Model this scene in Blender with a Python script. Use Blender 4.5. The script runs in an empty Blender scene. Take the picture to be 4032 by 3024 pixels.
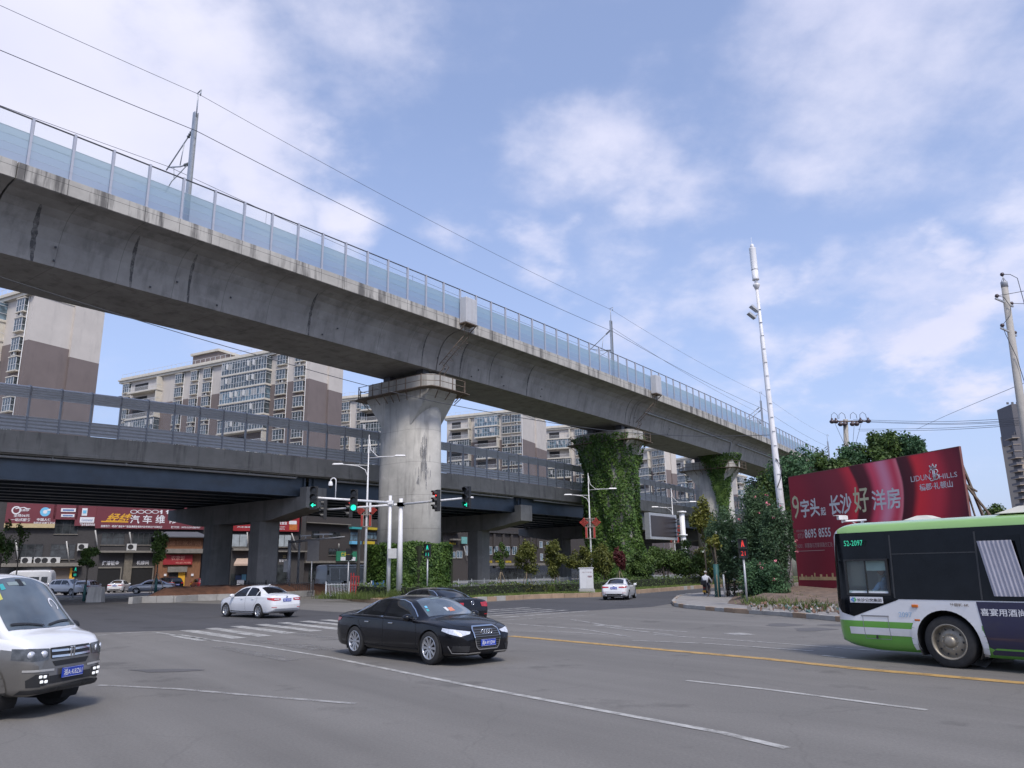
import bpy, math, random
import numpy as np
from mathutils import Vector, Matrix
from mathutils.bvhtree import BVHTree
from mathutils.geometry import delaunay_2d_cdt
R = math.radians
SC = bpy.context.scene
COL = SC.collection
# ---------------------------------------------------------------- camera
F = 3028.0; EYE = 2.0
PITCH = math.atan((2248 - 1512) / F); ROLL = R(0.8)
cam = bpy.data.cameras.new('camera'); camo = bpy.data.objects.new('camera', cam); COL.objects.link(camo)
cam.sensor_width = 36; cam.lens = F / 4032 * 36; cam.clip_start = 0.1; cam.clip_end = 6000
camo.matrix_world = Matrix.Translation((0, 0, EYE)) @ Matrix.Rotation(R(90) + PITCH, 4, 'X') @ Matrix.Rotation(-ROLL, 4, 'Z')
SC.camera = camo

def ray(u, v):
 x = (u - 2016) / F; y = -(v - 1512) / F
 xu = x * math.cos(ROLL) + y * math.sin(ROLL); yu = -x * math.sin(ROLL) + y * math.cos(ROLL)
 return Vector((xu, math.cos(PITCH) - yu * math.sin(PITCH), math.sin(PITCH) + yu * math.cos(PITCH)))
def atz(u, v, z=0.0):
 d = ray(u, v); return Vector((0, 0, EYE)) + d * ((z - EYE) / d.z)
def atY(u, v, Y):
 d = ray(u, v); return Vector((0, 0, EYE)) + d * (Y / d.y)

# ---------------------------------------------------------------- sky, sun, exposure
SUN_EL, SUN_AZ = R(52), R(160)        # azimuth clockwise from +Y: behind the camera, to the right
SKY = 0.1
w = bpy.data.worlds.new('World'); SC.world = w; w.use_nodes = True
nt = w.node_tree; N = nt.nodes; LK = nt.links
bg = N['Background']; bg.inputs[1].default_value = SKY
def nod(tree, typ, **kw):
 n = tree.nodes.new(typ)
 for k, val in kw.items():
  if k == 'ins':
   for i, x in val.items(): n.inputs[i].default_value = x
  else: setattr(n, k, val)
 return n
sky = nod(nt, 'ShaderNodeTexSky', sky_type='NISHITA', sun_disc=False, sun_elevation=SUN_EL, sun_rotation=SUN_AZ, air_density=1.0, dust_density=2.2, ozone_density=2.0)
def build_sky():
 tc = nod(nt, 'ShaderNodeTexCoord')
 sep = nod(nt, 'ShaderNodeSeparateXYZ'); LK.new(tc.outputs['Generated'], sep.inputs[0])
 # project the view direction on a flat cloud layer, so clouds flatten towards the horizon
 add = nod(nt, 'ShaderNodeMath', operation='ADD', ins={1: 0.32}); LK.new(sep.outputs[2], add.inputs[0])
 mx = nod(nt, 'ShaderNodeMath', operation='MAXIMUM', ins={1: 0.05}); LK.new(add.outputs[0], mx.inputs[0])
 dx = nod(nt, 'ShaderNodeMath', operation='DIVIDE'); LK.new(sep.outputs[0], dx.inputs[0]); LK.new(mx.outputs[0], dx.inputs[1])
 dy = nod(nt, 'ShaderNodeMath', operation='DIVIDE'); LK.new(sep.outputs[1], dy.inputs[0]); LK.new(mx.outputs[0], dy.inputs[1])
 cv = nod(nt, 'ShaderNodeCombineXYZ'); LK.new(dx.outputs[0], cv.inputs[0]); LK.new(dy.outputs[0], cv.inputs[1])
 def noise(scale, detail, rough, off):
  mp = nod(nt, 'ShaderNodeMapping', ins={1: off}); LK.new(cv.outputs[0], mp.inputs[0])
  n = nod(nt, 'ShaderNodeTexNoise', ins={'Scale': scale, 'Detail': detail, 'Roughness': rough}); LK.new(mp.outputs[0], n.inputs['Vector']); return n
 n1 = noise(4.4, 10, 0.58, (3.1, 1.7, 0)); n2 = noise(2.6, 4, 0.5, (7.3, 4.1, 2))
 nw = noise(3.4, 6, 0.55, (1.3, 9.1, 4))
 wv = nod(nt, 'ShaderNodeVectorMath', operation='SUBTRACT', ins={1: (0.5, 0.5, 0.5)}); LK.new(nw.outputs['Color'], wv.inputs[0])
 ws = nod(nt, 'ShaderNodeVectorMath', operation='SCALE', ins={'Scale': 0.34}); LK.new(wv.outputs[0], ws.inputs[0])
 wd = nod(nt, 'ShaderNodeVectorMath', operation='ADD'); LK.new(tc.outputs['Generated'], wd.inputs[0]); LK.new(ws.outputs[0], wd.inputs[1])
 # cloud banks (direction, radius, weight): where the big masses stand in the sky
 banks = [(150, 250, .32, .98), (700, 150, .24, .72), (1300, 60, .17, .5), (900, 620, .18, .8), (1250, 760, .13, .8), (300, 600, .2, .7),
             (2350, 480, .15, .55), (2600, 700, .13, .5), (2150, 520, .12, .40), (3150, 560, .13, .34), (3500, 250, .26, .44), (3900, 350, .22, .36), (3100, 60, .16, .4),
             (2900, 1300, .12, .5), (3200, 1330, .09, .6), (3500, 1200, .13, .5), (3720, 1340, .12, 1.0), (3950, 1150, .1, .5), (3600, 1000, .08, .55),
             (1800, 900, .06, .32), (2050, 1000, .07, .42), (2500, 1250, .1, .4), (1000, 1400, .12, .45), (4000, 850, .09, .4)]
 prev = None
 for (u, v, r, a) in banks:
  d = ray(u, v).normalized()
  ds = nod(nt, 'ShaderNodeVectorMath', operation='DISTANCE', ins={1: tuple(d)}); LK.new(wd.outputs[0], ds.inputs[0])
  mr = nod(nt, 'ShaderNodeMapRange', interpolation_type='SMOOTHSTEP', ins={1: r, 2: 0.0, 3: 0.0, 4: a}); LK.new(ds.outputs['Value'], mr.inputs[0])
  if prev is None: prev = mr.outputs[0]
  else:
   ad = nod(nt, 'ShaderNodeMath', operation='MAXIMUM'); LK.new(prev, ad.inputs[0]); LK.new(mr.outputs[0], ad.inputs[1]); prev = ad.outputs[0]
 s1 = nod(nt, 'ShaderNodeMath', operation='MULTIPLY_ADD', ins={1: 1.1, 2: -0.62}); LK.new(n1.outputs[0], s1.inputs[0])
 sm = nod(nt, 'ShaderNodeMath', operation='ADD'); LK.new(prev, sm.inputs[0]); LK.new(s1.outputs[0], sm.inputs[1])
 mask = nod(nt, 'ShaderNodeMapRange', interpolation_type='SMOOTHSTEP', ins={1: -0.08, 2: 0.68, 3: 0.0, 4: 0.92}); LK.new(sm.outputs[0], mask.inputs[0])
 # thin veil everywhere and thicker towards the horizon
 veil = nod(nt, 'ShaderNodeMapRange', ins={1: 0.0, 2: 0.55, 3: 0.68, 4: 0.32}); LK.new(sep.outputs[2], veil.inputs[0])
 mv = nod(nt, 'ShaderNodeMix', data_type='RGBA')
 tint = nod(nt, 'ShaderNodeMix', data_type='RGBA', blend_type='MULTIPLY', ins={0: 1.0}); LK.new(sky.outputs[0], tint.inputs[6]); tint.inputs[7].default_value = SKYTINT
 LK.new(veil.outputs[0], mv.inputs[0]); LK.new(tint.outputs[2], mv.inputs[6]); mv.inputs[7].default_value = (VEIL[0] / SKY, VEIL[1] / SKY, VEIL[2] / SKY, 1)
 cr = nod(nt, 'ShaderNodeMix', data_type='RGBA'); LK.new(n2.outputs[0], cr.inputs[0])
 cr.inputs[6].default_value = (CLD[0] / SKY, CLD[1] / SKY, CLD[2] / SKY, 1); cr.inputs[7].default_value = (CLB[0] / SKY, CLB[1] / SKY, CLB[2] / SKY, 1)
 mc = nod(nt, 'ShaderNodeMix', data_type='RGBA'); LK.new(mask.outputs[0], mc.inputs[0]); LK.new(mv.outputs[2], mc.inputs[6]); LK.new(cr.outputs[2], mc.inputs[7])
 LK.new(mc.outputs[2], bg.inputs[0])
SKYTINT = (1.60, 1.63, 1.78, 1)
VEIL = (0.44, 0.52, 0.79); CLD = (0.52, 0.55, 0.77); CLB = (0.88, 0.86, 0.95)
build_sky()
sun = bpy.data.lights.new('sun', 'SUN'); sun.energy = 2.1; sun.angle = R(11); sun.color = (1, 0.94, 0.86)
suno = bpy.data.objects.new('sun', sun); COL.objects.link(suno)
sd = Vector((math.sin(SUN_AZ) * math.cos(SUN_EL), math.cos(SUN_AZ) * math.cos(SUN_EL), math.sin(SUN_EL)))
suno.rotation_euler = sd.to_track_quat('Z', 'Y').to_euler()
SC.view_settings.view_transform = 'Standard'; SC.view_settings.look = 'None'
SC.view_settings.exposure = 0.28; SC.view_settings.gamma = 1.0; SC.view_settings.use_curve_mapping = False
SC.render.engine = 'CYCLES'
SC.cycles.use_denoising = True
SC.cycles.max_bounces = 6; SC.cycles.transparent_max_bounces = 12; SC.cycles.diffuse_bounces = 3; SC.cycles.glossy_bounces = 3
SC.cycles.caustics_reflective = False; SC.cycles.caustics_refractive = False

# ---------------------------------------------------------------- materials
MATS = {}
def newmat(name):
 m = bpy.data.materials.new(name); m.use_nodes = True; MATS[name] = m
 return m, m.node_tree, m.node_tree.nodes['Principled BSDF']
def texco(t, kind='Object', scale=(1, 1, 1)):
 tc = nod(t, 'ShaderNodeTexCoord'); mp = nod(t, 'ShaderNodeMapping', ins={3: scale}); t.links.new(tc.outputs[kind], mp.inputs[0]); return mp.outputs[0]
def M(name, col, rough=0.6, metal=0.0, var=0.12, scale=3.0, bump=0.0, coat=0.0, spec=0.5, stretch=(1, 1, 1), emit=0.0, dirt=None):
 """a plain surface: base colour broken up by noise, optional bump, clear coat, light"""
 if name in MATS: return MATS[name]
 m, t, b = newmat(name); L = t.links
 vec = texco(t, 'Object', stretch)
 n = nod(t, 'ShaderNodeTexNoise', ins={'Scale': scale, 'Detail': 6, 'Roughness': 0.62}); L.new(vec, n.inputs['Vector'])
 r = nod(t, 'ShaderNodeValToRGB'); L.new(n.outputs[0], r.inputs[0])
 e = r.color_ramp.elements; e[0].position = 0.3; e[1].position = 0.72
 e[0].color = (*[max(0, c * (1 - var)) for c in col], 1); e[1].color = (*[min(1, c * (1 + var)) for c in col], 1)
 out = r.outputs[0]
 if dirt:
  n2 = nod(t, 'ShaderNodeTexNoise', ins={'Scale': dirt[1], 'Detail': 8, 'Roughness': 0.7}); L.new(texco(t, 'Object', dirt[3] if len(dirt) > 3 else (1, 1, 1)), n2.inputs['Vector'])
  mr = nod(t, 'ShaderNodeMapRange', ins={1: 0.52, 2: 0.72, 3: 0.0, 4: dirt[2]}); L.new(n2.outputs[0], mr.inputs[0])
  mx = nod(t, 'ShaderNodeMix', data_type='RGBA'); L.new(mr.outputs[0], mx.inputs[0]); L.new(out, mx.inputs[6]); mx.inputs[7].default_value = (*dirt[0], 1); out = mx.outputs[2]
 L.new(out, b.inputs['Base Color'])
 b.inputs['Roughness'].default_value = rough; b.inputs['Metallic'].default_value = metal
 b.inputs['Coat Weight'].default_value = coat; b.inputs['Coat Roughness'].default_value = 0.06
 b.inputs['Specular IOR Level'].default_value = spec
 if bump:
  bp = nod(t, 'ShaderNodeBump', ins={'Strength': bump, 'Distance': 0.03}); L.new(n.outputs[0], bp.inputs['Height']); L.new(bp.outputs[0], b.inputs['Normal'])
 if emit:
  b.inputs['Emission Color'].default_value = (*col, 1); b.inputs['Emission Strength'].default_value = emit
 return m
def glassmat(name, col, alpha=1.0, rough=0.05, var=0.25, spec=0.8):
 m, t, b = newmat(name); L = t.links
 n = nod(t, 'ShaderNodeTexNoise', ins={'Scale': 1.3, 'Detail': 3}); L.new(texco(t), n.inputs['Vector'])
 r = nod(t, 'ShaderNodeValToRGB'); L.new(n.outputs[0], r.inputs[0]); e = r.color_ramp.elements; e[0].position = .35; e[1].position = .65
 e[0].color = (*[c * (1 - var) for c in col], 1); e[1].color = (*[min(1, c * (1 + var)) for c in col], 1)
 L.new(r.outputs[0], b.inputs['Base Color']); b.inputs['Roughness'].default_value = rough; b.inputs['Alpha'].default_value = alpha
 b.inputs['Specular IOR Level'].default_value = spec
 return m
def leafmat(name, dark, light, trans=0.25):
 m, t, b = newmat(name); L = t.links
 g = nod(t, 'ShaderNodeNewGeometry')
 n = nod(t, 'ShaderNodeTexNoise', ins={'Scale': 0.9, 'Detail': 2}); L.new(texco(t), n.inputs['Vector'])
 ad = nod(t, 'ShaderNodeMath', operation='MULTIPLY_ADD', ins={1: 0.55}); L.new(g.outputs['Random Per Island'], ad.inputs[0])
 sb = nod(t, 'ShaderNodeMath', operation='MULTIPLY_ADD', ins={1: 1.6, 2: -0.55}); L.new(n.outputs[0], sb.inputs[0]); L.new(sb.outputs[0], ad.inputs[2])
 r = nod(t, 'ShaderNodeValToRGB'); L.new(ad.outputs[0], r.inputs[0]); e = r.color_ramp.elements
 e[0].position = 0.1; e[1].position = 0.95; e[0].color = (*dark, 1); e[1].color = (*light, 1)
 L.new(r.outputs[0], b.inputs['Base Color']); b.inputs['Roughness'].default_value = 0.55; b.inputs['Specular IOR Level'].default_value = 0.35
 tr = nod(t, 'ShaderNodeBsdfTranslucent'); L.new(r.outputs[0], tr.inputs[0])
 mx = nod(t, 'ShaderNodeMixShader', ins={0: trans}); L.new(b.outputs[0], mx.inputs[1]); L.new(tr.outputs[0], mx.inputs[2])
 L.new(mx.outputs[0], t.nodes['Material Output'].inputs[0])
 return m

# ---------------------------------------------------------------- mesh builder
def rot2(x, y, a): c, s = math.cos(a), math.sin(a); return x * c - y * s, x * s + y * c
class B:
 """collects shapes; build() links them as ONE mesh object"""
 def __init__(s): s.v = []; s.f = []; s.m = []; s.sm = []
 def add(s, verts, faces, mi=0, smooth=False):
  o = len(s.v); s.v.extend([tuple(p) for p in verts])
  for f in faces: s.f.append(tuple(i + o for i in f)); s.m.append(mi); s.sm.append(smooth)
  return s
 def quad(s, a, b, c, d, mi=0): return s.add([a, b, c, d], [(0, 1, 2, 3)], mi)
 def box(s, c, size, rz=0.0, mi=0, ry=0.0, rx=0.0):
  hx, hy, hz = size[0] / 2, size[1] / 2, size[2] / 2
  mt = Matrix.Rotation(rz, 3, 'Z') @ Matrix.Rotation(ry, 3, 'Y') @ Matrix.Rotation(rx, 3, 'X')
  vs = [mt @ Vector((x * hx, y * hy, z * hz)) + Vector(c) for x in (-1, 1) for y in (-1, 1) for z in (-1, 1)]
  return s.add(vs, [(0, 1, 3, 2), (4, 6, 7, 5), (0, 4, 5, 1), (2, 3, 7, 6), (0, 2, 6, 4), (1, 5, 7, 3)], mi)
 def bbox(s, x0, y0, z0, x1, y1, z1, mi=0): return s.box(((x0 + x1) / 2, (y0 + y1) / 2, (z0 + z1) / 2), (abs(x1 - x0), abs(y1 - y0), abs(z1 - z0)), 0, mi)
 def beam(s, a, b, w, h=None, mi=0):
  """a square bar from a to b"""
  a, b = Vector(a), Vector(b); d = (b - a); ln = d.length
  if ln < 1e-6: return s
  d /= ln; up = Vector((0, 0, 1)) if abs(d.z) < 0.95 else Vector((0, 1, 0))
  x = d.cross(up).normalized() * (w / 2); y = x.normalized().cross(d).normalized() * ((h or w) / 2)
  vs = [a - x - y, a + x - y, a + x + y, a - x + y, b - x - y, b + x - y, b + x + y, b - x + y]
  return s.add(vs, [(0, 3, 2, 1), (4, 5, 6, 7), (0, 1, 5, 4), (1, 2, 6, 5), (2, 3, 7, 6), (3, 0, 4, 7)], mi)
 def tube(s, pts, r, n=8, mi=0, cap=True):
  pts = [Vector(p) for p in pts]; k = len(pts); rs = r if isinstance(r, (list, tuple)) else [r] * k
  vs = []; fs = []; x = None
  for i, p in enumerate(pts):
   d = (pts[min(i + 1, k - 1)] - pts[max(i - 1, 0)]).normalized()
   if x is None:
    x = d.cross(Vector((0, 0, 1)) if abs(d.z) < 0.9 else Vector((1, 0, 0))).normalized()
   else: x = (x - d * x.dot(d)).normalized()
   y = d.cross(x)
   for j in range(n):
    a = 2 * math.pi * j / n; vs.append(p + (x * math.cos(a) + y * math.sin(a)) * rs[i])
  for i in range(k - 1):
   for j in range(n):
    j2 = (j + 1) % n; fs.append((i * n + j, i * n + j2, (i + 1) * n + j2, (i + 1) * n + j))
  s.add(vs, fs, mi, True)
  if cap:
   o = len(s.v) - len(vs)
   s.f.append(tuple(o + j for j in reversed(range(n)))); s.m.append(mi); s.sm.append(False)
   s.f.append(tuple(o + (k - 1) * n + j for j in range(n))); s.m.append(mi); s.sm.append(False)
  return s
 def lathe(s, prof, c=(0, 0, 0), axis='Z', n=24, mi=0, smooth=True, close=False):
  """prof: (radius, height) pairs"""
  vs = []; fs = []; k = len(prof)
  for (r, h) in prof:
   for j in range(n):
    a = 2 * math.pi * j / n; x, y = r * math.cos(a), r * math.sin(a)
    p = (x, y, h) if axis == 'Z' else ((x, h, y) if axis == 'Y' else (h, x, y))
    vs.append((p[0] + c[0], p[1] + c[1], p[2] + c[2]))
  for i in range(k - 1 + (1 if close else 0)):
   i2 = (i + 1) % k
   for j in range(n):
    j2 = (j + 1) % n; fs.append((i * n + j, i * n + j2, i2 * n + j2, i2 * n + j))
  return s.add(vs, fs, mi, smooth)
 def prism(s, poly, z0, z1, mi=0, top=None):
  """poly: xy outline (counter-clockwise), a vertical solid"""
  n = len(poly); vs = [(x, y, z0) for x, y in poly] + [(x, y, z1) for x, y in (top or poly)]
  fs = [tuple(reversed(range(n))), tuple(range(n, 2 * n))] + [(i, (i + 1) % n, n + (i + 1) % n, n + i) for i in range(n)]
  return s.add(vs, fs, mi)
 def plate(s, poly3, thick, mi=0):
  """a slab: outline poly3 (3-D points) pushed along vector thick"""
  n = len(poly3); t = Vector(thick); a = [Vector(p) for p in poly3]; vs = a + [p + t for p in a]
  fs = [tuple(reversed(range(n))), tuple(range(n, 2 * n))] + [(i, (i + 1) % n, n + (i + 1) % n, n + i) for i in range(n)]
  return s.add(vs, fs, mi)
 def sweep(s, rows, mi=0, closed=True, caps=True, smooth=False):
  """rows: list of equal-length point rings"""
  k = len(rows[0]); vs = [p for r in rows for p in r]; fs = []
  for i in range(len(rows) - 1):
   for j in range(k if closed else k - 1):
    j2 = (j + 1) % k; fs.append((i * k + j, i * k + j2, (i + 1) * k + j2, (i + 1) * k + j))
  if caps and closed: fs += [tuple(reversed(range(k))), tuple((len(rows) - 1) * k + j for j in range(k))]
  return s.add(vs, fs, mi, smooth)
 def build(s, name, mats, parent=None, bevel=0.0, world=False):
  me = bpy.data.meshes.new(name)
  vs = s.v
  if world and parent is not None:
   q = parent
   while q.parent: q = q.parent
   o = q.location; vs = [(p[0] - o.x, p[1] - o.y, p[2] - o.z) for p in vs]
  me.from_pydata(vs, [], s.f)
  for m in (mats if isinstance(mats, (list, tuple)) else [mats]): me.materials.append(m)
  me.polygons.foreach_set('material_index', s.m); me.polygons.foreach_set('use_smooth', s.sm); me.update()
  ob = bpy.data.objects.new(name, me); COL.objects.link(ob)
  if parent is not None: ob.parent = parent
  if bevel:
   bv = ob.modifiers.new('bevel', 'BEVEL'); bv.width = bevel; bv.segments = 2; bv.limit_method = 'ANGLE'; bv.angle_limit = R(40)
  return ob
def tag(o, label=None, cat=None, group=None, kind=None):
 if label: o['label'] = label
 if cat: o['category'] = cat
 if group: o['group'] = group
 if kind: o['kind'] = kind
 return o
def thing(name, label, cat, loc=(0, 0, 0), rz=0.0, group=None):
 o = bpy.data.objects.new(name, None); COL.objects.link(o); o.empty_display_size = 0.3
 o.location = loc; o.rotation_euler = (0, 0, rz); return tag(o, label, cat, group)
KIDS = {}
def dup(root, loc, rz=0.0, label=None, group=None, scale=None):
 def cp(o, par):
  c = o.copy(); COL.objects.link(c)
  if par is not None: c.parent = par
  for k in list(o.children): cp(k, c)
  return c
 r = cp(root, None); r.location = loc; r.rotation_euler = (0, 0, rz)
 if scale: r.scale = (scale,) * 3
 if label: r['label'] = label
 if group: r['group'] = group
 return r
TXT = {}
def text_tris(txt, bold=0.0):
 """glyph outlines as a flat mesh: unit text, lower-left at 0,0"""
 key = (txt, bold)
 if key in TXT: return TXT[key]
 cu = bpy.data.curves.new('lettering', 'FONT'); cu.body = txt; cu.resolution_u = 2; cu.offset = bold; cu.fill_mode = 'FRONT'
 ob = bpy.data.objects.new('lettering', cu); COL.objects.link(ob)
 dg = bpy.context.evaluated_depsgraph_get(); me = bpy.data.meshes.new_from_object(ob.evaluated_get(dg))
 v = [(p.co.x, p.co.y) for p in me.vertices]; f = [tuple(p.vertices) for p in me.polygons]
 bpy.data.objects.remove(ob); bpy.data.meshes.remove(me); bpy.data.curves.remove(cu)
 if v:
  x0 = min(p[0] for p in v); y0 = min(p[1] for p in v); x1 = max(p[0] for p in v); y1 = max(p[1] for p in v)
 else: x0 = y0 = 0; x1 = y1 = 1
 TXT[key] = ([((x - x0) / max(x1 - x0, 1e-6), (y - y0) / max(y1 - y0, 1e-6)) for x, y in v], f, (x1 - x0) / max(y1 - y0, 1e-6))
 return TXT[key]
def lettering(b, txt, p00, p10, p01, mi=0, bold=0.0, out=None, thick=0.0):
 """text stretched on the parallelogram p00 (lower left), p10 (lower right), p01 (upper left)"""
 v, f, asp = text_tris(txt, bold); p00, p10, p01 = Vector(p00), Vector(p10), Vector(p01); ex, ey = p10 - p00, p01 - p00
 o = Vector(out or (0, 0, 0)); vs = [p00 + ex * x + ey * y + o for x, y in v]
 b.add(vs, f, mi)
 return b
# ---------------------------------------------------------------- ground, roads, markings
def asphalt(name, base, var=0.2, dark=0.74):
 m, t, b = newmat(name); L = t.links
 n1 = nod(t, 'ShaderNodeTexNoise', ins={'Scale': 0.11, 'Detail': 5, 'Roughness': 0.6}); L.new(texco(t, 'Object', (1, 1, 1)), n1.inputs['Vector'])
 # wear runs along the road
 tc = nod(t, 'ShaderNodeTexCoord'); mp = nod(t, 'ShaderNodeMapping', ins={2: (0, 0, R(-127.7))}); L.new(tc.outputs['Object'], mp.inputs[0])
 mp2 = nod(t, 'ShaderNodeMapping', ins={3: (0.05, 0.9, 1)}); L.new(mp.outputs[0], mp2.inputs[0])
 n2 = nod(t, 'ShaderNodeTexNoise', ins={'Scale': 0.8, 'Detail': 5, 'Roughness': 0.6}); L.new(mp2.outputs[0], n2.inputs['Vector'])
 n3 = nod(t, 'ShaderNodeTexNoise', ins={'Scale': 26.0, 'Detail': 6, 'Roughness': 0.75}); L.new(texco(t, 'Object'), n3.inputs['Vector'])
 n4 = nod(t, 'ShaderNodeTexNoise', ins={'Scale': 0.45, 'Detail': 7, 'Roughness': 0.65}); L.new(texco(t, 'Object'), n4.inputs['Vector'])
 def mad(x, a, c):
  q = nod(t, 'ShaderNodeMath', operation='MULTIPLY_ADD', ins={1: a, 2: c}); L.new(x, q.inputs[0]); return q.outputs[0]
 def mul(a, c):
  q = nod(t, 'ShaderNodeMath', operation='MULTIPLY'); L.new(a, q.inputs[0]); L.new(c, q.inputs[1]); return q.outputs[0]
 f = mul(mul(mad(n1.outputs[0], 2.2 * var, 1 - 1.1 * var), mad(n2.outputs[0], 2.4 * var, 1 - 1.2 * var)), mad(n3.outputs[0], 0.9, 0.55))
 mr = nod(t, 'ShaderNodeMapRange', ins={1: 0.58, 2: 0.66, 3: 1.0, 4: dark}); L.new(n4.outputs[0], mr.inputs[0])
 f = mul(f, mr.outputs[0])
 # fine cracks
 vo = nod(t, 'ShaderNodeTexVoronoi', feature='DISTANCE_TO_EDGE', ins={'Scale': 0.22}); 
 nw = nod(t, 'ShaderNodeTexNoise', ins={'Scale': 0.7, 'Detail': 6}); L.new(texco(t, 'Object'), nw.inputs['Vector'])
 mxv = nod(t, 'ShaderNodeMix', data_type='RGBA', blend_type='ADD', ins={0: 0.9}); L.new(texco(t, 'Object'), mxv.inputs[6]); L.new(nw.outputs['Color'], mxv.inputs[7]); L.new(mxv.outputs[2], vo.inputs['Vector'])
 ck = nod(t, 'ShaderNodeMapRange', ins={1: 0.0, 2: 0.006, 3: 0.9, 4: 1.0}); L.new(vo.outputs['Distance'], ck.inputs[0])
 f = mul(f, ck.outputs[0])
 sc = nod(t, 'ShaderNodeVectorMath', operation='SCALE'); sc.inputs[0].default_value = base; L.new(f, sc.inputs['Scale'])
 L.new(sc.outputs[0], b.inputs['Base Color']); b.inputs['Roughness'].default_value = 0.82; b.inputs['Specular IOR Level'].default_value = 0.3
 bp = nod(t, 'ShaderNodeBump', ins={'Strength': 0.5, 'Distance': 0.015}); L.new(n3.outputs[0], bp.inputs['Height']); L.new(bp.outputs[0], b.inputs['Normal'])
 return m
ASPH = asphalt('asphalt_worn', (0.172, 0.163, 0.150), 0.28); ASPHD = asphalt('asphalt_new', (0.078, 0.077, 0.08), 0.2, 0.75)
def paintmat(name, col, wear):
 """road paint worn through to the asphalt"""
 m, t, b = newmat(name); L = t.links
 n = nod(t, 'ShaderNodeTexNoise', ins={'Scale': 2.2, 'Detail': 9, 'Roughness': 0.75}); L.new(texco(t), n.inputs['Vector'])
 mr = nod(t, 'ShaderNodeMapRange', ins={1: wear - 0.16, 2: wear + 0.16}); L.new(n.outputs[0], mr.inputs[0])
 L.new(mr.outputs[0], b.inputs['Alpha']); b.inputs['Base Color'].default_value = (*col, 1); b.inputs['Roughness'].default_value = 0.7
 return m
WPAINT = paintmat('road_paint_white', (0.46, 0.45, 0.42), 0.43); FPAINT = paintmat('road_paint_faded', (0.38, 0.37, 0.35), 0.44)
YPAINT = paintmat('road_paint_yellow', (0.46, 0.29, 0.10), 0.38)
SOIL = M('red_soil', (0.125, 0.058, 0.034), 0.95, var=0.4, scale=1.6, bump=0.6, dirt=((0.09, 0.05, 0.03), 4, 0.6))
PAVE = M('paving', (0.27, 0.255, 0.24), 0.85, var=0.16, scale=2.0, bump=0.15, dirt=((0.12, 0.115, 0.11), 0.8, 0.8))
KERB = M('kerb_stone', (0.33, 0.235, 0.16), 0.85, var=0.2, scale=1.2, bump=0.2, dirt=((0.14, 0.12, 0.10), 2.5, 0.5))
KERBG = M('kerb_stone_grey', (0.34, 0.33, 0.31), 0.85, var=0.2, scale=1.2, bump=0.2)
GRASSM = M('turf', (0.10, 0.115, 0.035), 0.95, var=0.45, scale=0.7, bump=0.6, dirt=((0.17, 0.11, 0.055), 0.5, 0.9))
def struct(b, name, mat, **k): return tag(b.build(name, mat, **k), kind='structure')
def gpoly(pts, z0, z1):
 q = [(p.x, p.y) for p in pts]
 a = sum(q[i][0] * q[(i + 1) % len(q)][1] - q[(i + 1) % len(q)][0] * q[i][1] for i in range(len(q)))
 if a < 0: q.reverse()
 return B().prism(q, z0, z1)
g = B(); g.quad((-700, -150, 0), (700, -150, 0), (700, 1300, 0), (-700, 1300, 0)); struct(g, 'road', ASPH)
P4 = lambda L_: [atz(u, v) for u, v in L_]
def sheet(name, pts, z, mat):
 b = B(); b.add([(p.x, p.y, z) for p in pts], [tuple(range(len(pts)))]); return struct(b, name, mat)
sheet('turning_lane', P4([(1700, 2420), (1930, 2421), (2250, 2408), (2560, 2390), (2680, 2372), (2720, 2350), (2830, 2340), (3000, 2330), (3000, 2312), (2764, 2318), (2499, 2340), (2365, 2352), (2120, 2359), (1913, 2371), (1700, 2382)]), 0.004, ASPHD)
sheet('side_road', P4([(0, 2390), (250, 2378), (700, 2374), (880, 2378), (1320, 2410), (1500, 2420), (1560, 2450), (1330, 2452), (1000, 2470), (780, 2480), (420, 2490), (0, 2500), (-300, 2490), (-300, 2410)]), 0.004, ASPHD)
# lane lines and crosswalks
def stripe(b, pts, wd, z=0.008):
 """a painted band through image points laid on the road"""
 q = [atz(u, v, z) for u, v in pts]; L_ = []; R_ = []
 for i, p in enumerate(q):
  d = (q[min(i + 1, len(q) - 1)] - q[max(i - 1, 0)]); d.z = 0; d.normalize(); n = Vector((-d.y, d.x, 0)) * (wd / 2)
  L_.append(p + n); R_.append(p - n)
 k = len(q); b.add(L_ + R_, [(i, i + k, i + k + 1, i + 1) for i in range(k - 1)]); return b
b = B(); stripe(b, [(602, 2488), (830, 2520), (1020, 2543), (1300, 2588), (1823, 2694), (2400, 2803), (2843, 2884), (3100, 2945)], 0.14); struct(b, 'lane_line', WPAINT)
b = B(); stripe(b, [(386, 2697), (700, 2712), (1000, 2738), (1400, 2770)], 0.13); struct(b, 'lane_line', FPAINT)
b = B(); stripe(b, [(380, 2502), (480, 2493), (590, 2487)], 0.2); struct(b, 'stop_line', FPAINT)
b = B(); stripe(b, [(2703, 2679), (3000, 2711), (3400, 2763), (3650, 2795)], 0.13); struct(b, 'lane_line', WPAINT)
b = B(); stripe(b, [(2010, 2504), (2400, 2539), (2700, 2566), (3000, 2592), (3400, 2634), (4032, 2689), (4300, 2715)], 0.32); struct(b, 'centre_line', YPAINT)
for pts in ([(2250, 2439), (2441, 2470), (2707, 2488)], [(2380, 2468), (2650, 2500)], [(2576, 2498), (2740, 2510)], [(2762, 2510), (3327, 2552), (3500, 2566)], [(2490, 2521), (2807, 2535), (3200, 2563)], [(1970, 2452), (2300, 2478), (2480, 2507)], [(1990, 2485), (2200, 2487), (2400, 2500)], [(1960, 2443), (2350, 2420)], [(3240, 2580), (3330, 2590)]):
 b = B(); stripe(b, pts, 0.15); struct(b, 'lane_line', FPAINT)
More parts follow.
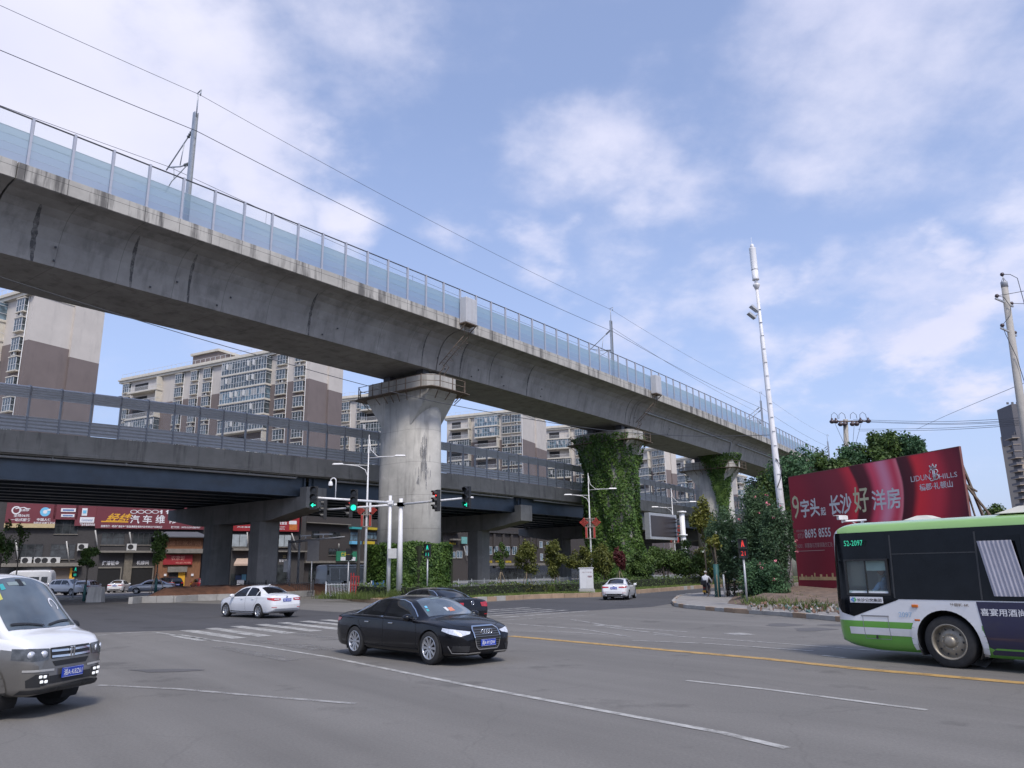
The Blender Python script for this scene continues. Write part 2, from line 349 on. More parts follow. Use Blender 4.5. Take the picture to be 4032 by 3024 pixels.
b = B(); stripe(b, [(2345, 2460), (2440, 2467)], 0.45); struct(b, 'lane_arrow', FPAINT)
b = B(); stripe(b, [(2880, 2492), (2940, 2500)], 0.7); struct(b, 'lane_arrow', FPAINT)
b = B()
for (u0, v0, u1, v1) in [(690, 2500, 815, 2522), (733, 2481, 943, 2513), (832, 2473, 1045, 2505), (928, 2465, 1147, 2494), (1025, 2458, 1247, 2485), (1112, 2451, 1345, 2478), (1196, 2445, 1420, 2468), (1278, 2440, 1460, 2459)]:
 stripe(b, [(u0, v0), (u1, v1)], 0.5)
struct(b, 'crosswalk', WPAINT)
b = B()
for (u0, v0, u1, v1) in [(1172, 2496, 1370, 2520), (1180, 2535, 1300, 2555), (1000, 2520, 1280, 2560), (860, 2545, 1150, 2600)]: stripe(b, [(u0, v0), (u1, v1)], 0.45)
struct(b, 'old_crosswalk', paintmat('road_paint_ghost', (0.24, 0.23, 0.215), 0.52))
b = B()
for (u0, v0, u1, v1) in [(1900, 2428, 2230, 2402), (1900, 2419, 2180, 2399), (1900, 2410, 2130, 2396), (1900, 2404, 2080, 2392), (1980, 2431, 2320, 2405), (1500, 2404, 1700, 2400), (1380, 2396, 1560, 2392)]: stripe(b, [(u0, v0), (u1, v1)], 0.4)
struct(b, 'crosswalk', FPAINT)
for (u, v, rx, ry) in [(3080, 2460, 70, 5), (3290, 2461, 60, 4), (3200, 2478, 80, 6), (650, 2640, 130, 7)]:
 b = B(); q = [atz(u + rx * math.cos(a) * (1 + .3 * math.sin(3 * a + u)), v + ry * math.sin(a) * (1 + .3 * math.cos(2 * a + v)), 0.006) for a in np.linspace(0, 6.28, 19)[:-1]]
 b.add(q, [tuple(range(18))]); struct(b, 'asphalt_patch', PATCH if 0 else asphalt('asphalt_patch_%d' % u, (0.12, 0.116, 0.115), 0.2, 0.8) if u in (3080,) else MATS['asphalt_patch_3080'])
# right-hand corner: pavement, kerb, earth
SW = [(2651, 2376), (2660, 2388), (2716, 2397), (2897, 2413), (3078, 2426), (3297, 2446), (3600, 2474), (4100, 2520)]
SWB = [(2671, 2356), (2716, 2346), (2807, 2336), (2920, 2329), (3040, 2322)]
front = P4(SW); back = P4(SWB)
far = [Vector((45, 120, 0)), Vector((70, 90, 0)), Vector((60, 20, 0))]
struct(gpoly(front[::-1] + back + far, -0.1, 0.15), 'pavement', PAVE)
def kerbrow(pts, name, mats, wd=0.16, h=0.17, ln=1.0, seed=1):
 """kerb stones end to end along a line, with hairline joints"""
 rnd = random.Random(seed); b = B(); acc = []
 for i in range(len(pts) - 1):
  a, c = pts[i], pts[i + 1]; n = max(1, round((c - a).length / ln))
  for k in range(n): acc.append((a.lerp(c, k / n), a.lerp(c, (k + 1) / n)))
 for a, c in acc:
  d = (c - a).normalized(); e = 0.008
  a2 = a + d * e; c2 = c - d * e; hh = h + rnd.uniform(-0.012, 0.012)
  b.beam(a2 + Vector((0, 0, hh / 2)), c2 + Vector((0, 0, hh / 2)), wd + rnd.uniform(-.01, .01), hh, mi=rnd.choices(range(len(mats)), [6, 2, 1][:len(mats)])[0])
 return struct(b, name, mats, bevel=0.015)
kerbrow(back[1::-1][::1] + front, 'kerb', [KERBG, KERB], 0.18, 0.19, 0.9, 3)
dirt = [atz(u, v, .15) for u, v in [(2860, 2376), (2950, 2386), (3060, 2398), (3300, 2412), (3560, 2436), (3560, 2330), (3300, 2318), (3120, 2312), (2900, 2335)]]
rnd = random.Random(7)
def mound(name, outline, h, mat, n=26, seed=0, z0=0.15, rough=0.4):
 """a low heap of loose earth over an outline"""
 rnd = random.Random(seed); pts = [Vector((p.x, p.y)) for p in outline]; vs = [(p.x, p.y) for p in pts]; k = len(vs)
 x0, x1 = min(p[0] for p in vs), max(p[0] for p in vs); y0, y1 = min(p[1] for p in vs), max(p[1] for p in vs)
 allv = [Vector(p) for p in vs]
 for i in range(n):
  for j in range(n): allv.append(Vector((x0 + (x1 - x0) * (i + rnd.uniform(.2, .8)) / n, y0 + (y1 - y0) * (j + rnd.uniform(.2, .8)) / n)))
 r = delaunay_2d_cdt(allv, [], [list(range(k))], 1, 1e-4)
 def edge(p):
  dm = 1e9
  for i in range(k):
   a, c = pts[i], pts[(i + 1) % k]; t = max(0, min(1, (p - a).dot(c - a) / max((c - a).length_squared, 1e-9))); dm = min(dm, (a + (c - a) * t - p).length)
  return dm
 V = []
 for p in r[0]:
  e = min(1, edge(p) / 1.6); V.append((p.x, p.y, z0 + h * e * (1 - rough + rough * 2 * rnd.random()) * (1.0 if e > 0.05 else 0)))
 b = B(); b.add(V, [tuple(f) for f in r[2]], 0, True); return struct(b, name, mat)
mound('earth_bank', dirt, 0.42, M('bare_earth', (0.16, 0.112, 0.08), 0.95, var=0.4, scale=2.0, bump=0.6, dirt=((0.10, 0.09, 0.08), 3, 0.7)), 22, 3, 0.145)
# rubble and litter on the bank
b = B(); cols = [M('rubble_grey', (.3, .28, .26), .9), M('rubble_red', (.22, .13, .09), .9), M('litter_teal', (.07, .14, .13), .6), M('litter_white', (.42, .41, .39), .6)]
for i in range(520):
 u = rnd.uniform(2950, 3560); v = 2352 + (u - 2900) * .05 + rnd.uniform(-14, 40)
 p = atz(u, v, .35); s = rnd.uniform(.02, .085) * rnd.uniform(.6, 1.4); a = Matrix.Rotation(rnd.uniform(0, 6), 3, Vector((rnd.random() * .3, rnd.random() * .3, 1)).normalized())
 vs = [a @ Vector((x * s * rnd.uniform(.3, 1), y * s * rnd.uniform(.3, 1), z * s * rnd.uniform(.2, .5))) + Vector((p.x, p.y, .26 + rnd.uniform(.0, .18))) for x in (-1, 1) for y in (-1, 1) for z in (-1, 1)]
 b.add(vs, [(0, 1, 3, 2), (4, 6, 7, 5), (0, 4, 5, 1), (2, 3, 7, 6), (0, 2, 6, 4), (1, 5, 7, 3)], rnd.choices([0, 1, 2, 3], [6, 4, 1, 2])[0])
tag(b.build('rubble', cols), 'loose rubble and litter heaped on the earth bank under the red billboard', 'rubble', kind='stuff')
# traffic island with the railway piers
IF = P4([(1336, 2350), (1352, 2359), (1400, 2368), (1500, 2377), (1620, 2381), (1750, 2378), (1913, 2369), (2120, 2357), (2365, 2350), (2499, 2338), (2764, 2316), (2930, 2307)])
DR = Vector((math.sin(R(36.86)), math.cos(R(36.86)), 0)); NR = Vector((-DR.y, DR.x, 0))
ifar = [IF[-1] + DR * 90, IF[-1] + DR * 90 + NR * 25, IF[0] + DR * 60 + NR * 3, IF[0] + DR * 12 + NR * 2.5]
isl = IF + ifar
struct(gpoly(isl, -0.1, 0.22), 'traffic_island', GRASSM)
kerbrow(IF, 'kerb', [KERB, KERB, KERBG], 0.3, 0.32, 1.0, 5)
kerbrow([IF[0], ifar[3]], 'kerb', [KERB, KERB, KERBG], 0.3, 0.32, 1.0, 6)
# left-hand median of red earth under the road viaduct, far pavement in front of the shops
ML = P4([(520, 2378), (560, 2374), (690, 2372), (780, 2366), (1010, 2360), (1236, 2346)]) 
mb = [Vector((-17, 84, 0)), Vector((-27, 80, 0)), Vector((-33, 73, 0))]
mound('earth_median', ML + mb, 1.0, SOIL, 26, 9, 0.0, 0.12)
kerbrow([p + Vector((0, -0.3, 0)) for p in ML], 'kerb', [KERBG, KERBG, KERB], 0.3, 0.5, 1.4, 8)
far_pave = [Vector((-95, 62, 0)), Vector((-48, 67.5, 0)), Vector((-36, 76, 0)), Vector((-14, 96, 0)), Vector((0, 125, 0)), Vector((30, 190, 0)), Vector((-20, 240, 0)), Vector((-110, 130, 0))]
struct(gpoly(far_pave, -0.1, 0.15), 'pavement', PAVE)
kerbrow(far_pave[:6], 'kerb', [KERBG, KERB], 0.2, 0.2, 1.5, 12)
# ---------------------------------------------------------------- railway viaduct
AZ = R(36.8583375); RZ = R(90) - AZ
RD = Vector((math.sin(AZ), math.cos(AZ), 0)); RN = Vector((-RD.y, RD.x, 0))
def nr(s): return 46.68 - .05275 * s + .000357 * s * s if s < 170 else nr(169.9) + (s - 169.9) * .0686
def RW(s, a, z): return RD * s + RN * (nr(s) + a) + Vector((0, 0, z))       # world point on the railway line
def nd(s):
 if s < 15: return nd(15) + (s - 15) * -.29
 if s > 150: return 57.89
 return ((-1.09409622e-05 * s + 3.87409182e-03) * s - .413900468) * s + 69.7344912
def DW(s, a, z): return RD * s + RN * (nd(s) + a) + Vector((0, 0, z))       # world point on the road viaduct
def lp(fn):
 """points in the frame that runs along the line (x along, y across)"""
 return lambda s, a, z: Vector((s, fn(s) + a, z))
RL, DL = lp(nr), lp(nd)
OFF = {}
def rthing(name, label, cat, p, group=None):
 """a thing whose local x runs along the viaducts; p = its base in that frame"""
 wp = RD * p.x + RN * p.y + Vector((0, 0, p.z)); o = thing(name, label, cat, wp, RZ, group); OFF[o.name] = Vector(p); return o
def rb(b, name, mats, par, **k):
 q = par
 while q.parent: q = q.parent
 o = OFF[q.name]; b.v = [(p[0] - o.x, p[1] - o.y, p[2] - o.z) for p in b.v]; return b.build(name, mats, par, **k)
def concrete(name, col, stain, bump=0.25, joints=None, streak=0.55, thr=.53, fx=1.6):
 m, t, b = newmat(name); L = t.links
 def nz(scale, det, st): 
  n = nod(t, 'ShaderNodeTexNoise', ins={'Scale': scale, 'Detail': det, 'Roughness': 0.65}); L.new(texco(t, 'Object', st), n.inputs['Vector']); return n.outputs[0]
 a = nz(0.5, 8, (1, 1, 1)); c = nz(fx, 6, (1, 1, 0.10)); f = nz(14, 5, (1, 1, 1)); bl = nz(1.1, 9, (0.5, 0.5, 1))
 r = nod(t, 'ShaderNodeValToRGB'); L.new(a, r.inputs[0]); e = r.color_ramp.elements; e[0].position = .32; e[1].position = .7
 e[0].color = (*[x * .78 for x in col], 1); e[1].color = (*[x * 1.12 for x in col], 1)
 mr = nod(t, 'ShaderNodeMapRange', ins={1: thr, 2: thr + .14, 3: 0, 4: streak}); L.new(c, mr.inputs[0])
 mx = nod(t, 'ShaderNodeMix', data_type='RGBA'); L.new(mr.outputs[0], mx.inputs[0]); L.new(r.outputs[0], mx.inputs[6]); mx.inputs[7].default_value = (*stain, 1)
 mr2 = nod(t, 'ShaderNodeMapRange', ins={1: .58, 2: .7, 3: 0, 4: .35}); L.new(bl, mr2.inputs[0])
 mx2 = nod(t, 'ShaderNodeMix', data_type='RGBA'); L.new(mr2.outputs[0], mx2.inputs[0]); L.new(mx.outputs[2], mx2.inputs[6]); mx2.inputs[7].default_value = (*[x * 1.35 for x in col], 1)
 out = mx2.outputs[2]
 if joints:   # formwork joints: spacing along x, spacing in z
  sp = nod(t, 'ShaderNodeSeparateXYZ'); tc = nod(t, 'ShaderNodeTexCoord'); L.new(tc.outputs['Object'], sp.inputs[0])
  for ax, (per, off, wd, k) in joints.items():
   ad = nod(t, 'ShaderNodeMath', operation='ADD', ins={1: off + 1000 * per}); L.new(sp.outputs[ax], ad.inputs[0])
   md = nod(t, 'ShaderNodeMath', operation='MODULO', ins={1: per}); L.new(ad.outputs[0], md.inputs[0])
   lt = nod(t, 'ShaderNodeMath', operation='LESS_THAN', ins={1: wd}); L.new(md.outputs[0], lt.inputs[0])
   mm = nod(t, 'ShaderNodeMath', operation='MULTIPLY', ins={1: k}); L.new(lt.outputs[0], mm.inputs[0])
   q = nod(t, 'ShaderNodeMix', data_type='RGBA'); L.new(mm.outputs[0], q.inputs[0]); L.new(out, q.inputs[6]); q.inputs[7].default_value = (.03, .03, .032, 1); out = q.outputs[2]
 L.new(out, b.inputs['Base Color']); b.inputs['Roughness'].default_value = .88; b.inputs['Specular IOR Level'].default_value = .25
 bp = nod(t, 'ShaderNodeBump', ins={'Strength': bump, 'Distance': .02}); L.new(f, bp.inputs['Height']); L.new(bp.outputs[0], b.inputs['Normal'])
 return m
CG = concrete('concrete_girder', (.305, .295, .28), (.12, .117, .112), joints={0: (3.725, 0, .04, .38)}, streak=.42, thr=.5, fx=1.0)
CP = concrete('concrete_parapet', (.47, .45, .41), (.12, .115, .11), joints={0: (2.3, 0, .035, .8), 2: (1.05, .55, .03, .7)}, streak=.92, thr=.485, fx=1.15)
CC = concrete('concrete_pier', (.47, .455, .42), (.17, .165, .155), joints={2: (3.0, .2, .03, .45)}, streak=.5)
CR = concrete('concrete_road_deck', (.26, .248, .225), (.09, .085, .08), streak=.6)
CB = concrete('concrete_bent', (.21, .21, .205), (.09, .09, .09), streak=.4)
DSTAIN = paintmat('damp_stain', (.085, .085, .088), .48)
GALV = M('galvanised', (.42, .44, .46), .45, metal=.6, var=.12, scale=4)
POSTM = M('post_grey', (.44, .45, .50), .5, metal=.2, var=.06)
DARKM = M('dark_steel', (.07, .07, .075), .5, metal=.5, var=.2)
RUST = M('rusty_steel', (.17, .13, .10), .75, metal=.3, var=.45, scale=5)
WIREM = M('wire', (.05, .055, .065), .5, metal=.4)
JOINTS = [-22.5, 14.8, 52.1, 89.8, 126.7, 163.7, 201, 238, 275, 312, 350]
via = rthing('railway_viaduct', 'high concrete box girder railway viaduct crossing the whole picture', 'viaduct', RL(52, 6, 0))
SEC = [(.06, 23.95), (.9, 23.86), (1.6, 23.62), (2.1, 23.25), (2.5, 22.7), (2.8, 22.0), (3.0, 21.2), (3.12, 20.55)]
SEC = SEC + [(12.6 - a, z) for a, z in reversed(SEC)] + [(12.5, 24.7), (.1, 24.7)]
for i in range(len(JOINTS) - 1):
 s0, s1 = JOINTS[i] + .06, JOINTS[i + 1] - .06
 b = B(); b.sweep([[RL(s, a, z) for a, z in SEC] for s in np.linspace(s0, s1, 16)])
 for q in range(0, len(b.sm)): b.sm[q] = False
 rb(b, 'girder_span', CG, via)
for side in (0, 1):
 b = B()
 for i in range(len(JOINTS) - 1):
  rows = []
  for s in np.linspace(JOINTS[i] + .03, JOINTS[i + 1] - .03, 16):
   rows.append([RL(s, (12.6 - a) if side else a, z) for a, z in [(0, 23.98), (.32, 23.98), (.32, 25.0), (0, 25.0)]])
  b.sweep(rows)
 rb(b, 'parapet', CP, via)
# long damp runs down the web
rnd = random.Random(5)
for s, k in [(-1.5, .8), (7, .7), (12.5, 1.0), (17.3, 1.4), (23.2, 1.0), (27.2, 1.0), (37.4, 1.1), (50.2, .6), (55.5, .9), (60, .5), (66.5, .9), (88.6, .9), (90.9, .7), (100, .5)]:
 b = B(); w0 = .085 * k; pts = SEC[2:8]; f = 0
 row = []
 for j in range(14):
  q = j / 13 * (len(pts) - 1); i = min(int(q), len(pts) - 2); fr = q - i; a = pts[i][0] * (1 - fr) + pts[i + 1][0] * fr; z = pts[i][1] * (1 - fr) + pts[i + 1][1] * fr
  ww = w0 * (.7 + .5 * rnd.random()) * (.5 + .9 * math.sin(j / 13 * 3.0)); ds = (s - .5 + j * .035)
  row.append((RL(ds - ww, a - .006, z), RL(ds + ww, a - .006, z)))
 v = [p for r_ in row for p in r_]; b.add(v, [(2 * i, 2 * i + 1, 2 * i + 3, 2 * i + 2) for i in range(13)])
 if rnd.random() < .9:
  for h in range(2):
   ss = s + rnd.uniform(1, 3); a, z = SEC[5 + h]
   bh_ = B(); bh_.box(RL(ss, a - .03, z - .3), (.1, .08, .1)); rb(bh_, 'drain_hole', DARKM, via)
 rb(b, 'damp_stain', DSTAIN, via)
# the drain pipe along the web of the far spans
b = B()
for s0, s1 in ((93, 126), (129, 162)): b.tube([RL(s, 2.3, 22.75) for s in np.linspace(s0, s1, 12)], .09, 6)
b.tube([RL(126, 2.3, 22.75), RL(126.3, 2.6, 22.2), RL(126.4, 3.05, 20.6), RL(126.4, 3.3, 19.6)], .09, 6)
rb(b, 'drain_pipe', GALV, via)
# piers
def ring(L_, W_, n=40):
 """rounded-end outline: L across the line, W along it"""
 o = []; r = W_ / 2; h = L_ / 2 - r
 for k in range(n):
  a = 2 * math.pi * k / n; x, y = r * math.cos(a), r * math.sin(a); o.append((x, y + (h if y > 1e-6 else -h if y < -1e-6 else 0)))
 return o
def chring(L_, W_, n=40):
 o = []
 for k in range(n):
  a = 2 * math.pi * k / n; x, y = math.cos(a), math.sin(a); m = max(abs(x) / (W_ / 2), abs(y) / (L_ / 2), (abs(x) + abs(y) * .55) / (W_ / 2 + L_ / 2 * .55 - .45)); o.append((x / m, y / m))
 return o
PIERS = [52.07, 89.8, 126.7, 163.7, 201]
PLAB = ['bare concrete pier of the railway viaduct behind the traffic lights', 'railway viaduct pier wrapped from top to bottom in green ivy', 'railway viaduct pier with ivy hanging down one side', 'railway viaduct pier half hidden behind the roadside trees', 'farthest pier of the railway viaduct behind the trees']
PIERO = []
for i, s in enumerate(PIERS):
 c = RL(s, 6.3, 0); p = rthing('viaduct_pier', PLAB[i], 'pier', c, 'piers of the railway viaduct'); PIERO.append(p)
 b = B(); r0, r1 = ring(6.7, 4.1), ring(6.4, 3.8)
 b.sweep([[(c.x + x, c.y + y, z) for x, y in rr] for rr, z in ((r0, 0), (ring(6.55, 3.95), 8), (r1, 18.3))], smooth=True); rb(b, 'column', CC, p)
 b = B(); cs = lambda w_: [(c.x - w_, -1), (c.x + w_, 1)]
 prof = [(-1.9, 15.3), (1.9, 15.3), (4.3, 18.4), (-4.3, 18.4)]
 def capring(x, f): return [(c.x + x, c.y + y * f, z) for y, z in prof]
 b.sweep([capring(-1.88, 1.0), capring(1.88, 1.0)]); b.f = [f_[::-1] for f_ in b.f]; b.sweep([[(c.x + x, c.y + y, z) for x, y in chring(8.8, 4.3)] for z in (18.4, 19.75)])
 rb(b, 'cap', CC, p)
 b = B()
 for y in (-2.2, 2.2):
  for x in (-.8, .8): b = B(); b.box((c.x + x, c.y + y, 20.15), (.8, .9, .8)); rb(b, 'bearing', DARKM, p)
 # inspection walkway round the cap
 b = B(); o = chring(10.6, 6.0, 40); q = chring(9.0, 4.5, 40)
 for k in range(40):
  k2 = (k + 1) % 40; A_ = [(c.x + o[k][0], c.y + o[k][1]), (c.x + o[k2][0], c.y + o[k2][1])]; C_ = [(c.x + q[k2][0], c.y + q[k2][1]), (c.x + q[k][0], c.y + q[k][1])]
  b.plate([(*A_[0], 18.3), (*A_[1], 18.3), (*C_[0], 18.3), (*C_[1], 18.3)], (0, 0, .07))
 cor = chring(10.6, 6.0, 20)
 for k in range(20):
  k2 = (k + 1) % 20
  b.beam((c.x + cor[k][0], c.y + cor[k][1], 18.3), (c.x + cor[k][0], c.y + cor[k][1], 19.5), .07)
  for z in (18.9, 19.45): b.beam((c.x + cor[k][0], c.y + cor[k][1], z), (c.x + cor[k2][0], c.y + cor[k2][1], z), .045)
  cq = .78; b.beam((c.x + cor[k][0] * .96, c.y + cor[k][1] * .96, 18.28), (c.x + cor[k][0] * cq, c.y + cor[k][1] * (cq + .04), 17.5), .07)
 rb(b, 'walkway', RUST, p)
# water stain on the first pier
c = RL(PIERS[0], 6.3, 0); b = B(); rnd = random.Random(11)
o = ring(6.46, 3.84, 400)
for k in range(46):
 a = rnd.gauss(0, .2) ; ang = math.radians(232) + a; kk = int(ang / (2 * math.pi) * 400) % 400; z1 = 15.2 - abs(a) * 9 - rnd.random() * 2.5; z0 = z1 - rnd.uniform(.6, 4.0) * (1 - min(1, abs(a) * 2)); ww = rnd.randint(1, 3)
 pts = [o[(kk + j) % 400] for j in range(ww + 1)]; f = 1.028
 n_ = len(pts); b.add([(c.x + x * f, c.y + y * f, z1 - rnd.random() * .3) for x, y in pts] + [(c.x + x * f, c.y + y * f, z0 + rnd.random() * .6) for x, y in pts], [(j, j + 1, n_ + j + 1, n_ + j) for j in range(n_ - 1)])
rb(b, 'damp_stain', paintmat('pier_stain', (.27, .27, .275), .50), PIERO[0])
# ---- transparent noise fence on the parapet
def frosted(name):
 m, t, b = newmat(name); L = t.links
 tc = nod(t, 'ShaderNodeTexCoord'); sp = nod(t, 'ShaderNodeSeparateXYZ'); L.new(tc.outputs['Object'], sp.inputs[0])
 r = nod(t, 'ShaderNodeValToRGB'); mr = nod(t, 'ShaderNodeMapRange', ins={1: 0.05, 2: 2.0}); L.new(sp.outputs[2], mr.inputs[0]); L.new(mr.outputs[0], r.inputs[0])
 e = r.color_ramp.elements; e[0].color = (.42, .50, .63, 1); e[1].color = (.50, .64, .68, 1); r.color_ramp.interpolation = 'CONSTANT'
 for k, cc in ((.25, (.42, .53, .65)), (.5, (.43, .57, .66)), (.76, (.47, .61, .66))): q = e.new(k); q.color = (*cc, 1)
 L.new(r.outputs[0], b.inputs['Base Color']); b.inputs['Roughness'].default_value = .3
 tr = nod(t, 'ShaderNodeBsdfTranslucent'); L.new(r.outputs[0], tr.inputs[0]); tp = nod(t, 'ShaderNodeBsdfTransparent'); tp.inputs[0].default_value = (.8, .9, .93, 1)
 m1 = nod(t, 'ShaderNodeMixShader', ins={0: .65}); L.new(b.outputs[0], m1.inputs[1]); L.new(tr.outputs[0], m1.inputs[2])
 m2 = nod(t, 'ShaderNodeMixShader', ins={0: .22}); L.new(m1.outputs[0], m2.inputs[1]); L.new(tp.outputs[0], m2.inputs[2]); L.new(m2.outputs[0], t.nodes['Material Output'].inputs[0])
 return m
def clearglass(name, tint=(.94, .96, .97), gloss=.10):
 m, t, b = newmat(name); L = t.links
 tp = nod(t, 'ShaderNodeBsdfTransparent'); tp.inputs[0].default_value = (*tint, 1)
 b.inputs['Base Color'].default_value = (.7, .74, .78, 1); b.inputs['Roughness'].default_value = .08
 mx = nod(t, 'ShaderNodeMixShader', ins={0: gloss}); L.new(tp.outputs[0], mx.inputs[1]); L.new(b.outputs[0], mx.inputs[2]); L.new(mx.outputs[0], t.nodes['Material Output'].inputs[0]); return m
FROST = frosted('frosted_panel'); CLEAR = clearglass('clear_panel')
base = RL(52, .15, 25.0)
nf = rthing('noise_fence', 'tall translucent noise fence on the edge of the railway viaduct', 'noise fence', base)
PS = [15.3 - 2.3 * 6 + 2.3 * k for k in range(84)]
b0 = B(); b0.bbox(-.07, -.09, 0, .07, .09, 3.05); b0.bbox(-.1, -.12, 0, .1, .12, .06); pm = None
for s in PS:
 q = RL(s, .15, 25.0)
 if pm is None: pm = b0.build('post', POSTM, nf)
 else: c_ = pm.copy(); COL.objects.link(c_); pm_ = c_; c_.parent = nf; c_.location = q - base; continue
 pm.location = q - base
bf, bc, bt, bl_ = B(), B(), B(), B()
for s0, s1 in zip(PS[:-1], PS[1:]):
 A_, C_ = RL(s0 + .07, .15, 25), RL(s1 - .07, .15, 25)
 def pan(b, z0, z1, t=.012): b.add([(A_.x, A_.y - t, z0), (C_.x, C_.y - t, z0), (C_.x, C_.y - t, z1), (A_.x, A_.y - t, z1)], [(0, 1, 2, 3)])
 pan(bf, 25.05, 27.0); pan(bc, 27.03, 27.95)
 bt.beam((A_.x, A_.y, 27.98), (C_.x, C_.y, 27.98), .07, .07); bl_.beam((A_.x, A_.y - .01, 27.015), (C_.x, C_.y - .01, 27.015), .03, .02)
 for z in (25.54, 26.03, 26.53): bl_.beam((A_.x, A_.y - .015, z), (C_.x, C_.y - .015, z), .012, .012)
 bt.beam((A_.x + .02, A_.y, 27.05), (A_.x + .02, A_.y, 27.95), .035)
rb(bf, 'frosted_panel', FROST, nf); rb(bc, 'clear_panel', CLEAR, nf); rb(bt, 'top_rail', DARKM, nf); rb(bl_, 'panel_joint', M('panel_joint', (.42, .52, .56), .4), nf)
# ---- catenary masts
def mast(s, ztop, label, double=False):
 base = RL(s, .75, 24.6); t = rthing('catenary_mast', label, 'catenary mast', base, 'catenary masts along the railway'); x, y = base.x, base.y
 b = B()
 for d in (-.13, .13): b.bbox(x + d - .012, y - .14, 24.6, x + d + .012, y + .14, ztop)
 b.bbox(x - .13, y - .012, 24.6, x + .13, y + .012, ztop); rb(b, 'post', GALV, t)
 b = B(); b.tube([(x + .05, y, ztop - .3), (x + .05, y, ztop + 1.4), (x + .05, y + .12, ztop + 1.6), (x + .05, y - .35, ztop + 1.7), (x + .05, y - .3, ztop + 1.25)], .045, 6); rb(b, 'wire_hanger', GALV, t)
 for k in range(2 if double else 1):
  dx = (k - .5) * .8 if double else 0; zz = k * -.35
  u0 = Vector((x + dx, y + .2, ztop - 1.3 + zz)); l0 = Vector((x + dx, y + .2, ztop - 3.9 + zz)); tip = Vector((x + dx, y + 3.0, ztop - 3.2 + zz))
  b = B(); b.tube([u0, tip + Vector((0, .3, -.12))], .05, 6); b.tube([l0, Vector((x + dx, y + 1.4, ztop - 3.7 + zz)), tip], .05, 6); b.tube([u0.lerp(tip, .35), l0.lerp(tip, .45)], .035, 6)
  b.tube([l0 + Vector((0, .3, 0)), Vector((x + dx, y + 2.0, ztop - 4.4 + zz)), Vector((x + dx, y + 2.4, ztop - 4.5 + zz)), Vector((x + dx, y + 3.1, ztop - 5.1 + zz))], .04, 6)
  b.tube([l0.lerp(tip, .75), Vector((x + dx, y + 2.1, ztop - 4.4 + zz))], .03, 6)
  rb(b, 'cantilever_arm', GALV, t)
  for q, w_ in ((u0, tip), (l0, Vector((x + dx, y + 1.4, ztop - 3.7)))):
   b = B(); d = (w_ - q).normalized(); b.tube([q + d * (.05 + j * .09) for j in range(8)], [.06 if j % 2 else .13 for j in range(8)], 8); rb(b, 'insulator', M('insulator_grey', (.16, .17, .17), .4), t)
 return base
MS = [(-31, 33.6, 0), (25.2, 33.6, 0), (81.7, 32.6, 0), (139.9, 32.2, 1), (197, 32.0, 1)]
ML_ = ['', 'nearest catenary mast of the railway, above the left end of the fence', 'catenary mast of the railway, right of the fence middle, single bracket', 'catenary mast with two brackets close to the tall white pole', 'farthest catenary mast showing just above the roadside trees']
for (s, z, d), l in zip(MS, ML_):
 if l: mast(s, z, l, bool(d))
def wire(name, pts, sag, r, label, extra=None):
 P = []
 for a, c in zip(pts[:-1], pts[1:]):
  for k in range(12): f = k / 12; q = a.lerp(c, f); P.append(q - Vector((0, 0, sag * 4 * f * (1 - f))))
 P.append(pts[-1]); t = tag(B().tube(P, r, 5).build(name, WIREM), label, 'overhead wire'); return t
wire('overhead_wire', [RW(s, .45, z + 1.3) for s, z, d in MS], .55, .016, 'topmost thin wire carried by the tips of the catenary masts')
wire('overhead_wire', [RW(s, .45, z - 1.55) for s, z, d in MS], .5, .024, 'thick overhead wire bracketed to the catenary mast posts')
wire('overhead_wire', [RW(s, 3.75, z - 3.15) for s, z, d in MS], .5, .017, 'overhead wire held out over the track by the mast brackets')
wire('overhead_wire', [RW(81.7, .6, 31.6), RW(139.9, 1.6, 30.2)], .5, .018, 'anchor wire running from the middle mast towards the double bracket mast')
b = B(); dr = []
for s0, z0, s1, z1 in ((25.2, 33.6, 81.7, 32.6), (81.7, 32.6, 139.9, 32.2)):
 for k in range(1, 7):
  f = k / 7; s = s0 + (s1 - s0) * f; z = z0 + (z1 - z0) * f - 3.15 - 2 * f * (1 - f); b.tube([RW(s, 3.75, z), RW(s, 3.75, min(z - .3, z0 - 4.9))], .012, 4)
wire('contact_wire', [RW(s, 3.85, z - 5.0) for s, z, d in MS], .05, .016, 'lowest overhead wire, just above the noise fence')
tag(b.build('wire_dropper', WIREM), 'thin droppers hanging between the two lower overhead wires', 'wire', kind='stuff')
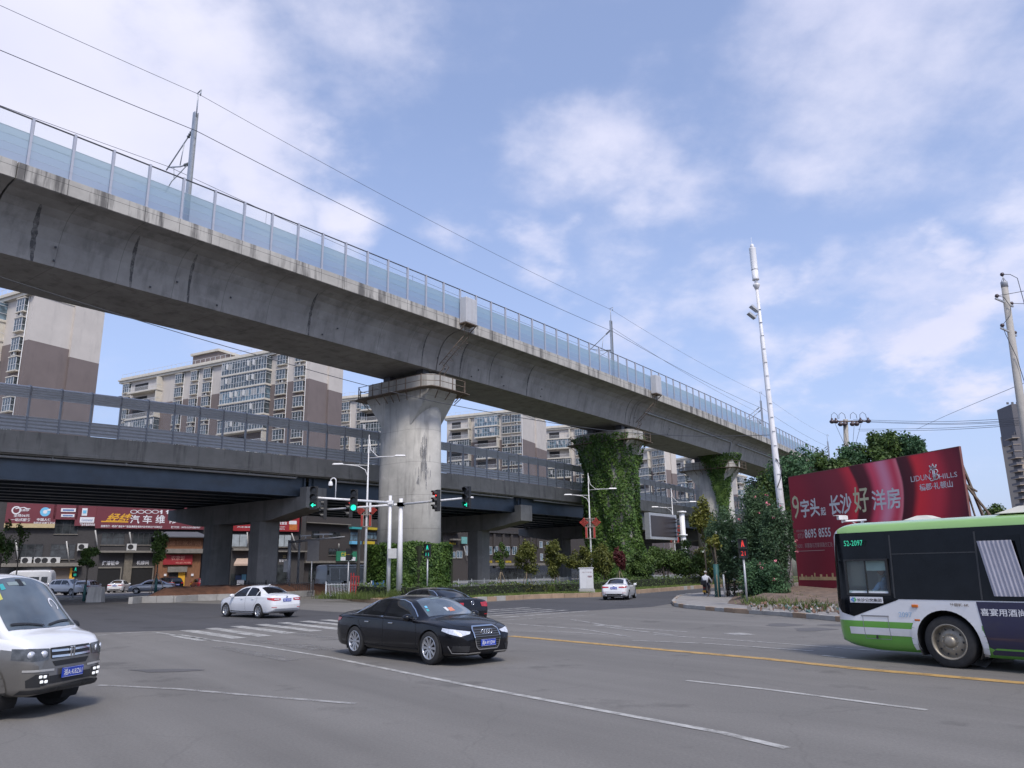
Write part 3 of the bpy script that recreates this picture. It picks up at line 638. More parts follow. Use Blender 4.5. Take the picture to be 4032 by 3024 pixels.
# ---- cabinets on the parapet and ladders down to the piers
WHITEM = M('cabinet_paint', (.50, .50, .51), .5, var=.06, scale=2, dirt=((.3, .28, .25), 3, .3, (1, 1, .2)))
for i, s in enumerate((52.6, 91.2)):
 base = RL(s, -.45, 24.3)
 t = rthing('equipment_cabinet', ('large' if i == 0 else 'smaller looking') + ' grey steel cabinet hung outside the noise fence, ' + ('above the bare pier' if i == 0 else 'above the ivy pier'), 'cabinet', base, 'cabinets outside the noise fence')
 b = B(); b.bbox(base.x - .8, base.y - .4, 24.55, base.x + .8, base.y + .4, 27.0); rb(b, 'cabinet_body', WHITEM, t, bevel=.03)
 b = B(); b.bbox(base.x - .7, base.y - .42, 24.7, base.x - .02, base.y - .403, 26.9); b.bbox(base.x + .02, base.y - .42, 24.7, base.x + .7, base.y - .403, 26.9); rb(b, 'cabinet_door', WHITEM, t)
 b = B(); b.bbox(base.x - .8, base.y - .4, 24.45, base.x + .8, base.y + .45, 24.54)
 for x in (-.7, .7): b.beam((base.x + x, base.y - .35, 24.45), (base.x + x, base.y + .4, 23.9), .07)
 rb(b, 'bracket', RUST, t)
 t = rthing('access_ladder', 'rusty caged ladder running under the girder edge to the ' + ('bare pier' if i == 0 else 'ivy pier'), 'ladder', RL(s - .3, -.3, 19.6), 'caged ladders beside the piers')
 def lad(pA, pC, across, cage):
  b = B(); pA, pC, ac = Vector(pA), Vector(pC), Vector(across); n = int((pC - pA).length / .35)
  for sg in (-1, 1): b.tube([pA + ac * sg, pC + ac * sg], .035, 5)
  for k in range(1, n): q = pA.lerp(pC, k / n); b.tube([q - ac, q + ac], .02, 4)
  cg = Vector(cage)
  for k in range(1, n, 2):
   q = pA.lerp(pC, k / n); b.tube([q - ac, q - ac * 1.3 + cg * .7, q + cg, q + ac * 1.3 + cg * .7, q + ac], .02, 4)
  return b
 o = RL(s, -.2, 0)
 rb(lad((o.x, o.y - .1, 24.4), (o.x + .1, o.y + .1, 23.3), (.3, 0, 0), (0, -.6, 0)), 'ladder', RUST, t)
 rb(lad((o.x, o.y + .1, 23.4), (o.x - .6, o.y + 2.6, 20.9), (.3, 0, 0), (0, -.4, -.5)), 'ladder', RUST, t)
 b = B(); b.beam((o.x - .3, o.y + 2.4, 20.9), (o.x - .9, o.y + 3.0, 19.6), .07); b.beam((o.x + .3, o.y + 2.4, 20.9), (o.x - .2, o.y + 3.0, 19.6), .07); rb(b, 'stringer', RUST, t)

# ---------------------------------------------------------------- road viaduct behind
rv = rthing('road_viaduct', 'lower road viaduct on steel girders passing behind the railway piers', 'viaduct', DL(52, 10, 0))
SS = list(np.linspace(-6, 260, 90))
b = B(); b.sweep([[DL(s, a, z) for a, z in [(.25, 10.75), (.25, 11.1), (22.5, 11.1), (22.5, 10.75)]] for s in SS]); rb(b, 'deck', CR, rv)
b = B(); b.sweep([[DL(s, a, z) for a, z in [(0, 10.85), (.0, 11.05), (.03, 11.1), (.06, 12.5), (.4, 12.5), (.4, 11.1), (.24, 10.85)]] for s in SS]); rb(b, 'parapet', CR, rv)
b = B(); b.sweep([[DL(s, a, z) for a, z in [(22.1, 10.75), (22.1, 12.5), (22.5, 12.5), (22.5, 10.75)]] for s in SS]); rb(b, 'parapet', CR, rv)
STEELB = M('girder_steel', (.055, .075, .10), .45, metal=.2, var=.25, scale=.5, dirt=((.05, .055, .06), .5, .85, (.7, .7, 1.6)))
BENT = [15.3, 46.2, 76.5, 108.4, 140, 172]
for k in range(8):
 a = 1.0 + k * 2.93; b = B()
 for s0, s1 in zip(BENT[:-1], BENT[1:]):
  ss = np.linspace(s0 + .15, s1 - .15, 10)
  for (a0, a1, z0, z1) in ((-.012, .012, 9.0, 10.74), (-.3, .3, 8.95, 9.0)): b.sweep([[DL(s, a + a0, z0), DL(s, a + a1, z0), DL(s, a + a1, z1), DL(s, a + a0, z1)] for s in ss])
  for s in np.arange(s0 + .4, s1 - .3, 5.07): b.sweep([[DL(s + e, a - .25, 9.0), DL(s + e, a + .25, 9.0), DL(s + e, a + .25, 10.7), DL(s + e, a - .25, 10.7)] for e in (0, .03)]) if k else None
 ss = np.linspace(-14, 15.1, 8); b.sweep([[DL(s, a - .012, 9.0), DL(s, a + .012, 9.0), DL(s, a + .012, 10.74), DL(s, a - .012, 10.74)] for s in ss]); b.sweep([[DL(s, a - .3, 8.95), DL(s, a + .3, 8.95), DL(s, a + .3, 9.0), DL(s, a - .3, 9.0)] for s in ss])
 if k == 0:
  for s in BENT:
   for e in (-.5, .5): b.sweep([[DL(s + e + q, a - .28, 9.0), DL(s + e + q, a - .02, 9.0), DL(s + e + q, a - .02, 10.7), DL(s + e + q, a - .28, 10.7)] for q in (0, .05)])
 rb(b, 'girder', STEELB, rv)
for s0, s1 in zip([-6] + [x + 2.8 for x in BENT], [x - 1.6 for x in BENT] + [190]):
 b = B(); b.tube([DL(s, .45, 10.58) for s in np.linspace(s0, s1, 8)] + [DL(s1 + .1, .45, 10.72)], .1, 8); 
 for s in np.arange(s0 + 2, s1, 5): b.box(DL(s, .45, 10.66), (.12, .2, .28))
 rb(b, 'drain_pipe', M('pipe_grey', (.24, .235, .225), .6), rv)
BLAB = ['', 'double column crosshead of the road viaduct nearest the camera, left of the traffic lights', 'crosshead and column of the road viaduct just right of the bare pier', 'crosshead of the road viaduct partly behind the ivy pier', 'crosshead of the road viaduct beside the dark display screen', '']
for s, l in zip(BENT, BLAB):
 c = DL(s, 0, 0); t = rthing('viaduct_bent', l or 'distant crosshead of the road viaduct on two columns', 'viaduct support', DL(s, 11, 0), 'crossheads of the road viaduct')
 if not l: t['label'] = 'crosshead of the road viaduct at the far left edge' if s < 20 else 'farthest crosshead of the road viaduct seen under the deck'
 b = B(); y = c.y
 prof = [(y - .45, 9.3), (y - .45, 7.85), (y + 5.0, 6.95), (y + 17.5, 6.95), (y + 23, 7.85), (y + 23, 8.9), (y + .55, 8.9), (y + .55, 9.75), (y - .45, 9.75)]
 b.plate([(s - 1.15, p, z) for p, z in prof], (2.3, 0, 0)); rb(b, 'crosshead', CB, t, bevel=.04)
 for a in (7.1, 14.9):
  b = B(); o = [(-1.15, -.75), (-.75, -1.15), (.75, -1.15), (1.15, -.75), (1.15, .75), (.75, 1.15), (-.75, 1.15), (-1.15, .75)]; b.prism([(s + p, y + a + q) for p, q in o], -.2, 6.95); rb(b, 'column', CB, t)
# noise barrier on the road viaduct: louvred bands with a clear strip between
LOUV = M('louvre_grey', (.44, .45, .47), .45, metal=.3, var=.08)
base = DL(52, .2, 12.5); rn_ = rthing('noise_barrier', 'grey louvred noise barrier with clear middle panes on the road viaduct', 'noise barrier', base)
PS2 = [21.1 - 2.03 * 8 + 2.03 * k for k in range(92)]
b0 = B(); b0.bbox(-.06, -.08, 0, .06, .08, 2.7); b0.tube([(0, 0, 2.6), (0, 0, 3.34), (0, .1, 3.46), (0, .4, 3.52), (0, .75, 3.53)], .07, 6); pm = None
for s in PS2:
 q = DL(s, .2, 12.5) - base
 if pm is None: pm = b0.build('post', M('barrier_post', (.23, .235, .25), .4, metal=.3), rn_); pm.location = q
 else: c_ = pm.copy(); COL.objects.link(c_); c_.parent = rn_; c_.location = q
bl, bg_, bu = B(), B(), B()
for s0, s1 in zip(PS2[:-1], PS2[1:]):
 A_, C_ = DL(s0 + .06, .2, 0), DL(s1 - .06, .2, 0)
 def strip(b, pr): b.add([(A_.x, A_.y + y, z) for y, z in pr] + [(C_.x, C_.y + y, z) for y, z in pr], [(j, len(pr) + j, len(pr) + j + 1, j + 1) for j in range(len(pr) - 1)])
 pr = []
 for k in range(4): z = 12.55 + k * .265; pr += [(-.03, z), (-.06, z + .04), (-.01, z + .2), (-.05, z + .25)]
 strip(bl, pr)
 pr = []
 for k in range(4): z = 15.07 + k * .19; pr += [(-.03, z), (-.05, z + .035), (-.01, z + .14), (-.03, z + .18)]
 strip(bu, pr + [(-.02, 15.86), (.05, 15.93), (.2, 15.98), (.22, 15.96), (.5, 16.02), (.72, 16.02)])
 strip(bg_, [(0, 13.62), (0, 15.05)])
 bl.beam((A_.x, A_.y, 13.6), (C_.x, C_.y, 13.6), .05); bu.beam((A_.x, A_.y, 15.05), (C_.x, C_.y, 15.05), .05)
rb(bl, 'lower_louvre', LOUV, rn_); rb(bu, 'upper_louvre', LOUV, rn_); rb(bg_, 'clear_pane', clearglass('clear_pane', (.95, .96, .97), .07), rn_)
# ---------------------------------------------------------------- apartment blocks behind the viaducts
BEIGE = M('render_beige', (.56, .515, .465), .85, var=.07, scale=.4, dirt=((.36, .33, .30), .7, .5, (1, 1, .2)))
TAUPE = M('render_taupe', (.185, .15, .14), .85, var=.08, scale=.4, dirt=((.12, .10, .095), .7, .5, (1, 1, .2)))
CREAM = M('trim_cream', (.58, .54, .46), .8, var=.08, scale=1.0, dirt=((.35, .32, .27), 1.5, .5, (1, 1, .3)))
WFRAME = M('window_frame_white', (.62, .63, .64), .5, var=.05)
AWIN = glassmat('window_glass', (.075, .095, .105), 1.0, .08, .6)
AWIN2 = glassmat('window_glass_blue', (.13, .19, .23), 1.0, .08, .5)
DARKIN = M('dark_interior', (.03, .03, .032), .9, var=.3)
ACW = M('ac_white', (.55, .55, .53), .6, var=.1)
SHAPES = {}
def bay_mesh(wd, h, d):
 b = B(); y0, y1 = 0.05, -d
 b.bbox(-wd / 2 - .12, y0, -.22, wd / 2 + .12, y1 - .1, -.04, 0); b.bbox(-wd / 2 - .12, y0, h + .02, wd / 2 + .12, y1 - .1, h + .18, 0)
 b.bbox(-wd / 2 + .03, y0, -.04, wd / 2 - .03, y1 + .03, h + .02, 1)
 for x in (-wd / 2, -wd / 6, wd / 6, wd / 2): b.bbox(x - .035, y1 - .01, -.04, x + .035, y1 + .05, h + .02, 2)
 for x in (-wd / 2, wd / 2): b.bbox(x - .035, y0, h * .42, x + .035, y1, h * .42 + .06, 2)
 for z in (h * .42, h * .95): b.bbox(-wd / 2, y1 - .012, z, wd / 2, y1 + .04, z + .06, 2)
 return b
def balcony_mesh(wd, h, d, kind, seed=0):
 rnd = random.Random(seed); b = B(); y0, y1 = .05, -d
 b.bbox(-wd / 2 - .15, y0, -.25, wd / 2 + .15, y1 - .15, -.02, 0); b.bbox(-wd / 2 - .05, y0, -.02, wd / 2 + .05, y1 - .05, .1, 0)
 if kind == 'glazed':
  b.bbox(-wd / 2 + .05, y0, .1, wd / 2 - .05, y1 + .05, h, 1)
  n = max(4, round(wd / .75))
  for k in range(n + 1): x = -wd / 2 + wd * k / n; b.bbox(x - .03, y1 - .01, .1, x + .03, y1 + .06, h, 2)
  for z in (.1, 1.05, h - .5, h - .08): b.bbox(-wd / 2, y1 - .012, z, wd / 2, y1 + .05, z + .06, 2); [b.bbox(x - .02, y0, z, x + .02, y1, z + .06, 2) for x in (-wd / 2, wd / 2)]
  for k in range(n):
   if rnd.random() < .25: x = -wd / 2 + wd * (k + .5) / n; b.bbox(x - wd / n * .42, y1 + .02, 1.15, x + wd / n * .42, y1 + .03, h - .5, 3)
   if rnd.random() < .12: x = -wd / 2 + wd * (k + .5) / n; b.box((x + .1, y1 - .3, 1.7), (.04, .6, 1.1), 0, 2)
 else:
  b.bbox(-wd / 2 + .2, y0, .1, wd / 2 - .2, .03, h - .1, 4)
  b.bbox(-wd / 2 + .2, -.02, .1, -.1, .0, h - .5, 4)
  for z in (.12, 1.05): b.bbox(-wd / 2, y1, z, wd / 2, y1 + .05, z + .06, 2); [b.bbox(x - .025, y0, z, x + .025, y1, z + .06, 2) for x in (-wd / 2, wd / 2)]
  n = int(wd / .22)
  for k in range(n + 1): x = -wd / 2 + wd * k / n; b.bbox(x - .015, y1, .12, x + .015, y1 + .03, 1.08, 2)
  b.bbox(wd / 2 - .25, y0, .1, wd / 2, y1, h, 0)
 return b
CURT = M('curtain', (.35, .36, .36), .9, var=.2)
def shape(kind, *a):
 k = (kind,) + a
 if k not in SHAPES:
  b = bay_mesh(*a) if kind == 'bay' else balcony_mesh(*a)
  o = b.build('window' if kind == 'bay' else 'balcony', [CREAM, AWIN2 if (len(a) > 4 and a[4] % 3 == 1) else AWIN, WFRAME, CURT, DARKIN]); SHAPES[k] = o.data; bpy.data.objects.remove(o)
 return SHAPES[k]
def put(me, name, par, loc, rz=0):
 o = bpy.data.objects.new(name, me); COL.objects.link(o); o.parent = par; o.location = loc; o.rotation_euler = (0, 0, rz); return o
def apartment(label, Apx, Lpx, Cpx, ztop, split, cols, nfl, fh=3.0, roofbox=None, depth=None, wallsteps=True, hiddenfloors=0, seed=1):
 """A: near corner, L: left end of the window front, C: right end of the blank end wall (image points of the roof line)"""
 A_ = atz(*Apx, ztop); L_ = atz(*Lpx, ztop); ex = Vector((A_.x - L_.x, A_.y - L_.y, 0)); W_ = ex.length; ex.normalize(); ey = Vector((-ex.y, ex.x, 0))
 # depth of the end wall from the image column where it ends
 if depth is None:
  r = ray(*Cpx); k = r.x / r.y; den = ey.x - k * ey.y; depth = (k * A_.y - A_.x) / den; depth = max(6, min(22, depth))
 t = thing('apartment_block', label, 'apartment block', (L_.x, L_.y, 0), math.atan2(ex.y, ex.x), 'apartment blocks behind the viaducts')
 b = B(); b.bbox(0, 0, split, W_, depth, ztop, 0); b.bbox(W_ - .02, depth * .55, split - 1.6, W_ + .04, depth + .02, split - .002, 1) if 0 else None
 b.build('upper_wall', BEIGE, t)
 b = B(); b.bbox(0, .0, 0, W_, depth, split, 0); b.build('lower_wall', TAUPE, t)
 b = B(); b.bbox(W_ + .003, depth * .58, 0, W_ + .35, depth + .3, split - 1.2, 1); b.bbox(W_ + .003, depth * .58, split - 1.2, W_ + .35, depth + .3, ztop - .2, 0); b.build('wall_pier', [BEIGE, TAUPE], t)
 b = B(); b.bbox(-.5, -.6, ztop - .5, W_ + .1, depth + .3, ztop, 0); b.bbox(-.7, -.85, ztop, W_ + .25, depth + .5, ztop + .3, 0); b.bbox(-.3, -.4, ztop + .3, W_ + .05, depth + .2, ztop + .8, 0); b.build('cornice', CREAM, t)
 b = B()
 for k in range(int(W_ / 1.5)): b.bbox(k * 1.5, -.35, ztop + .8, k * 1.5 + .05, -.3, ztop + 1.6)
 b.bbox(0, -.36, ztop + 1.55, W_, -.31, ztop + 1.6); b.build('roof_railing', WFRAME, t)
 if roofbox:
  for (x0, x1, h) in roofbox:
   b = B(); b.bbox(W_ * x0, 2, ztop + .3, W_ * x1, depth - 1, ztop + h, 0); b.build('stair_tower', TAUPE, t); b = B(); b.bbox(W_ * x0 - .4, 1.6, ztop + h, W_ * x1 + .4, depth - .6, ztop + h + .5); b.build('cornice', CREAM, t)
 rnd = random.Random(seed)
 for f in range(nfl):
  z = ztop - 1.0 - fh * (f + 1) + .5
  if z < 1: break
  for (x, kind, wd) in cols:
   if kind == 'bay':
    put(shape('bay', wd, 1.9, .55), 'window', t, (x * W_, 0, z + .7))
    if rnd.random() < .5:
     put(AC(), 'air_conditioner', t, (x * W_ + rnd.uniform(-.3, .3), -.35, z - .05))
   else:
    kd = 'glazed' if rnd.random() < (.45 if f < 2 else .72) else 'open'
    put(shape('balcony', wd, fh - .25, 1.5, kd, rnd.randint(0, 5)), 'balcony', t, (x * W_, 0, z))
 b = B()
 for x, kind, wd in cols:
  if kind == 'bay': b.tube([(x * W_ + wd / 2 + .35, -.12, 0), (x * W_ + wd / 2 + .35, -.12, ztop - .6)], .06, 5)
 b.build('drain_pipe', WFRAME, t)
 return t, W_, depth
_ac = {}
def AC():
 if 'm' not in _ac:
  b = B(); b.bbox(-.42, -.17, 0, .42, .17, .6, 0); b.lathe([(0, -.175), (.22, -.175), (.24, -.18), (.25, -.172)], (-.1, 0, .3), 'Y', 14, 1); b.bbox(-.4, -.15, -.06, -.34, .2, 0, 0); b.bbox(.34, -.15, -.06, .4, .2, 0, 0)
  o = b.build('air_conditioner', [ACW, DARKIN]); _ac['m'] = o.data; bpy.data.objects.remove(o)
 return _ac['m']
apartment('nearest apartment block at the left edge with a tall blank end wall', (139, 1147), (-330, 1290), (403, 1214), 43, 35.6, [(.93, 'bay', 1.9), (.74, 'bal', 4.2), (.5, 'bay', 2.0), (.3, 'bal', 4.2), (.1, 'bay', 2)], 11, seed=3)
apartment('apartment block with stepped roof seen between the two viaducts, left of the bare pier', (1224, 1362), (485, 1504), (1345, 1395), 45, 38.5, [(.035, 'bay', 2.0), (.16, 'bal', 9.5), (.345, 'bay', 2.0), (.43, 'bay', 1.7), (.50, 'bay', 2.0), (.71, 'bal', 12.5), (.875, 'bay', 2.3), (.96, 'bay', 2.2)], 10, roofbox=[(.36, .5, 3.6)], seed=5)
apartment('apartment block partly hidden behind the bare pier, only its left corner showing', (1640, 1545), (1338, 1575), (1700, 1560), 45, 30, [(.09, 'bay', 2.2), (.3, 'bay', 2.2), (.5, 'bal', 7.5), (.8, 'bay', 2)], 9, seed=8)
apartment('apartment block with roof plants, right of the bare pier', (2049, 1620), (1760, 1650), (2144, 1643), 45, 37.5, [(.2, 'bal', 6.4), (.57, 'bal', 7.0), (.82, 'bay', 2.4), (.95, 'bay', 2.6)], 10, seed=9)
apartment('apartment block close to the left side of the ivy pier', (2330, 1676), (2149, 1690), (2400, 1692), 45, 30, [(.3, 'bal', 7.2), (.72, 'bay', 2.2), (.9, 'bay', 2.2)], 9, seed=10)
apartment('apartment block between the ivy pier and the next pier', (2612, 1762), (2500, 1780), (2655, 1778), 45, 37, [(.3, 'bal', 6.4), (.72, 'bay', 2.4), (.93, 'bay', 2.2)], 9, seed=11)
apartment('smaller looking apartment block touching the left side of the third pier', (2725, 1803), (2655, 1815), (2800, 1826), 45, 37, [(.35, 'bal', 6.5), (.8, 'bay', 2.6)], 9, seed=12)
apartment('tiny distant apartment block right of the third pier', (2936, 1880), (2896, 1872), (2950, 1884), 45, 36, [(.3, 'bal', 5.0), (.8, 'bay', 3.)], 8, seed=13)
apartment('farthest low apartment block beside the ivy clump, right of the third pier', (2990, 1925), (2945, 1920), (3010, 1928), 40, 33, [(.4, 'bal', 5.0), (.8, 'bay', 3.)], 6, seed=14)
# roof plants
# ---------------------------------------------------------------- tower at the right edge
def tower():
 z = 66; A_ = atz(3975, 1700, 62); dist = A_.y
 t = thing('tower_block', 'tall brown tower block at the right edge with stacked balconies', 'tower block', (A_.x, A_.y, 0), R(-8))
 wl = M('tower_brown', (.40, .335, .27), .85, var=.08); wd = M('tower_dark', (.13, .125, .135), .85, var=.1)
 b = B(); b.bbox(3, 0, 0, 34, 16, 62, 0); b.build('wall', wl, t)
 b = B(); b.bbox(2.5, -.5, 57, 20, 14, 75, 0); b.bbox(0, -1.2, 50, 8, 0, 57.5, 0); b.build('upper_wall', wd, t)
 b = B()
 for k in range(9): b.bbox(.8 + k * 2.1, -.4, 75, 1.6 + k * 2.1, .2, 76)
 b.build('parapet', wd, t)
 for k in range(19):
  b = B(); zz = 3 + k * 3.1
  b.bbox(0, -1.5, zz, 3.2, 6, zz + .25, 0); b.bbox(.05, -1.45, zz + .25, 3.1, -1.4, zz + 1.2, 1); b.bbox(.03, -1.45, zz + .25, .08, 6, zz + 1.2, 1); b.bbox(2.0, 0, zz + .25, 3.0, 6, zz + 3.1, 1); b.build('balcony', [wl, wd, WFRAME], t)
  b = B(); b.bbox(6.2, -.06, zz + .9, 8.4, .05, zz + 2.4, 0); b.build('window', AWIN, t)
  b = B(); b.bbox(12.5, -1.3, zz, 17, 0, zz + .3, 1); b.bbox(12.6, -1.3, zz + .3, 16.9, -1.2, zz + 1.3, 1); b.bbox(12.8, -.05, zz + .3, 16.5, .03, zz + 2.8, 0); b.build('balcony', [AWIN, wl], t)
tower()
# ---------------------------------------------------------------- rows of shops behind the road viaduct
BRICK = M('brick_charcoal', (.056, .053, .054), .9, var=.22, scale=5, stretch=(.5, 1, 3), dirt=((.032, .03, .03), .6, .6, (1, 1, .4)))  # dark grey brick, deepened further to carry the shade under the road deck
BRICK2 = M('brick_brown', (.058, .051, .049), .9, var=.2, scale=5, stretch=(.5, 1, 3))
LEDGE = M('ledge_concrete', (.20, .185, .16), .85, var=.2)
MAROON = M('sign_maroon', (.155, .034, .045), .45, var=.1, scale=.6)
SRED = M('sign_red', (.30, .024, .03), .45, var=.12, scale=.6)
WHITEP = M('sign_white', (.72, .72, .74), .5, var=.03)
YELLOWP = M('sign_yellow', (.72, .38, .03), .5, var=.05)
CREAMP = M('sign_cream', (.5, .4, .22), .6, var=.1)
BLUEP = M('sign_blue', (.16, .48, .72), .5, var=.1); TEALP = M('sign_teal', (.05, .35, .36), .5, var=.1)
SHOPGL = glassmat('shop_glass', (.035, .04, .042), 1.0, .1, .5)
PALEGL = glassmat('pale_window', (.34, .38, .40), 1.0, .2, .15)
WOODO = M('wood_orange', (.21, .095, .045), .7, var=.3, scale=3, stretch=(4, 4, .6))  # orange timber, its colour lowered to carry the deck's shade
ROOFG = M('roof_slate', (.10, .105, .12), .7, var=.15, stretch=(6, 1, 1))
class Facade:
 """a vertical front between two ground points; px() turns an image point into a place on it"""
 def __init__(s, P0, P1):
  s.P0 = Vector((P0[0], P0[1], 0)); s.P1 = Vector((P1[0], P1[1], 0)); s.ex = (s.P1 - s.P0); s.W = s.ex.length; s.ex.normalize(); s.n = Vector((s.ex.y, -s.ex.x, 0)); s.rz = math.atan2(s.ex.y, s.ex.x)
 def px(s, u, v):
  d = ray(u, v); o = Vector((0, 0, EYE)); t = (s.P0 - o).dot(s.n) / d.dot(s.n); p = o + d * t; return (p - s.P0).dot(s.ex), p.z
 def box(s, b, u0, v0, u1, v1, y0, y1, mi=0):
  """local box (x along, y into the building): y0 outer, y1 inner"""
  x0, z1 = s.px(u0, v0); x1, z0 = s.px(u1, v1); b.bbox(x0, y0, z0, x1, y1, z1, mi); return x0, z0, x1, z1
def zz(ox, oy, sc): return lambda u, v: (ox + u / sc, oy + v / sc)
def facade_thing(name, label, cat, P0, P1, h, depth, mat, group=None):
 f = Facade(P0, P1); t = thing(name, label, cat, f.P0, f.rz, group); f.t = t
 b = B(); b.bbox(0, 0, 0, f.W, depth, h); b.build('wall', mat, t); return f
def window_on(f, q0, q1, glass, par=None, n=2, mid=True, frame=None, out=.03):
 x0, z1 = f.px(*q0); x1, z0 = f.px(*q1); b = B(); b.bbox(x0, -out, z0, x1, .05, z1, 0)
 fr = .06
 for k in range(n + 1): x = x0 + (x1 - x0) * k / n; b.bbox(x - fr / 2, -out - .03, z0, x + fr / 2, 0, z1, 1)
 for z in (z0, z1) + (((z0 + (z1 - z0) * .62),) if mid else ()): b.bbox(x0, -out - .032, z - fr / 2, x1, 0, z + fr / 2, 1)
 b.bbox(x0 - .1, -.12, z0 - .12, x1 + .1, 0, z0 - .03, 2)
 return b.build('window', [glass, frame or DARKM, LEDGE], par or f.t)
def sign_text(f, b, txt, q0, q1, y, mi, bold=.012, slant=0):
 """text filling the image box q0 (upper left) - q1 (lower right)"""
 x0, z1 = f.px(*q0); x1, z0 = f.px(*q1); lettering(b, txt, (x0, y, z0), (x1, y, z0), (x0 + slant, y, z1), mi, bold)
def wt(px, Y): d = ray(px, 2260); return (d.x / d.y * Y, Y)
Z1 = zz(0, 1950, 3.16); Z2 = zz(600, 1950, 3.16); Z3 = zz(1150, 1850, 3.016); Z4 = zz(1700, 1900, 2.765)
# --- building A: left, air conditioners over a ledge; building B: car repair shop
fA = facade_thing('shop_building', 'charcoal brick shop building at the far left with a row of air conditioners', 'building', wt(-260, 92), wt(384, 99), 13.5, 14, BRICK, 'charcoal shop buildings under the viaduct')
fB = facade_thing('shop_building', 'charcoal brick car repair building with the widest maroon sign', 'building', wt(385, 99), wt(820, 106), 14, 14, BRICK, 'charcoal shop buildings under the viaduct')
for a, c_ in (((230, 610), (520, 790)), ((640, 610), (920, 790)), ((700, 305), (960, 480))): window_on(fA, Z1(*a), Z1(*c_), SHOPGL, n=3)
for a, c_ in (((1270, 465), (1540, 615)), ((1660, 465), (1910, 615))): window_on(fB, Z1(*a), Z1(*c_), SHOPGL, n=4)
b = B(); fA.box(b, *Z1(-400, 852), *Z1(1020, 884), -1.0, 0); b.build('canopy_ledge', LEDGE, fA.t)
b = B(); fB.box(b, *Z1(1230, 692), *Z1(2010, 716), -1.0, 0); b.build('canopy_ledge', LEDGE, fB.t)
b = B(); fA.box(b, *Z1(-300, 905), *Z1(860, 1165), -.02, .05); b.build('shop_front', SHOPGL, fA.t)
b = B(); fA.box(b, *Z1(640, 900), *Z1(870, 1130), -.05, .04); b.build('roller_shutter', M('shutter', (.15, .12, .10), .7, var=.1, stretch=(1, 1, 8)), fA.t)
b = B(); fA.box(b, *Z1(878, 905), *Z1(925, 1060), -.25, .04); b.build('shop_post', YELLOWP, fA.t)
for (x0, x1, zt) in ((1222, 1490, 900), (1622, 1890, 895)):
 b = B(); fB.box(b, *Z1(x0, zt), *Z1(x1, 1165), -.02, .05, 0)
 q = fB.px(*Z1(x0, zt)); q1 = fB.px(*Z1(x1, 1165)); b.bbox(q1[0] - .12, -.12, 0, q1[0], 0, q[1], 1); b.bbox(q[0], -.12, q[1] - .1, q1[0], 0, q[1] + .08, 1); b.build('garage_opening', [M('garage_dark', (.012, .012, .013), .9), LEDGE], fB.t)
b = B(); fB.box(b, *Z1(1555, 720), *Z1(1610, 1170), -.3, 0); b.build('pilaster', M('pilaster_stone', (.16, .14, .11), .85, var=.3, dirt=((.08, .07, .06), 2, .6)), fB.t)
b = B(); sign_text(fB, b, '烤漆钣金', Z1(1275, 815), Z1(1480, 872), -.06, 0, .015); b.build('lettering', WHITEP, fB.t)
b = B(); sign_text(fB, b, '机修间', Z1(1702, 812), Z1(1848, 864), -.06, 0, .015); b.build('lettering', WHITEP, fB.t)
k = 0
for (f, x, y) in ((fA, 330, 856), (fA, 490, 856), (fA, 575, 856), (fA, 683, 856), (fA, 1028, 686), (fB, 1628, 686), (fB, 1925, 686)):
 a, z = f.px(*Z1(x, y)); o = put(AC(), 'air_conditioner', None, f.P0 + f.ex * a + f.n * .42 + Vector((0, 0, z)), f.rz)
 o.scale = (1.35, 1.2, 1.35)
 tag(o, ['first air conditioner from the left on the ledge above the white minibus', 'second air conditioner from the left on the ledge above the minibus', 'third air conditioner from the left on the ledge above the minibus', 'rightmost air conditioner of the row above the minibus', 'air conditioner on the wall left of the repair shop windows', 'air conditioner between the two repair shop windows', 'air conditioner right of the repair shop windows, behind a young tree'][k], 'air conditioner', 'air conditioners on the shop fronts'); k += 1
def sign_board(label, f, q0, q1, mat, y=-.25, th=.2, band=None):
 x0, z1 = f.px(*q0); x1, z0 = f.px(*q1); o = f.P0 + f.ex * x0
 t = thing('shop_sign', label, 'sign', (o.x, o.y, 0), f.rz); g_ = Facade((o.x, o.y), (o.x + f.ex.x, o.y + f.ex.y)); g_.t = t
 b = B(); b.bbox(0, y - th, z0, x1 - x0, y, z1); b.build('sign_board', mat, t)
 if band: b = B(); b.bbox(0, y - th - .1, z0 - band, x1 - x0, y, z0 - .005); b.build('bottom_band', CREAMP, t)
 g_.y = y - th - .012; return g_
# sign 1: maroon, two lengths with a gap for a window
g1 = sign_board('maroon shop sign with a blue round emblem and white panels, left of the yellow lettering', fA, Z1(104, 60), Z1(690, 358), MAROON, band=.5)
b = B(); x0, z1 = g1.px(*Z1(690, 60)); x1, z0 = g1.px(*Z1(965, 306)); b.bbox(x0 + .01, -.45, z0, x1 - .01, -.25, z1); x0, z1 = g1.px(*Z1(965, 60)); x1, z0 = g1.px(*Z1(1212, 385)); b.bbox(x0, -.45, z0, x1, -.25, z1); b.build('sign_extension', MAROON, g1.t)
b = B(); sign_text(g1, b, '全场36元', Z1(180, 235), Z1(372, 275), g1.y, 0, .015); sign_text(g1, b, '一站式服务', Z1(148, 288), Z1(385, 328), g1.y, 0, .015); sign_text(g1, b, '车险定点服务网点', Z1(425, 332), Z1(690, 362), g1.y, 0, .015); sign_text(g1, b, '途旅驿', Z1(245, 175), Z1(370, 205), g1.y, 0, .015)
x, z = g1.px(*Z1(210, 190)); b.lathe([(.35, 0), (.5, .0)], (x, g1.y, z), 'Y', 16)
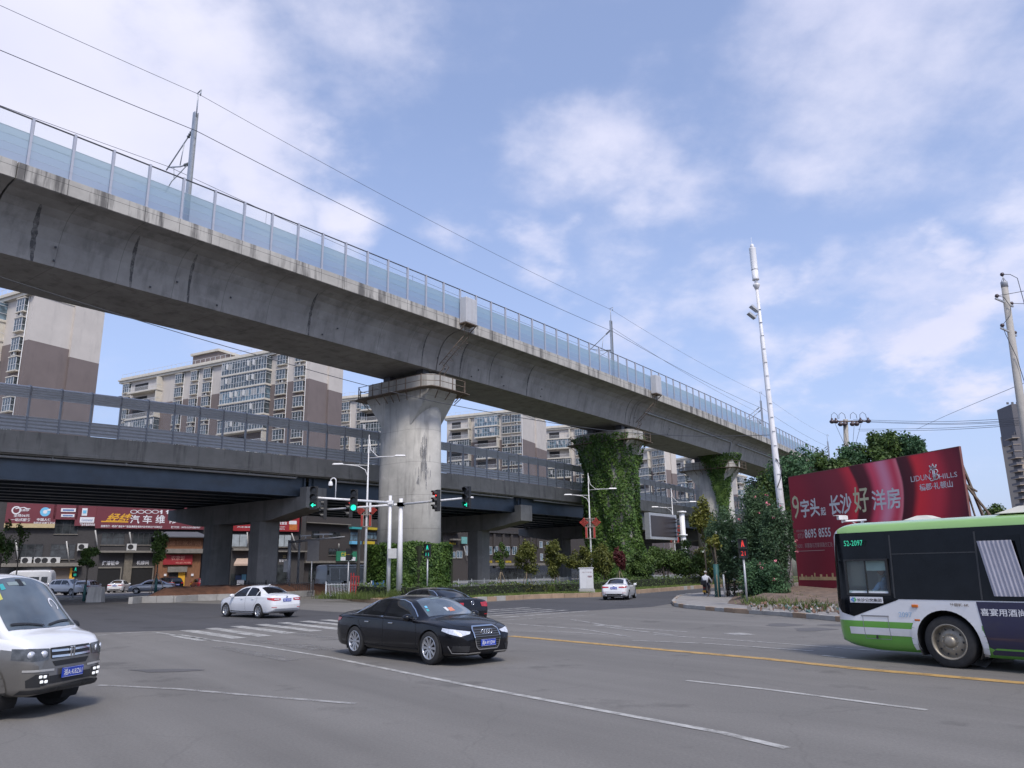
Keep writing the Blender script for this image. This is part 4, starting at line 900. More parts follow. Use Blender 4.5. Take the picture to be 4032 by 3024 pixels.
pts = [g1.px(*Z1(a, c_)) for a, c_ in ((200, 165), (265, 155), (310, 150), (345, 165), (385, 168), (385, 176), (335, 176), (300, 160), (262, 166), (200, 176))]; b.add([(x, g1.y, z) for x, z in pts], [tuple(range(len(pts)))])
b.build('lettering', WHITEP, g1.t)
cx, cz = g1.px(*Z1(568, 210)); rr = abs(g1.px(*Z1(632, 210))[0] - cx); b = B(); b.lathe([(rr * .42, 0), (rr, 0)], (cx, g1.y, cz), 'Y', 28); b.build('emblem', BLUEP, g1.t)
b = B(); b.lathe([(0, 0), (rr * .42, 0)], (cx, g1.y - .005, cz), 'Y', 20); pts = [(cx + rr * .2, cz + rr * .3), (cx + rr * 1.02, cz + rr * .25), (cx + rr * 1.02, cz + rr * .75), (cx + rr * .3, cz + rr * .5)]; b.add([(x, g1.y - .006, z) for x, z in pts], [(0, 1, 2, 3)])
sign_text(g1, b, '中国人保', Z1(468, 288), Z1(640, 326), g1.y, 0, .02)
b.build('emblem_inset', WHITEP, g1.t)
for a, c_, tx in (((768, 165), (945, 212), ''), ((768, 237), (928, 275), ''), ((1003, 275), (1172, 345), 'Continental')):
 b = B(); x0, z1 = g1.px(*Z1(*a)); x1, z0 = g1.px(*Z1(*c_)); b.bbox(x0, -.5, z0, x1, -.45, z1, 0); lettering(b, tx or '——', (x0 + (x1 - x0) * .12, -.512, z0 + (z1 - z0) * .25), (x1 - (x1 - x0) * .12, -.512, z0 + (z1 - z0) * .25), (x0 + (x1 - x0) * .12, -.512, z0 + (z1 - z0) * .72), 1, .01); b.build('white_panel', [WHITEP, M('sign_ink', (.12, .2, .4), .6)], g1.t)
b = B(); x0, z1 = g1.px(*Z1(1030, 165)); x1, z0 = g1.px(*Z1(1085, 258)); b.bbox(x0, -.5, z0, x1, -.45, z1); b.build('white_panel', WHITEP, g1.t); b = B(); b.bbox(x0 + .1, -.53, z0 + (z1 - z0) * .3, x1 - .1, -.5, z0 + (z1 - z0) * .72); b.build('blue_panel', BLUEP, g1.t)
b = B(); sign_text(g1, b, '轮胎专营保养换油', Z1(1000, 350), Z1(1180, 385), -.462, 0, .015); b.build('lettering', WHITEP, g1.t)
# sign 2
g2 = sign_board('wide maroon car repair sign with slanted yellow and large white lettering', fB, Z1(1220, 40), Z2(630, 432), MAROON, y=-.3)
b = B(); sign_text(g2, b, '经纬', Z1(1315, 225), Z1(1590, 335), g2.y, 0, .02, .5); x0, z1 = g2.px(*Z1(1255, 322)); x1, z0 = g2.px(*Z1(1590, 342)); b.bbox(x0, g2.y, z0, x1, -.49, z1); b.build('yellow_lettering', YELLOWP, g2.t)
b = B()
for ch, x in zip('汽车维修', (1620, 1775, 1935, 2095)): sign_text(g2, b, ch, Z1(x, 248), Z1(x + 105, 355), g2.y, 0, .015)
sign_text(g2, b, '经营范围：喷漆烤漆钣金轮胎装潢美容保险代办年审过户车架校正', Z1(1252, 372), Z1(2010, 412), g2.y, 0, .015); sign_text(g2, b, '服务热线：18975132299 85837957', Z2(225, 385), Z2(585, 418), g2.y, 0, .015)
for x in (1660, 1748, 1838, 1926):
 cx, cz = g2.px(*Z1(x, 209)); b.lathe([(.26, 0), (.34, 0)], (0, 0, 0), 'Y', 16); n_ = 32
 for i in range(len(b.v) - 32, len(b.v)): p = b.v[i]; b.v[i] = (p[0] * 1.25 + cx, g2.y, p[2] * .72 + cz)
for x in (2003, 2080):
 cx, cz = g2.px(*Z1(x, 212)); b.bbox(cx - .1, g2.y, cz - .25, cx + .1, g2.y + .01, cz + .25); b.bbox(cx - .24, g2.y, cz, cx - .1, g2.y + .01, cz + .14)
b.build('white_lettering', WHITEP, g2.t)
# slanted white poles stuck to the fronts
STICK = M('stick_white', (.5, .49, .46), .6, var=.1)
st = [(fA, Z1(212, 565), Z1(235, 850)), (fA, Z1(836, 575), Z1(868, 848)), (fB, Z1(1178, 440), Z1(1218, 682)), (fB, Z1(1602, 465), Z1(1636, 632)), (fB, Z1(2005, 460), Z1(2030, 672)), (fB, Z2(1160, 465), Z2(1186, 672))]
STL = ['slanted white flag pole at the far left of the shop fronts', 'slanted white flag pole over the white minibus', 'slanted flag pole below the gap between the maroon signs', 'slanted flag pole between the repair shop windows', 'slanted flag pole beside the tiled porch roof', 'slanted flag pole between the two bent columns', 'slanted flag pole right of the nearest bent columns', 'slanted flag pole above the black railing', 'slanted flag pole left of the green sign', 'slanted flag pole right of the green sign', 'slanted flag pole left of the hedge box', 'slanted flag pole touching the left edge of the hedge box', 'slanted flag pole above the black railing, farther right', 'slanted flag pole right of the hedge box']
STK = [0]
def stick(f, a, c_):
 a0, z0 = f.px(*c_); a1, z1 = f.px(*a); p = f.P0 + f.ex * a0 + f.n * .25; q = f.P0 + f.ex * a1 + f.n * .9
 t = thing('flag_pole', STL[STK[0]], 'pole', p + Vector((0, 0, z0)), 0, 'slanted white flag poles on the shop fronts'); STK[0] += 1; B().tube([(0, 0, 0), q - p + Vector((0, 0, z1 - z0))], .08, 6).build('pole', STICK, t)
for f, a, c_ in st: stick(f, a, c_)
# --- restaurant porch
fR = Facade(wt(600 + 60 / 3.16, 101), wt(600 + 690 / 3.16, 104)); t = thing('restaurant_front', 'orange timber restaurant porch with grey tiled roof and red sign', 'shop front', fR.P0, fR.rz); fR.t = t
b = B(); fR.box(b, *Z2(60, 730), *Z2(575, 1140), 0, 2.2); fR.box(b, *Z2(180, 515), *Z2(622, 672), 0, 2.0); b.build('timber_wall', WOODO, t)
b = B(); fR.box(b, *Z2(168, 668), *Z2(682, 722), -.9, 2.0); b.build('ledge', LEDGE, t)
x0, z1 = fR.px(*Z2(150, 448)); x1, z0 = fR.px(*Z2(690, 518)); b = B(); b.add([(x0 - 1.4, -.9, z0), (x1 + .1, -.9, z0), (x1 - 1.2, .8, z1), (x0 + .3, .8, z1), (x0 - 1.4, 2, z0), (x1 + .1, 2, z0), (x1 - 1.2, 2, z1), (x0 + .3, 2, z1), (x0 - 1.4, -.9, z0 - .12), (x1 + .1, -.9, z0 - .12), (x1 + .1, 2, z0 - .12), (x0 - 1.4, 2, z0 - .12)], [(0, 1, 2, 3), (3, 2, 6, 7), (0, 3, 7, 4), (1, 5, 6, 2), (0, 8, 9, 1), (8, 11, 10, 9)]); b.build('tiled_roof', ROOFG, t)
b = B(); x0, z1 = fR.px(*Z2(138, 742)); x1, z0 = fR.px(*Z2(490, 862)); b.bbox(x0, -.3, z0, x1, -.05, z1, 0); lettering(b, '农家饭', (x0 + (x1 - x0) * .26, -.31, z0 + (z1 - z0) * .42), (x0 + (x1 - x0) * .74, -.31, z0 + (z1 - z0) * .42), (x0 + (x1 - x0) * .26, -.31, z0 + (z1 - z0) * .9), 1, .02); lettering(b, '欢迎光临', (x0 + (x1 - x0) * .42, -.31, z0 + (z1 - z0) * .1), (x0 + (x1 - x0) * .95, -.31, z0 + (z1 - z0) * .1), (x0 + (x1 - x0) * .42, -.31, z0 + (z1 - z0) * .28), 1, .02); b.build('red_sign', [SRED, M('sign_pink', (.6, .25, .2), .5)], t)
b = B(); sign_text(fR, b, '盛世家湘园', Z2(215, 560), Z2(600, 625), -.02, 0, .02); b.build('lettering', M('wood_carved', (.36, .17, .09), .7), t)
b = B(); fR.box(b, *Z2(190, 890), *Z2(425, 955), -.5, 0, 0); b.build('door_canopy', LEDGE, t)
b = B(); fR.box(b, *Z2(212, 950), *Z2(400, 1140), -.03, .05, 0); b.build('doorway', DARKIN, t)
b = B(); fR.box(b, *Z2(325, 955), *Z2(395, 1130), -.12, -.04, 0); b.build('door', YELLOWP, t)
for x in (158, 495): b = B(); fR.box(b, *Z2(x - 14, 978), *Z2(x + 14, 1005), -.15, -.01); b.build('wall_lamp', WHITEP, t)
# --- awning bay and red signs between the bent columns
for a, c_ in (((985, 482), (1180, 640)), ((1558, 490), (1722, 640))): window_on(fB, Z2(*a), Z2(*c_), PALEGL, n=2, mid=False, frame=DARKM)
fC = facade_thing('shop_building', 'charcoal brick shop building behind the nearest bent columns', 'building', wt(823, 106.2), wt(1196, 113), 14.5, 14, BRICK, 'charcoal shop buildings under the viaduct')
for a, c_ in (((985, 482), (1180, 640)), ((1558, 490), (1722, 640))): window_on(fC, Z2(*a), Z2(*c_), PALEGL, n=2, mid=False, frame=DARKM)
for a, c_ in ((Z2(990, 660), Z2(1210, 690)), (Z2(1520, 692), Z2(1960, 708))): b = B(); fC.box(b, *a, *c_, -.9, 0); b.build('canopy_ledge', LEDGE, fC.t)
x0, z1 = fC.px(*Z2(1030, 785)); x1, z0 = fC.px(*Z2(1200, 878)); b = B(); b.add([(x0 + .2, -.1, z1), (x1 + .3, -.1, z1), (x1, -2.2, z0 + .25), (x0 - .6, -2.2, z0 + .25), (x1, -2.2, z0), (x0 - .6, -2.2, z0)], [(0, 1, 2, 3), (3, 2, 4, 5)]); b.build('awning', M('awning_beige', (.48, .36, .28), .8), fC.t)
for a, c_ in ((Z2(975, 980), Z2(1165, 1150)), (Z2(1545, 865), Z2(1700, 1110))): b = B(); fC.box(b, *a, *c_, -.02, .03, 0); b.build('shop_front', SHOPGL, fC.t)
b = B(); fC.box(b, *Z2(1035, 1000), *Z2(1100, 1050), -.06, 0, 0); fC.box(b, *Z2(1112, 985), *Z2(1162, 1060), -.06, 0, 1); fC.box(b, *Z2(1050, 1055), *Z2(1130, 1130), -.3, 0, 2); b.build('shop_goods', [M('goods_blue', (.03, .05, .12), .6), M('goods_sky', (.1, .25, .35), .6), WHITEP], fC.t)
b = B(); sign_text(fC, b, '3D', Z2(1622, 745), Z2(1662, 782), -.05, 0, .02); b.build('lettering', M('letter_gold', (.42, .34, .16), .5), fC.t)
b = B(); sign_text(fC, b, '智能定制', Z2(1575, 795), Z2(1700, 830), -.05, 0, .015); b.build('lettering', WHITEP, fC.t)
g3 = sign_board('red shop sign glimpsed between the two columns of the nearest bent', fC, Z2(950, 300), Z2(1228, 448), SRED); b = B(); sign_text(g3, b, '汽车美容', Z2(1045, 388), Z2(1222, 408), g3.y, 0, .02); b.build('lettering', WHITEP, g3.t)
g4 = sign_board('bright red sign with an orange can picture, right of the bent columns', fC, Z2(1540, 270), Z2(1838, 455), SRED)
b = B(); sign_text(g4, b, '润滑油', Z2(1560, 325), Z2(1660, 370), g4.y, 0, .02); sign_text(g4, b, '机油保养专卖', Z2(1545, 388), Z2(1640, 405), g4.y, 0, .02); sign_text(g4, b, '85830126', Z2(1550, 415), Z2(1635, 430), g4.y, 0, .02); x0, z1 = g4.px(*Z2(1690, 320)); x1, z0 = g4.px(*Z2(1782, 365)); b.bbox(x0, g4.y - .03, z0, x1, g4.y + .02, z1); b.build('lettering', WHITEP, g4.t)
b = B(); x0, z1 = g4.px(*Z2(1695, 360)); x1, z0 = g4.px(*Z2(1788, 436)); b.bbox(x0, g4.y - .02, z0, x1, g4.y + .02, z1); b.build('can_picture', M('can_orange', (.5, .16, .04), .5, var=.4, scale=2), g4.t)
# --- building D: three storeys with coloured window boards
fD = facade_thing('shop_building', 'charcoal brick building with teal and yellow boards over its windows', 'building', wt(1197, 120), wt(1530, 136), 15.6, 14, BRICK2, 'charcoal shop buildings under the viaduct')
for a, c_, g_ in (((235, 725), (320, 815), SHOPGL), ((440, 735), (568, 800), SHOPGL), ((690, 738), (790, 840), AWIN2), ((890, 738), (1002, 822), AWIN2), ((245, 935), (305, 1020), SHOPGL), ((435, 935), (560, 1010), SHOPGL), ((880, 935), (940, 1015), AWIN2)): window_on(fD, Z3(*a), Z3(*c_), g_, n=3)
for a, c_, m_ in (((682, 678), (796, 708), TEALP), ((882, 684), (1012, 718), M('board_yellow', (.55, .42, .03), .5)), ((680, 846), (790, 886), BLUEP), ((848, 848), (950, 886), MATS['board_yellow'])):
 b = B(); fD.box(b, *Z3(*a), *Z3(*c_), -.6, 0); b.build('window_board', m_, fD.t)
for a, c_ in ((Z3(140, 630), Z3(660, 650)), (Z3(120, 1080), Z3(1100, 1108))): b = B(); fD.box(b, *a, *c_, -.8, 0); b.build('canopy_ledge', LEDGE, fD.t)
b = B(); fD.box(b, *Z3(200, 1120), *Z3(1100, 1400), -.02, .05); b.build('shop_front', SHOPGL, fD.t)
b = B()
for k in range(34): x0, z1 = fD.px(*Z3(555 + k * 15, 555)); x1, z0 = fD.px(*Z3(559 + k * 15, 625)); b.bbox(x0, .2, z0, x1, .3, z1)
for v in (553, 622): x0, z1 = fD.px(*Z3(550, v)); x1, z0 = fD.px(*Z3(1060, v + 6)); b.bbox(x0, .18, z0, x1, .32, z1)
b.build('roof_railing', WFRAME, fD.t)
g5 = sign_board('small green shop sign with yellow lettering, left of the hedge box', fD, Z3(475, 968), Z3(708, 1085), M('sign_green', (.03, .20, .11), .5), y=-.9)
b = B(); x0, z1 = g5.px(*Z3(518, 1035)); x1, z0 = g5.px(*Z3(692, 1080)); b.bbox(x0, g5.y - .02, z0, x1, g5.y + .05, z1, 1); sign_text(g5, b, '保利家', Z3(525, 980), Z3(632, 1030), g5.y, 0, .02); b.build('lettering', [M('letter_yellow', (.75, .55, .02), .5), WHITEP], g5.t)
for a, c_ in (((212, 882), (272, 1042)), ((508, 882), (540, 960)), ((735, 890), (782, 1045)), ((918, 892), (960, 1000))): stick(fD, Z3(*a), Z3(*c_))
stick(fC, Z2(1712, 480), Z2(1794, 672)); stick(fC, Z2(1958, 605), Z2(2026, 778))
# --- building E: seen right of the bare pier, behind the saplings
fE = facade_thing('shop_building', 'dark brown shop building behind the young trees, right of the bare pier', 'building', wt(1738, 150), wt(2420, 205), 18.5, 16, BRICK2, 'charcoal shop buildings under the viaduct')
for a, c_ in (((195, 755), (255, 820)), ((270, 745), (330, 820)), ((600, 695), (655, 785)), ((680, 695), (720, 785)), ((795, 695), (850, 785)), ((875, 698), (925, 785)), ((1172, 640), (1205, 710)), ((1250, 645), (1290, 710)), ((1180, 775), (1210, 850)), ((1255, 780), (1290, 850)), ((365, 690), (390, 790))): window_on(fE, Z4(*a), Z4(*c_), AWIN2, n=2, mid=False, frame=WFRAME)
b = B(); fE.box(b, *Z4(590, 905), *Z4(1600, 1030), -.05, .05); b.build('shop_front', SHOPGL, fE.t)
for a, c_ in ((Z4(590, 878), Z4(1600, 900)), (Z4(110, 535), Z4(275, 552)), (Z4(190, 612), Z4(275, 632))): b = B(); fE.box(b, *a, *c_, -1.0, 0); b.build('canopy_ledge', LEDGE, fE.t)
for x in (590, 660, 760, 850, 945, 1060, 1130): b = B(); fE.box(b, *Z4(x, 555), *Z4(x + 22, 700), -.35, 0); b.build('pilaster', BRICK2, fE.t)
b = B(); fE.box(b, *Z4(585, 545), *Z4(1500, 565), -.5, 0); b.build('cornice', BRICK, fE.t)
b = B(); fE.box(b, *Z4(680, 906), *Z4(960, 930), -.5, -.06, 0); b.build('fascia_sign', M('fascia', (.26, .26, .27), .6), fE.t)
b = B(); sign_text(fE, b, '正宗湘菜', Z4(596, 850), Z4(655, 875), -.1, 0, .02); sign_text(fE, b, '土菜馆农庄', Z4(690, 845), Z4(780, 868), -.1, 0, .02); sign_text(fE, b, '农家乐饭店', Z4(798, 850), Z4(862, 875), -.1, 0, .02); sign_text(fE, b, 'PATU', Z4(190, 655), Z4(255, 680), -.1, 0, .02); b.build('lettering', MATS['letter_yellow'], fE.t)
b = B(); fE.box(b, *Z4(290, 592), *Z4(348, 668), -.9, -.7); b.build('hanging_board', M('board_mint', (.17, .40, .38), .5), fE.t)
stick(fE, Z4(312, 695), Z4(374, 848))
# ---------------------------------------------------------------- vehicles
def pchip(pts, x):
 X = np.array([p[0] for p in pts], float); Y = np.array([p[1] for p in pts], float)
 h = np.diff(X); d = np.diff(Y) / h; m = np.zeros(len(X)); m[0], m[-1] = d[0], d[-1]
 for i in range(1, len(X) - 1):
  if d[i - 1] * d[i] > 0: w1, w2 = 2 * h[i] + h[i - 1], h[i] + 2 * h[i - 1]; m[i] = (w1 + w2) / (w1 / d[i - 1] + w2 / d[i])
 i = np.clip(np.searchsorted(X, x) - 1, 0, len(X) - 2); t = (np.clip(x, X[0], X[-1]) - X[i]) / h[i]
 return (2 * t**3 - 3 * t**2 + 1) * Y[i] + (t**3 - 2 * t**2 + t) * h[i] * m[i] + (-2 * t**3 + 3 * t**2) * Y[i + 1] + (t**3 - t**2) * h[i] * m[i + 1]
PAINT = {}
def paint(name, col, metal=0.0, rough=.28):
 if name not in PAINT:
  m = M('paint_' + name, col, rough, metal, var=.05, scale=1.2, coat=1.0, dirt=((.16, .14, .12), 1.7, .10, (1, 1, 3)) if max(col) > .3 else ((.05, .045, .04), 1.7, .25, (1, 1, 3))); m.node_tree.nodes['Principled BSDF'].inputs['Coat Roughness'].default_value = .04; PAINT[name] = m
 return PAINT[name]
TYRE = M('tyre_rubber', (.025, .025, .026), .85, var=.3, scale=8)
ALLOY = M('wheel_alloy', (.55, .56, .58), .3, metal=.8, var=.08)
CHROME = M('chrome', (.75, .76, .78), .12, metal=1.0, var=.04)
BLACKP = M('black_plastic', (.02, .02, .021), .5, var=.2)
SEAM = M('panel_gap', (.012, .012, .013), .8)
CGLASS = glassmat('car_glass', (.012, .014, .017), 1.0, .03, .4, .75)
WSGLASS = glassmat('windscreen_glass', (.07, .085, .095), 1.0, .04, .6, 1.0); WSGLASS.node_tree.nodes['Principled BSDF'].inputs['Coat Weight'].default_value = .6
LAMPW = M('lamp_clear', (.72, .74, .78), .12, metal=.35, var=.25, scale=14); LAMPD = M('lamp_dark', (.10, .105, .11), .15, metal=.3, var=.5, scale=9)
LAMPR = M('lamp_red', (.42, .012, .018), .15, var=.35, scale=9, coat=.8); LAMPO = M('lamp_orange', (.55, .14, .02), .2, var=.1)
LAMPON = M('lamp_lit', (1, .98, .95), .3, emit=2.2); BRAKE = M('lamp_brake_lit', (1, .06, .04), .3, emit=1.0)
PLATE = M('plate_blue', (.02, .06, .42), .4, var=.06); PLATEW = M('plate_white', (.75, .75, .78), .5)
class Body:
 """a car body grown from cross-sections along its length (x forward, y left, z up)"""
 def __init__(s, sp, dx=.035):
  s.sp = sp; L = sp['L']; n = int(L / dx); xs = set(np.linspace(0, L, n).tolist()) | set(sp.get('xs', []))
  for e in (.003, .008, .016, .03, .05): xs |= {e, L - e}
  s.xs = sorted(xs); s.rows = []
  for x in s.xs:
   g = {k: float(pchip(sp[k], x)) for k in ('zc', 'zbelt', 'k', 'wt', 'hw', 'zb')}
   zm, zs = sp.get('zm', .62), sp.get('zs', .24); hw = g['hw']; zb = g['zb']; zbt = max(g['zbelt'], zb + .08); zc = max(g['zc'], zbt + .01); zt = zbt + (zc - zbt) * g['k']; wt = min(g['wt'], hw - .01)
   zs = max(zs, zb + .02); zm = min(max(zm, zs + .02), zbt - .02); wb = hw - sp.get('tuck', .03)
   P = [(0, zb), (hw * .5, zb), (hw * .86, zb)]
   for t in np.linspace(0, 1, 7): P.append((hw * (.945 + .055 * math.sin(t * math.pi / 2)), zs + (zm - zs) * t))
   for t in np.linspace(0, 1, 7)[1:]: P.append((hw - (hw - wb) * t * t, zm + (zbt - zm) * t))
   led = 0 if sp.get('noled') else min(.025, max(0, wb - wt - .02))
   P.append((wb - led * .6, zbt + .006))
   w0 = wb - led
   for t in np.linspace(0, 1, 10): P.append((w0 + (wt - w0) * t + sp.get('bulge', .03) * math.sin(math.pi * t) * min(1, (zt - zbt) * 3), zbt + .012 + (zt - zbt - .012) * t))
   ex = sp.get('crown', 2.6)
   for t in np.linspace(0, 1, 13)[1:]: y = wt * (1 - t) ** 1.15 * (1 if t < 1 else 0); P.append((y, zt + (zc - zt) * (1 - (y / wt) ** ex)))
   s.rows.append([(x, p[0], p[1]) for p in P])
  s.J = len(s.rows[0]); V = []; 
  for r in s.rows: V += r + [(x, -y, z) for x, y, z in r[1:-1]]
  K = len(s.rows[0]) + s.J - 2; Fc = []
  def idx(i, j): return i * K + (j if j < s.J else s.J + (2 * s.J - 2 - j) - 1)    # j runs all the way round
  tot = 2 * s.J - 2
  for i in range(len(s.rows) - 1):
   for j in range(tot): j2 = (j + 1) % tot; Fc.append((idx(i, j), idx(i + 1, j), idx(i + 1, j2), idx(i, j2)))
  for i, rev in ((0, False), (len(s.rows) - 1, True)):
   for j in range(s.J - 1):
    q = [idx(i, j), idx(i, j + 1), idx(i, (tot - j - 1) % tot), idx(i, (tot - j) % tot)]; q = list(dict.fromkeys(q))
    if len(q) > 2: Fc.append(tuple(q[::-1] if rev else q))
  s.V = [Vector(v) for v in V]; s.F = Fc; s.bvh = BVHTree.FromPolygons(s.V, Fc)
 def cut(s, keep): s.F = [f for f in s.F if keep(sum((s.V[i] for i in f), Vector()) / len(f))]
 def arches(s, wheels, ra, zw, zmax=1.1):
  V = s.V; out = []; bad = set()
  def inside(c):
   return any(math.hypot(c.x - xw, c.z - zw) < ra and abs(c.y) > .45 for xw in wheels) and c.z < zmax
  gone = set()
  for f in s.F:
   c = sum((V[i] for i in f), Vector()) / len(f)
   if inside(c): gone.update(f)
   else: out.append(f)
  for i in gone:
   v = V[i]
   if abs(v.y) < .5: continue
   for xw in wheels:
    d = math.hypot(v.x - xw, v.z - zw)
    if d < ra * 1.35 and d > 1e-6 and v.z > zw - ra * .9:
     s.V[i] = Vector((xw + (v.x - xw) / d * ra, v.y, zw + (v.z - zw) / d * ra))
  s.F = out
 def hit(s, p, d):
  d = Vector(d).normalized(); h = s.bvh.ray_cast(Vector(p) + d * 4, -d, 12); return h[0], h[1]
 def decal(s, pts, d, off=.005, grid=.06, name=None, mat=None, par=None, b=None, mi=0):
  """a patch that follows the body: pts are rough 3-D points, d the direction it faces"""
  d = Vector(d).normalized(); e2 = Vector((0, 0, 1)) if abs(d.z) < .9 else Vector((1, 0, 0)); e1 = e2.cross(d).normalized(); e2 = d.cross(e1)
  q = [Vector(p) for p in pts]; q2 = [Vector((p.dot(e1), p.dot(e2))) for p in q]; ol = []
  for i in range(len(q2)):
   a, c = q2[i], q2[(i + 1) % len(q2)]; n = max(1, int((c - a).length / grid))
   ol += [a.lerp(c, k / n) for k in range(n)]
  k = len(ol); x0, x1 = min(p.x for p in ol), max(p.x for p in ol); y0, y1 = min(p.y for p in ol), max(p.y for p in ol)
  for xx in np.arange(x0 + grid / 2, x1, grid):
   for yy in np.arange(y0 + grid / 2, y1, grid): ol.append(Vector((xx, yy)))
  r = delaunay_2d_cdt(ol, [], [list(range(k))], 1, 1e-5); P = []; ok = []
  for p in r[0]:
   o = e1 * p.x + e2 * p.y; h = s.bvh.ray_cast(o + d * 8, -d, 16)
   if h[0] is None: P.append(o); ok.append(False)
   else: P.append(h[0] + (h[1] if h[1].dot(d) > 0 else -h[1]) * off); ok.append(True)
  fs = [tuple(f) for f in r[2] if all(ok[i] for i in f)]; nb = b or B(); nb.add(P, fs, mi, True)
  if b is None: return nb.build(name, mat, par)
 def strip(s, pts, wd, d, b, off=.006, mi=0, grid=.05):
  d = Vector(d).normalized(); L_ = []; R_ = []; pts = [Vector(p) for p in pts]
  for i, p in enumerate(pts):
   t = (pts[min(i + 1, len(pts) - 1)] - pts[max(i - 1, 0)]).normalized(); n = t.cross(d).normalized() * (wd / 2); L_.append(p + n); R_.append(p - n)
  s.decal(L_ + R_[::-1], d, off, grid, b=b, mi=mi)
 def build(s, name, mats, par, split=None):
  b = B(); b.add(s.V, s.F, 0, True)
  if split: 
   for i, f in enumerate(b.f): c = sum((s.V[j] for j in f), Vector()) / len(f); b.m[i] = split(c)
  return b.build(name, mats, par)
WM = {}
def wheel(par, x, y, r, wd, style, n=10):
 """wheel > tyre, rim; the outer face looks away from the car"""
 key = (r, wd, style, n)
 if key not in WM:
  b = B(); pr = [(r * .66, -wd / 2), (r * .9, -wd / 2), (r * .975, -wd * .42), (r, -wd * .3), (r, wd * .3), (r * .975, wd * .42), (r * .9, wd / 2), (r * .66, wd / 2)]; b.lathe(pr, axis='Y', n=36)
  for k in (-.2, 0, .2): b.lathe([(r * 1.002, wd * k - .006), (r * .985, wd * k), (r * 1.002, wd * k + .006)], axis='Y', n=36)
  o = b.build('tyre', TYRE); tm = o.data; bpy.data.objects.remove(o); b = B()
  b.lathe([(r * .69, wd * .50), (r * .665, wd * .53), (r * .63, wd * .49), (r * .6, wd * .1), (r * .6, -wd * .45)], axis='Y', n=36, mi=0 if style == 'spoke' else 2)
  if style == 'spoke':
   b.lathe([(0, wd * .05), (r * .6, wd * .05)], axis='Y', n=24, mi=1); b.lathe([(0, wd * .44), (r * .1, wd * .44), (r * .15, wd * .36), (r * .15, wd * .05)], axis='Y', n=16, mi=0)
   for k in range(n):
    a = 2 * math.pi * k / n; c_, s_ = math.cos(a), math.sin(a); w0, w1 = r * .055, r * .085
    pts = []
    for rr, ww, yy in ((r * .1, w0, wd * .42), (r * .64, w1, wd * .49)):
     for sg in (-1, 1): pts.append((rr * c_ - sg * ww * s_, yy, rr * s_ + sg * ww * c_))
    q = [(p[0], p[1] - wd * .16, p[2]) for p in pts]; b.add(pts + q, [(0, 1, 3, 2), (0, 4, 5, 1), (1, 5, 7, 3), (3, 7, 6, 2), (2, 6, 4, 0)], 0)
  else:   # pressed steel truck wheel with holes
   b.lathe([(r * .6, wd * .1), (r * .52, wd * .12), (r * .42, wd * .30), (r * .26, wd * .34), (r * .22, wd * .30), (r * .22, wd * .5), (r * .13, wd * .56), (0, wd * .56)], axis='Y', n=36, mi=2)
   for k in range(n):
    a = 2 * math.pi * k / n; b.lathe([(0, wd * .275), (r * .042, wd * .275)], (r * .49 * math.cos(a), 0, r * .49 * math.sin(a)), 'Y', 10, 1); b.lathe([(0, wd * .42), (r * .02, wd * .42), (r * .022, wd * .3)], (r * .3 * math.cos(a), 0, r * .3 * math.sin(a)), 'Y', 6, 2)
  o = b.build('rim', [ALLOY, BLACKP, M('wheel_steel_brown', (.30, .27, .22), .45, metal=.5, var=.25, scale=3)]); rm = o.data; bpy.data.objects.remove(o); WM[key] = (tm, rm)
 tm, rm = WM[key]; w_ = bpy.data.objects.new('wheel', None); COL.objects.link(w_); w_.parent = par; w_.location = (x, y, r); w_.rotation_euler = (0, 0, 0 if y > 0 else math.pi)
 for nm, me in (('tyre', tm), ('rim', rm)): o = bpy.data.objects.new(nm, me); COL.objects.link(o); o.parent = w_
 return w_
def liners(par, wheels, r, hw, ra):
 for xw in wheels:
  for sg in (-1, 1):
   b = B(); pts = [(xw + ra * math.cos(a), r + ra * math.sin(a)) for a in np.linspace(-.5, math.pi + .5, 22)]
   b.add([(x, sg * hw * .985, z) for x, z in pts] + [(x, sg * hw * .55, z) for x, z in pts], [(i, i + 1, 23 + i, 22 + i) for i in range(21)], 0, True)
   b.add([(x, sg * hw * .55, z) for x, z in pts], [tuple(range(22))]); b.build('wheel_arch', SEAM, par)
def plate(par, bd, c, d, txt, w_=.44, h=.14, lift=.02):
 d = Vector(d).normalized(); p, n = bd.hit(c, d); e1 = Vector((0, 0, 1)).cross(d).normalized(); up = Vector((0, 0, 1)); o = (p or Vector(c)) + d * lift
 b = B(); b.plate([o - e1 * w_ / 2 - up * h / 2, o + e1 * w_ / 2 - up * h / 2, o + e1 * w_ / 2 + up * h / 2, o - e1 * w_ / 2 + up * h / 2], d * .012); pl = b.build('licence_plate', PLATE, par)
 b = B(); q = o + d * .016; lettering(b, txt, q - e1 * w_ * .44 - up * h * .34, q + e1 * w_ * .44 - up * h * .34, q - e1 * w_ * .44 + up * h * .34, 0, .008)
 for z in (-.46, .46): b.add([q - e1 * w_ * .49 + up * h * (z - .012), q + e1 * w_ * .49 + up * h * (z - .012), q + e1 * w_ * .49 + up * h * (z + .012), q - e1 * w_ * .49 + up * h * (z + .012)], [(0, 1, 2, 3)])
 b.build('lettering', PLATEW, pl)
def mirror(par, x, y, z, mat, s=1.0):
 for sg in (-1, 1):
  b = B(); pr = [(0, -.10), (.05, -.098), (.078, -.07), (.085, 0), (.07, .06), (.04, .085), (0, .09)]; b.lathe([(r * s, h * s) for r, h in pr], axis='X', n=16)
  b.v = [(x + (p[0] if p[0] > -.05 else -.05 + (p[0] + .05) * .3), sg * (y + .1) + p[1] * 1.45, z + p[2]) for p in b.v]; b.beam((x, sg * (y - .03), z - .05), (x, sg * (y + .08), z - .02), .05, .04); b.build('mirror', mat, par)
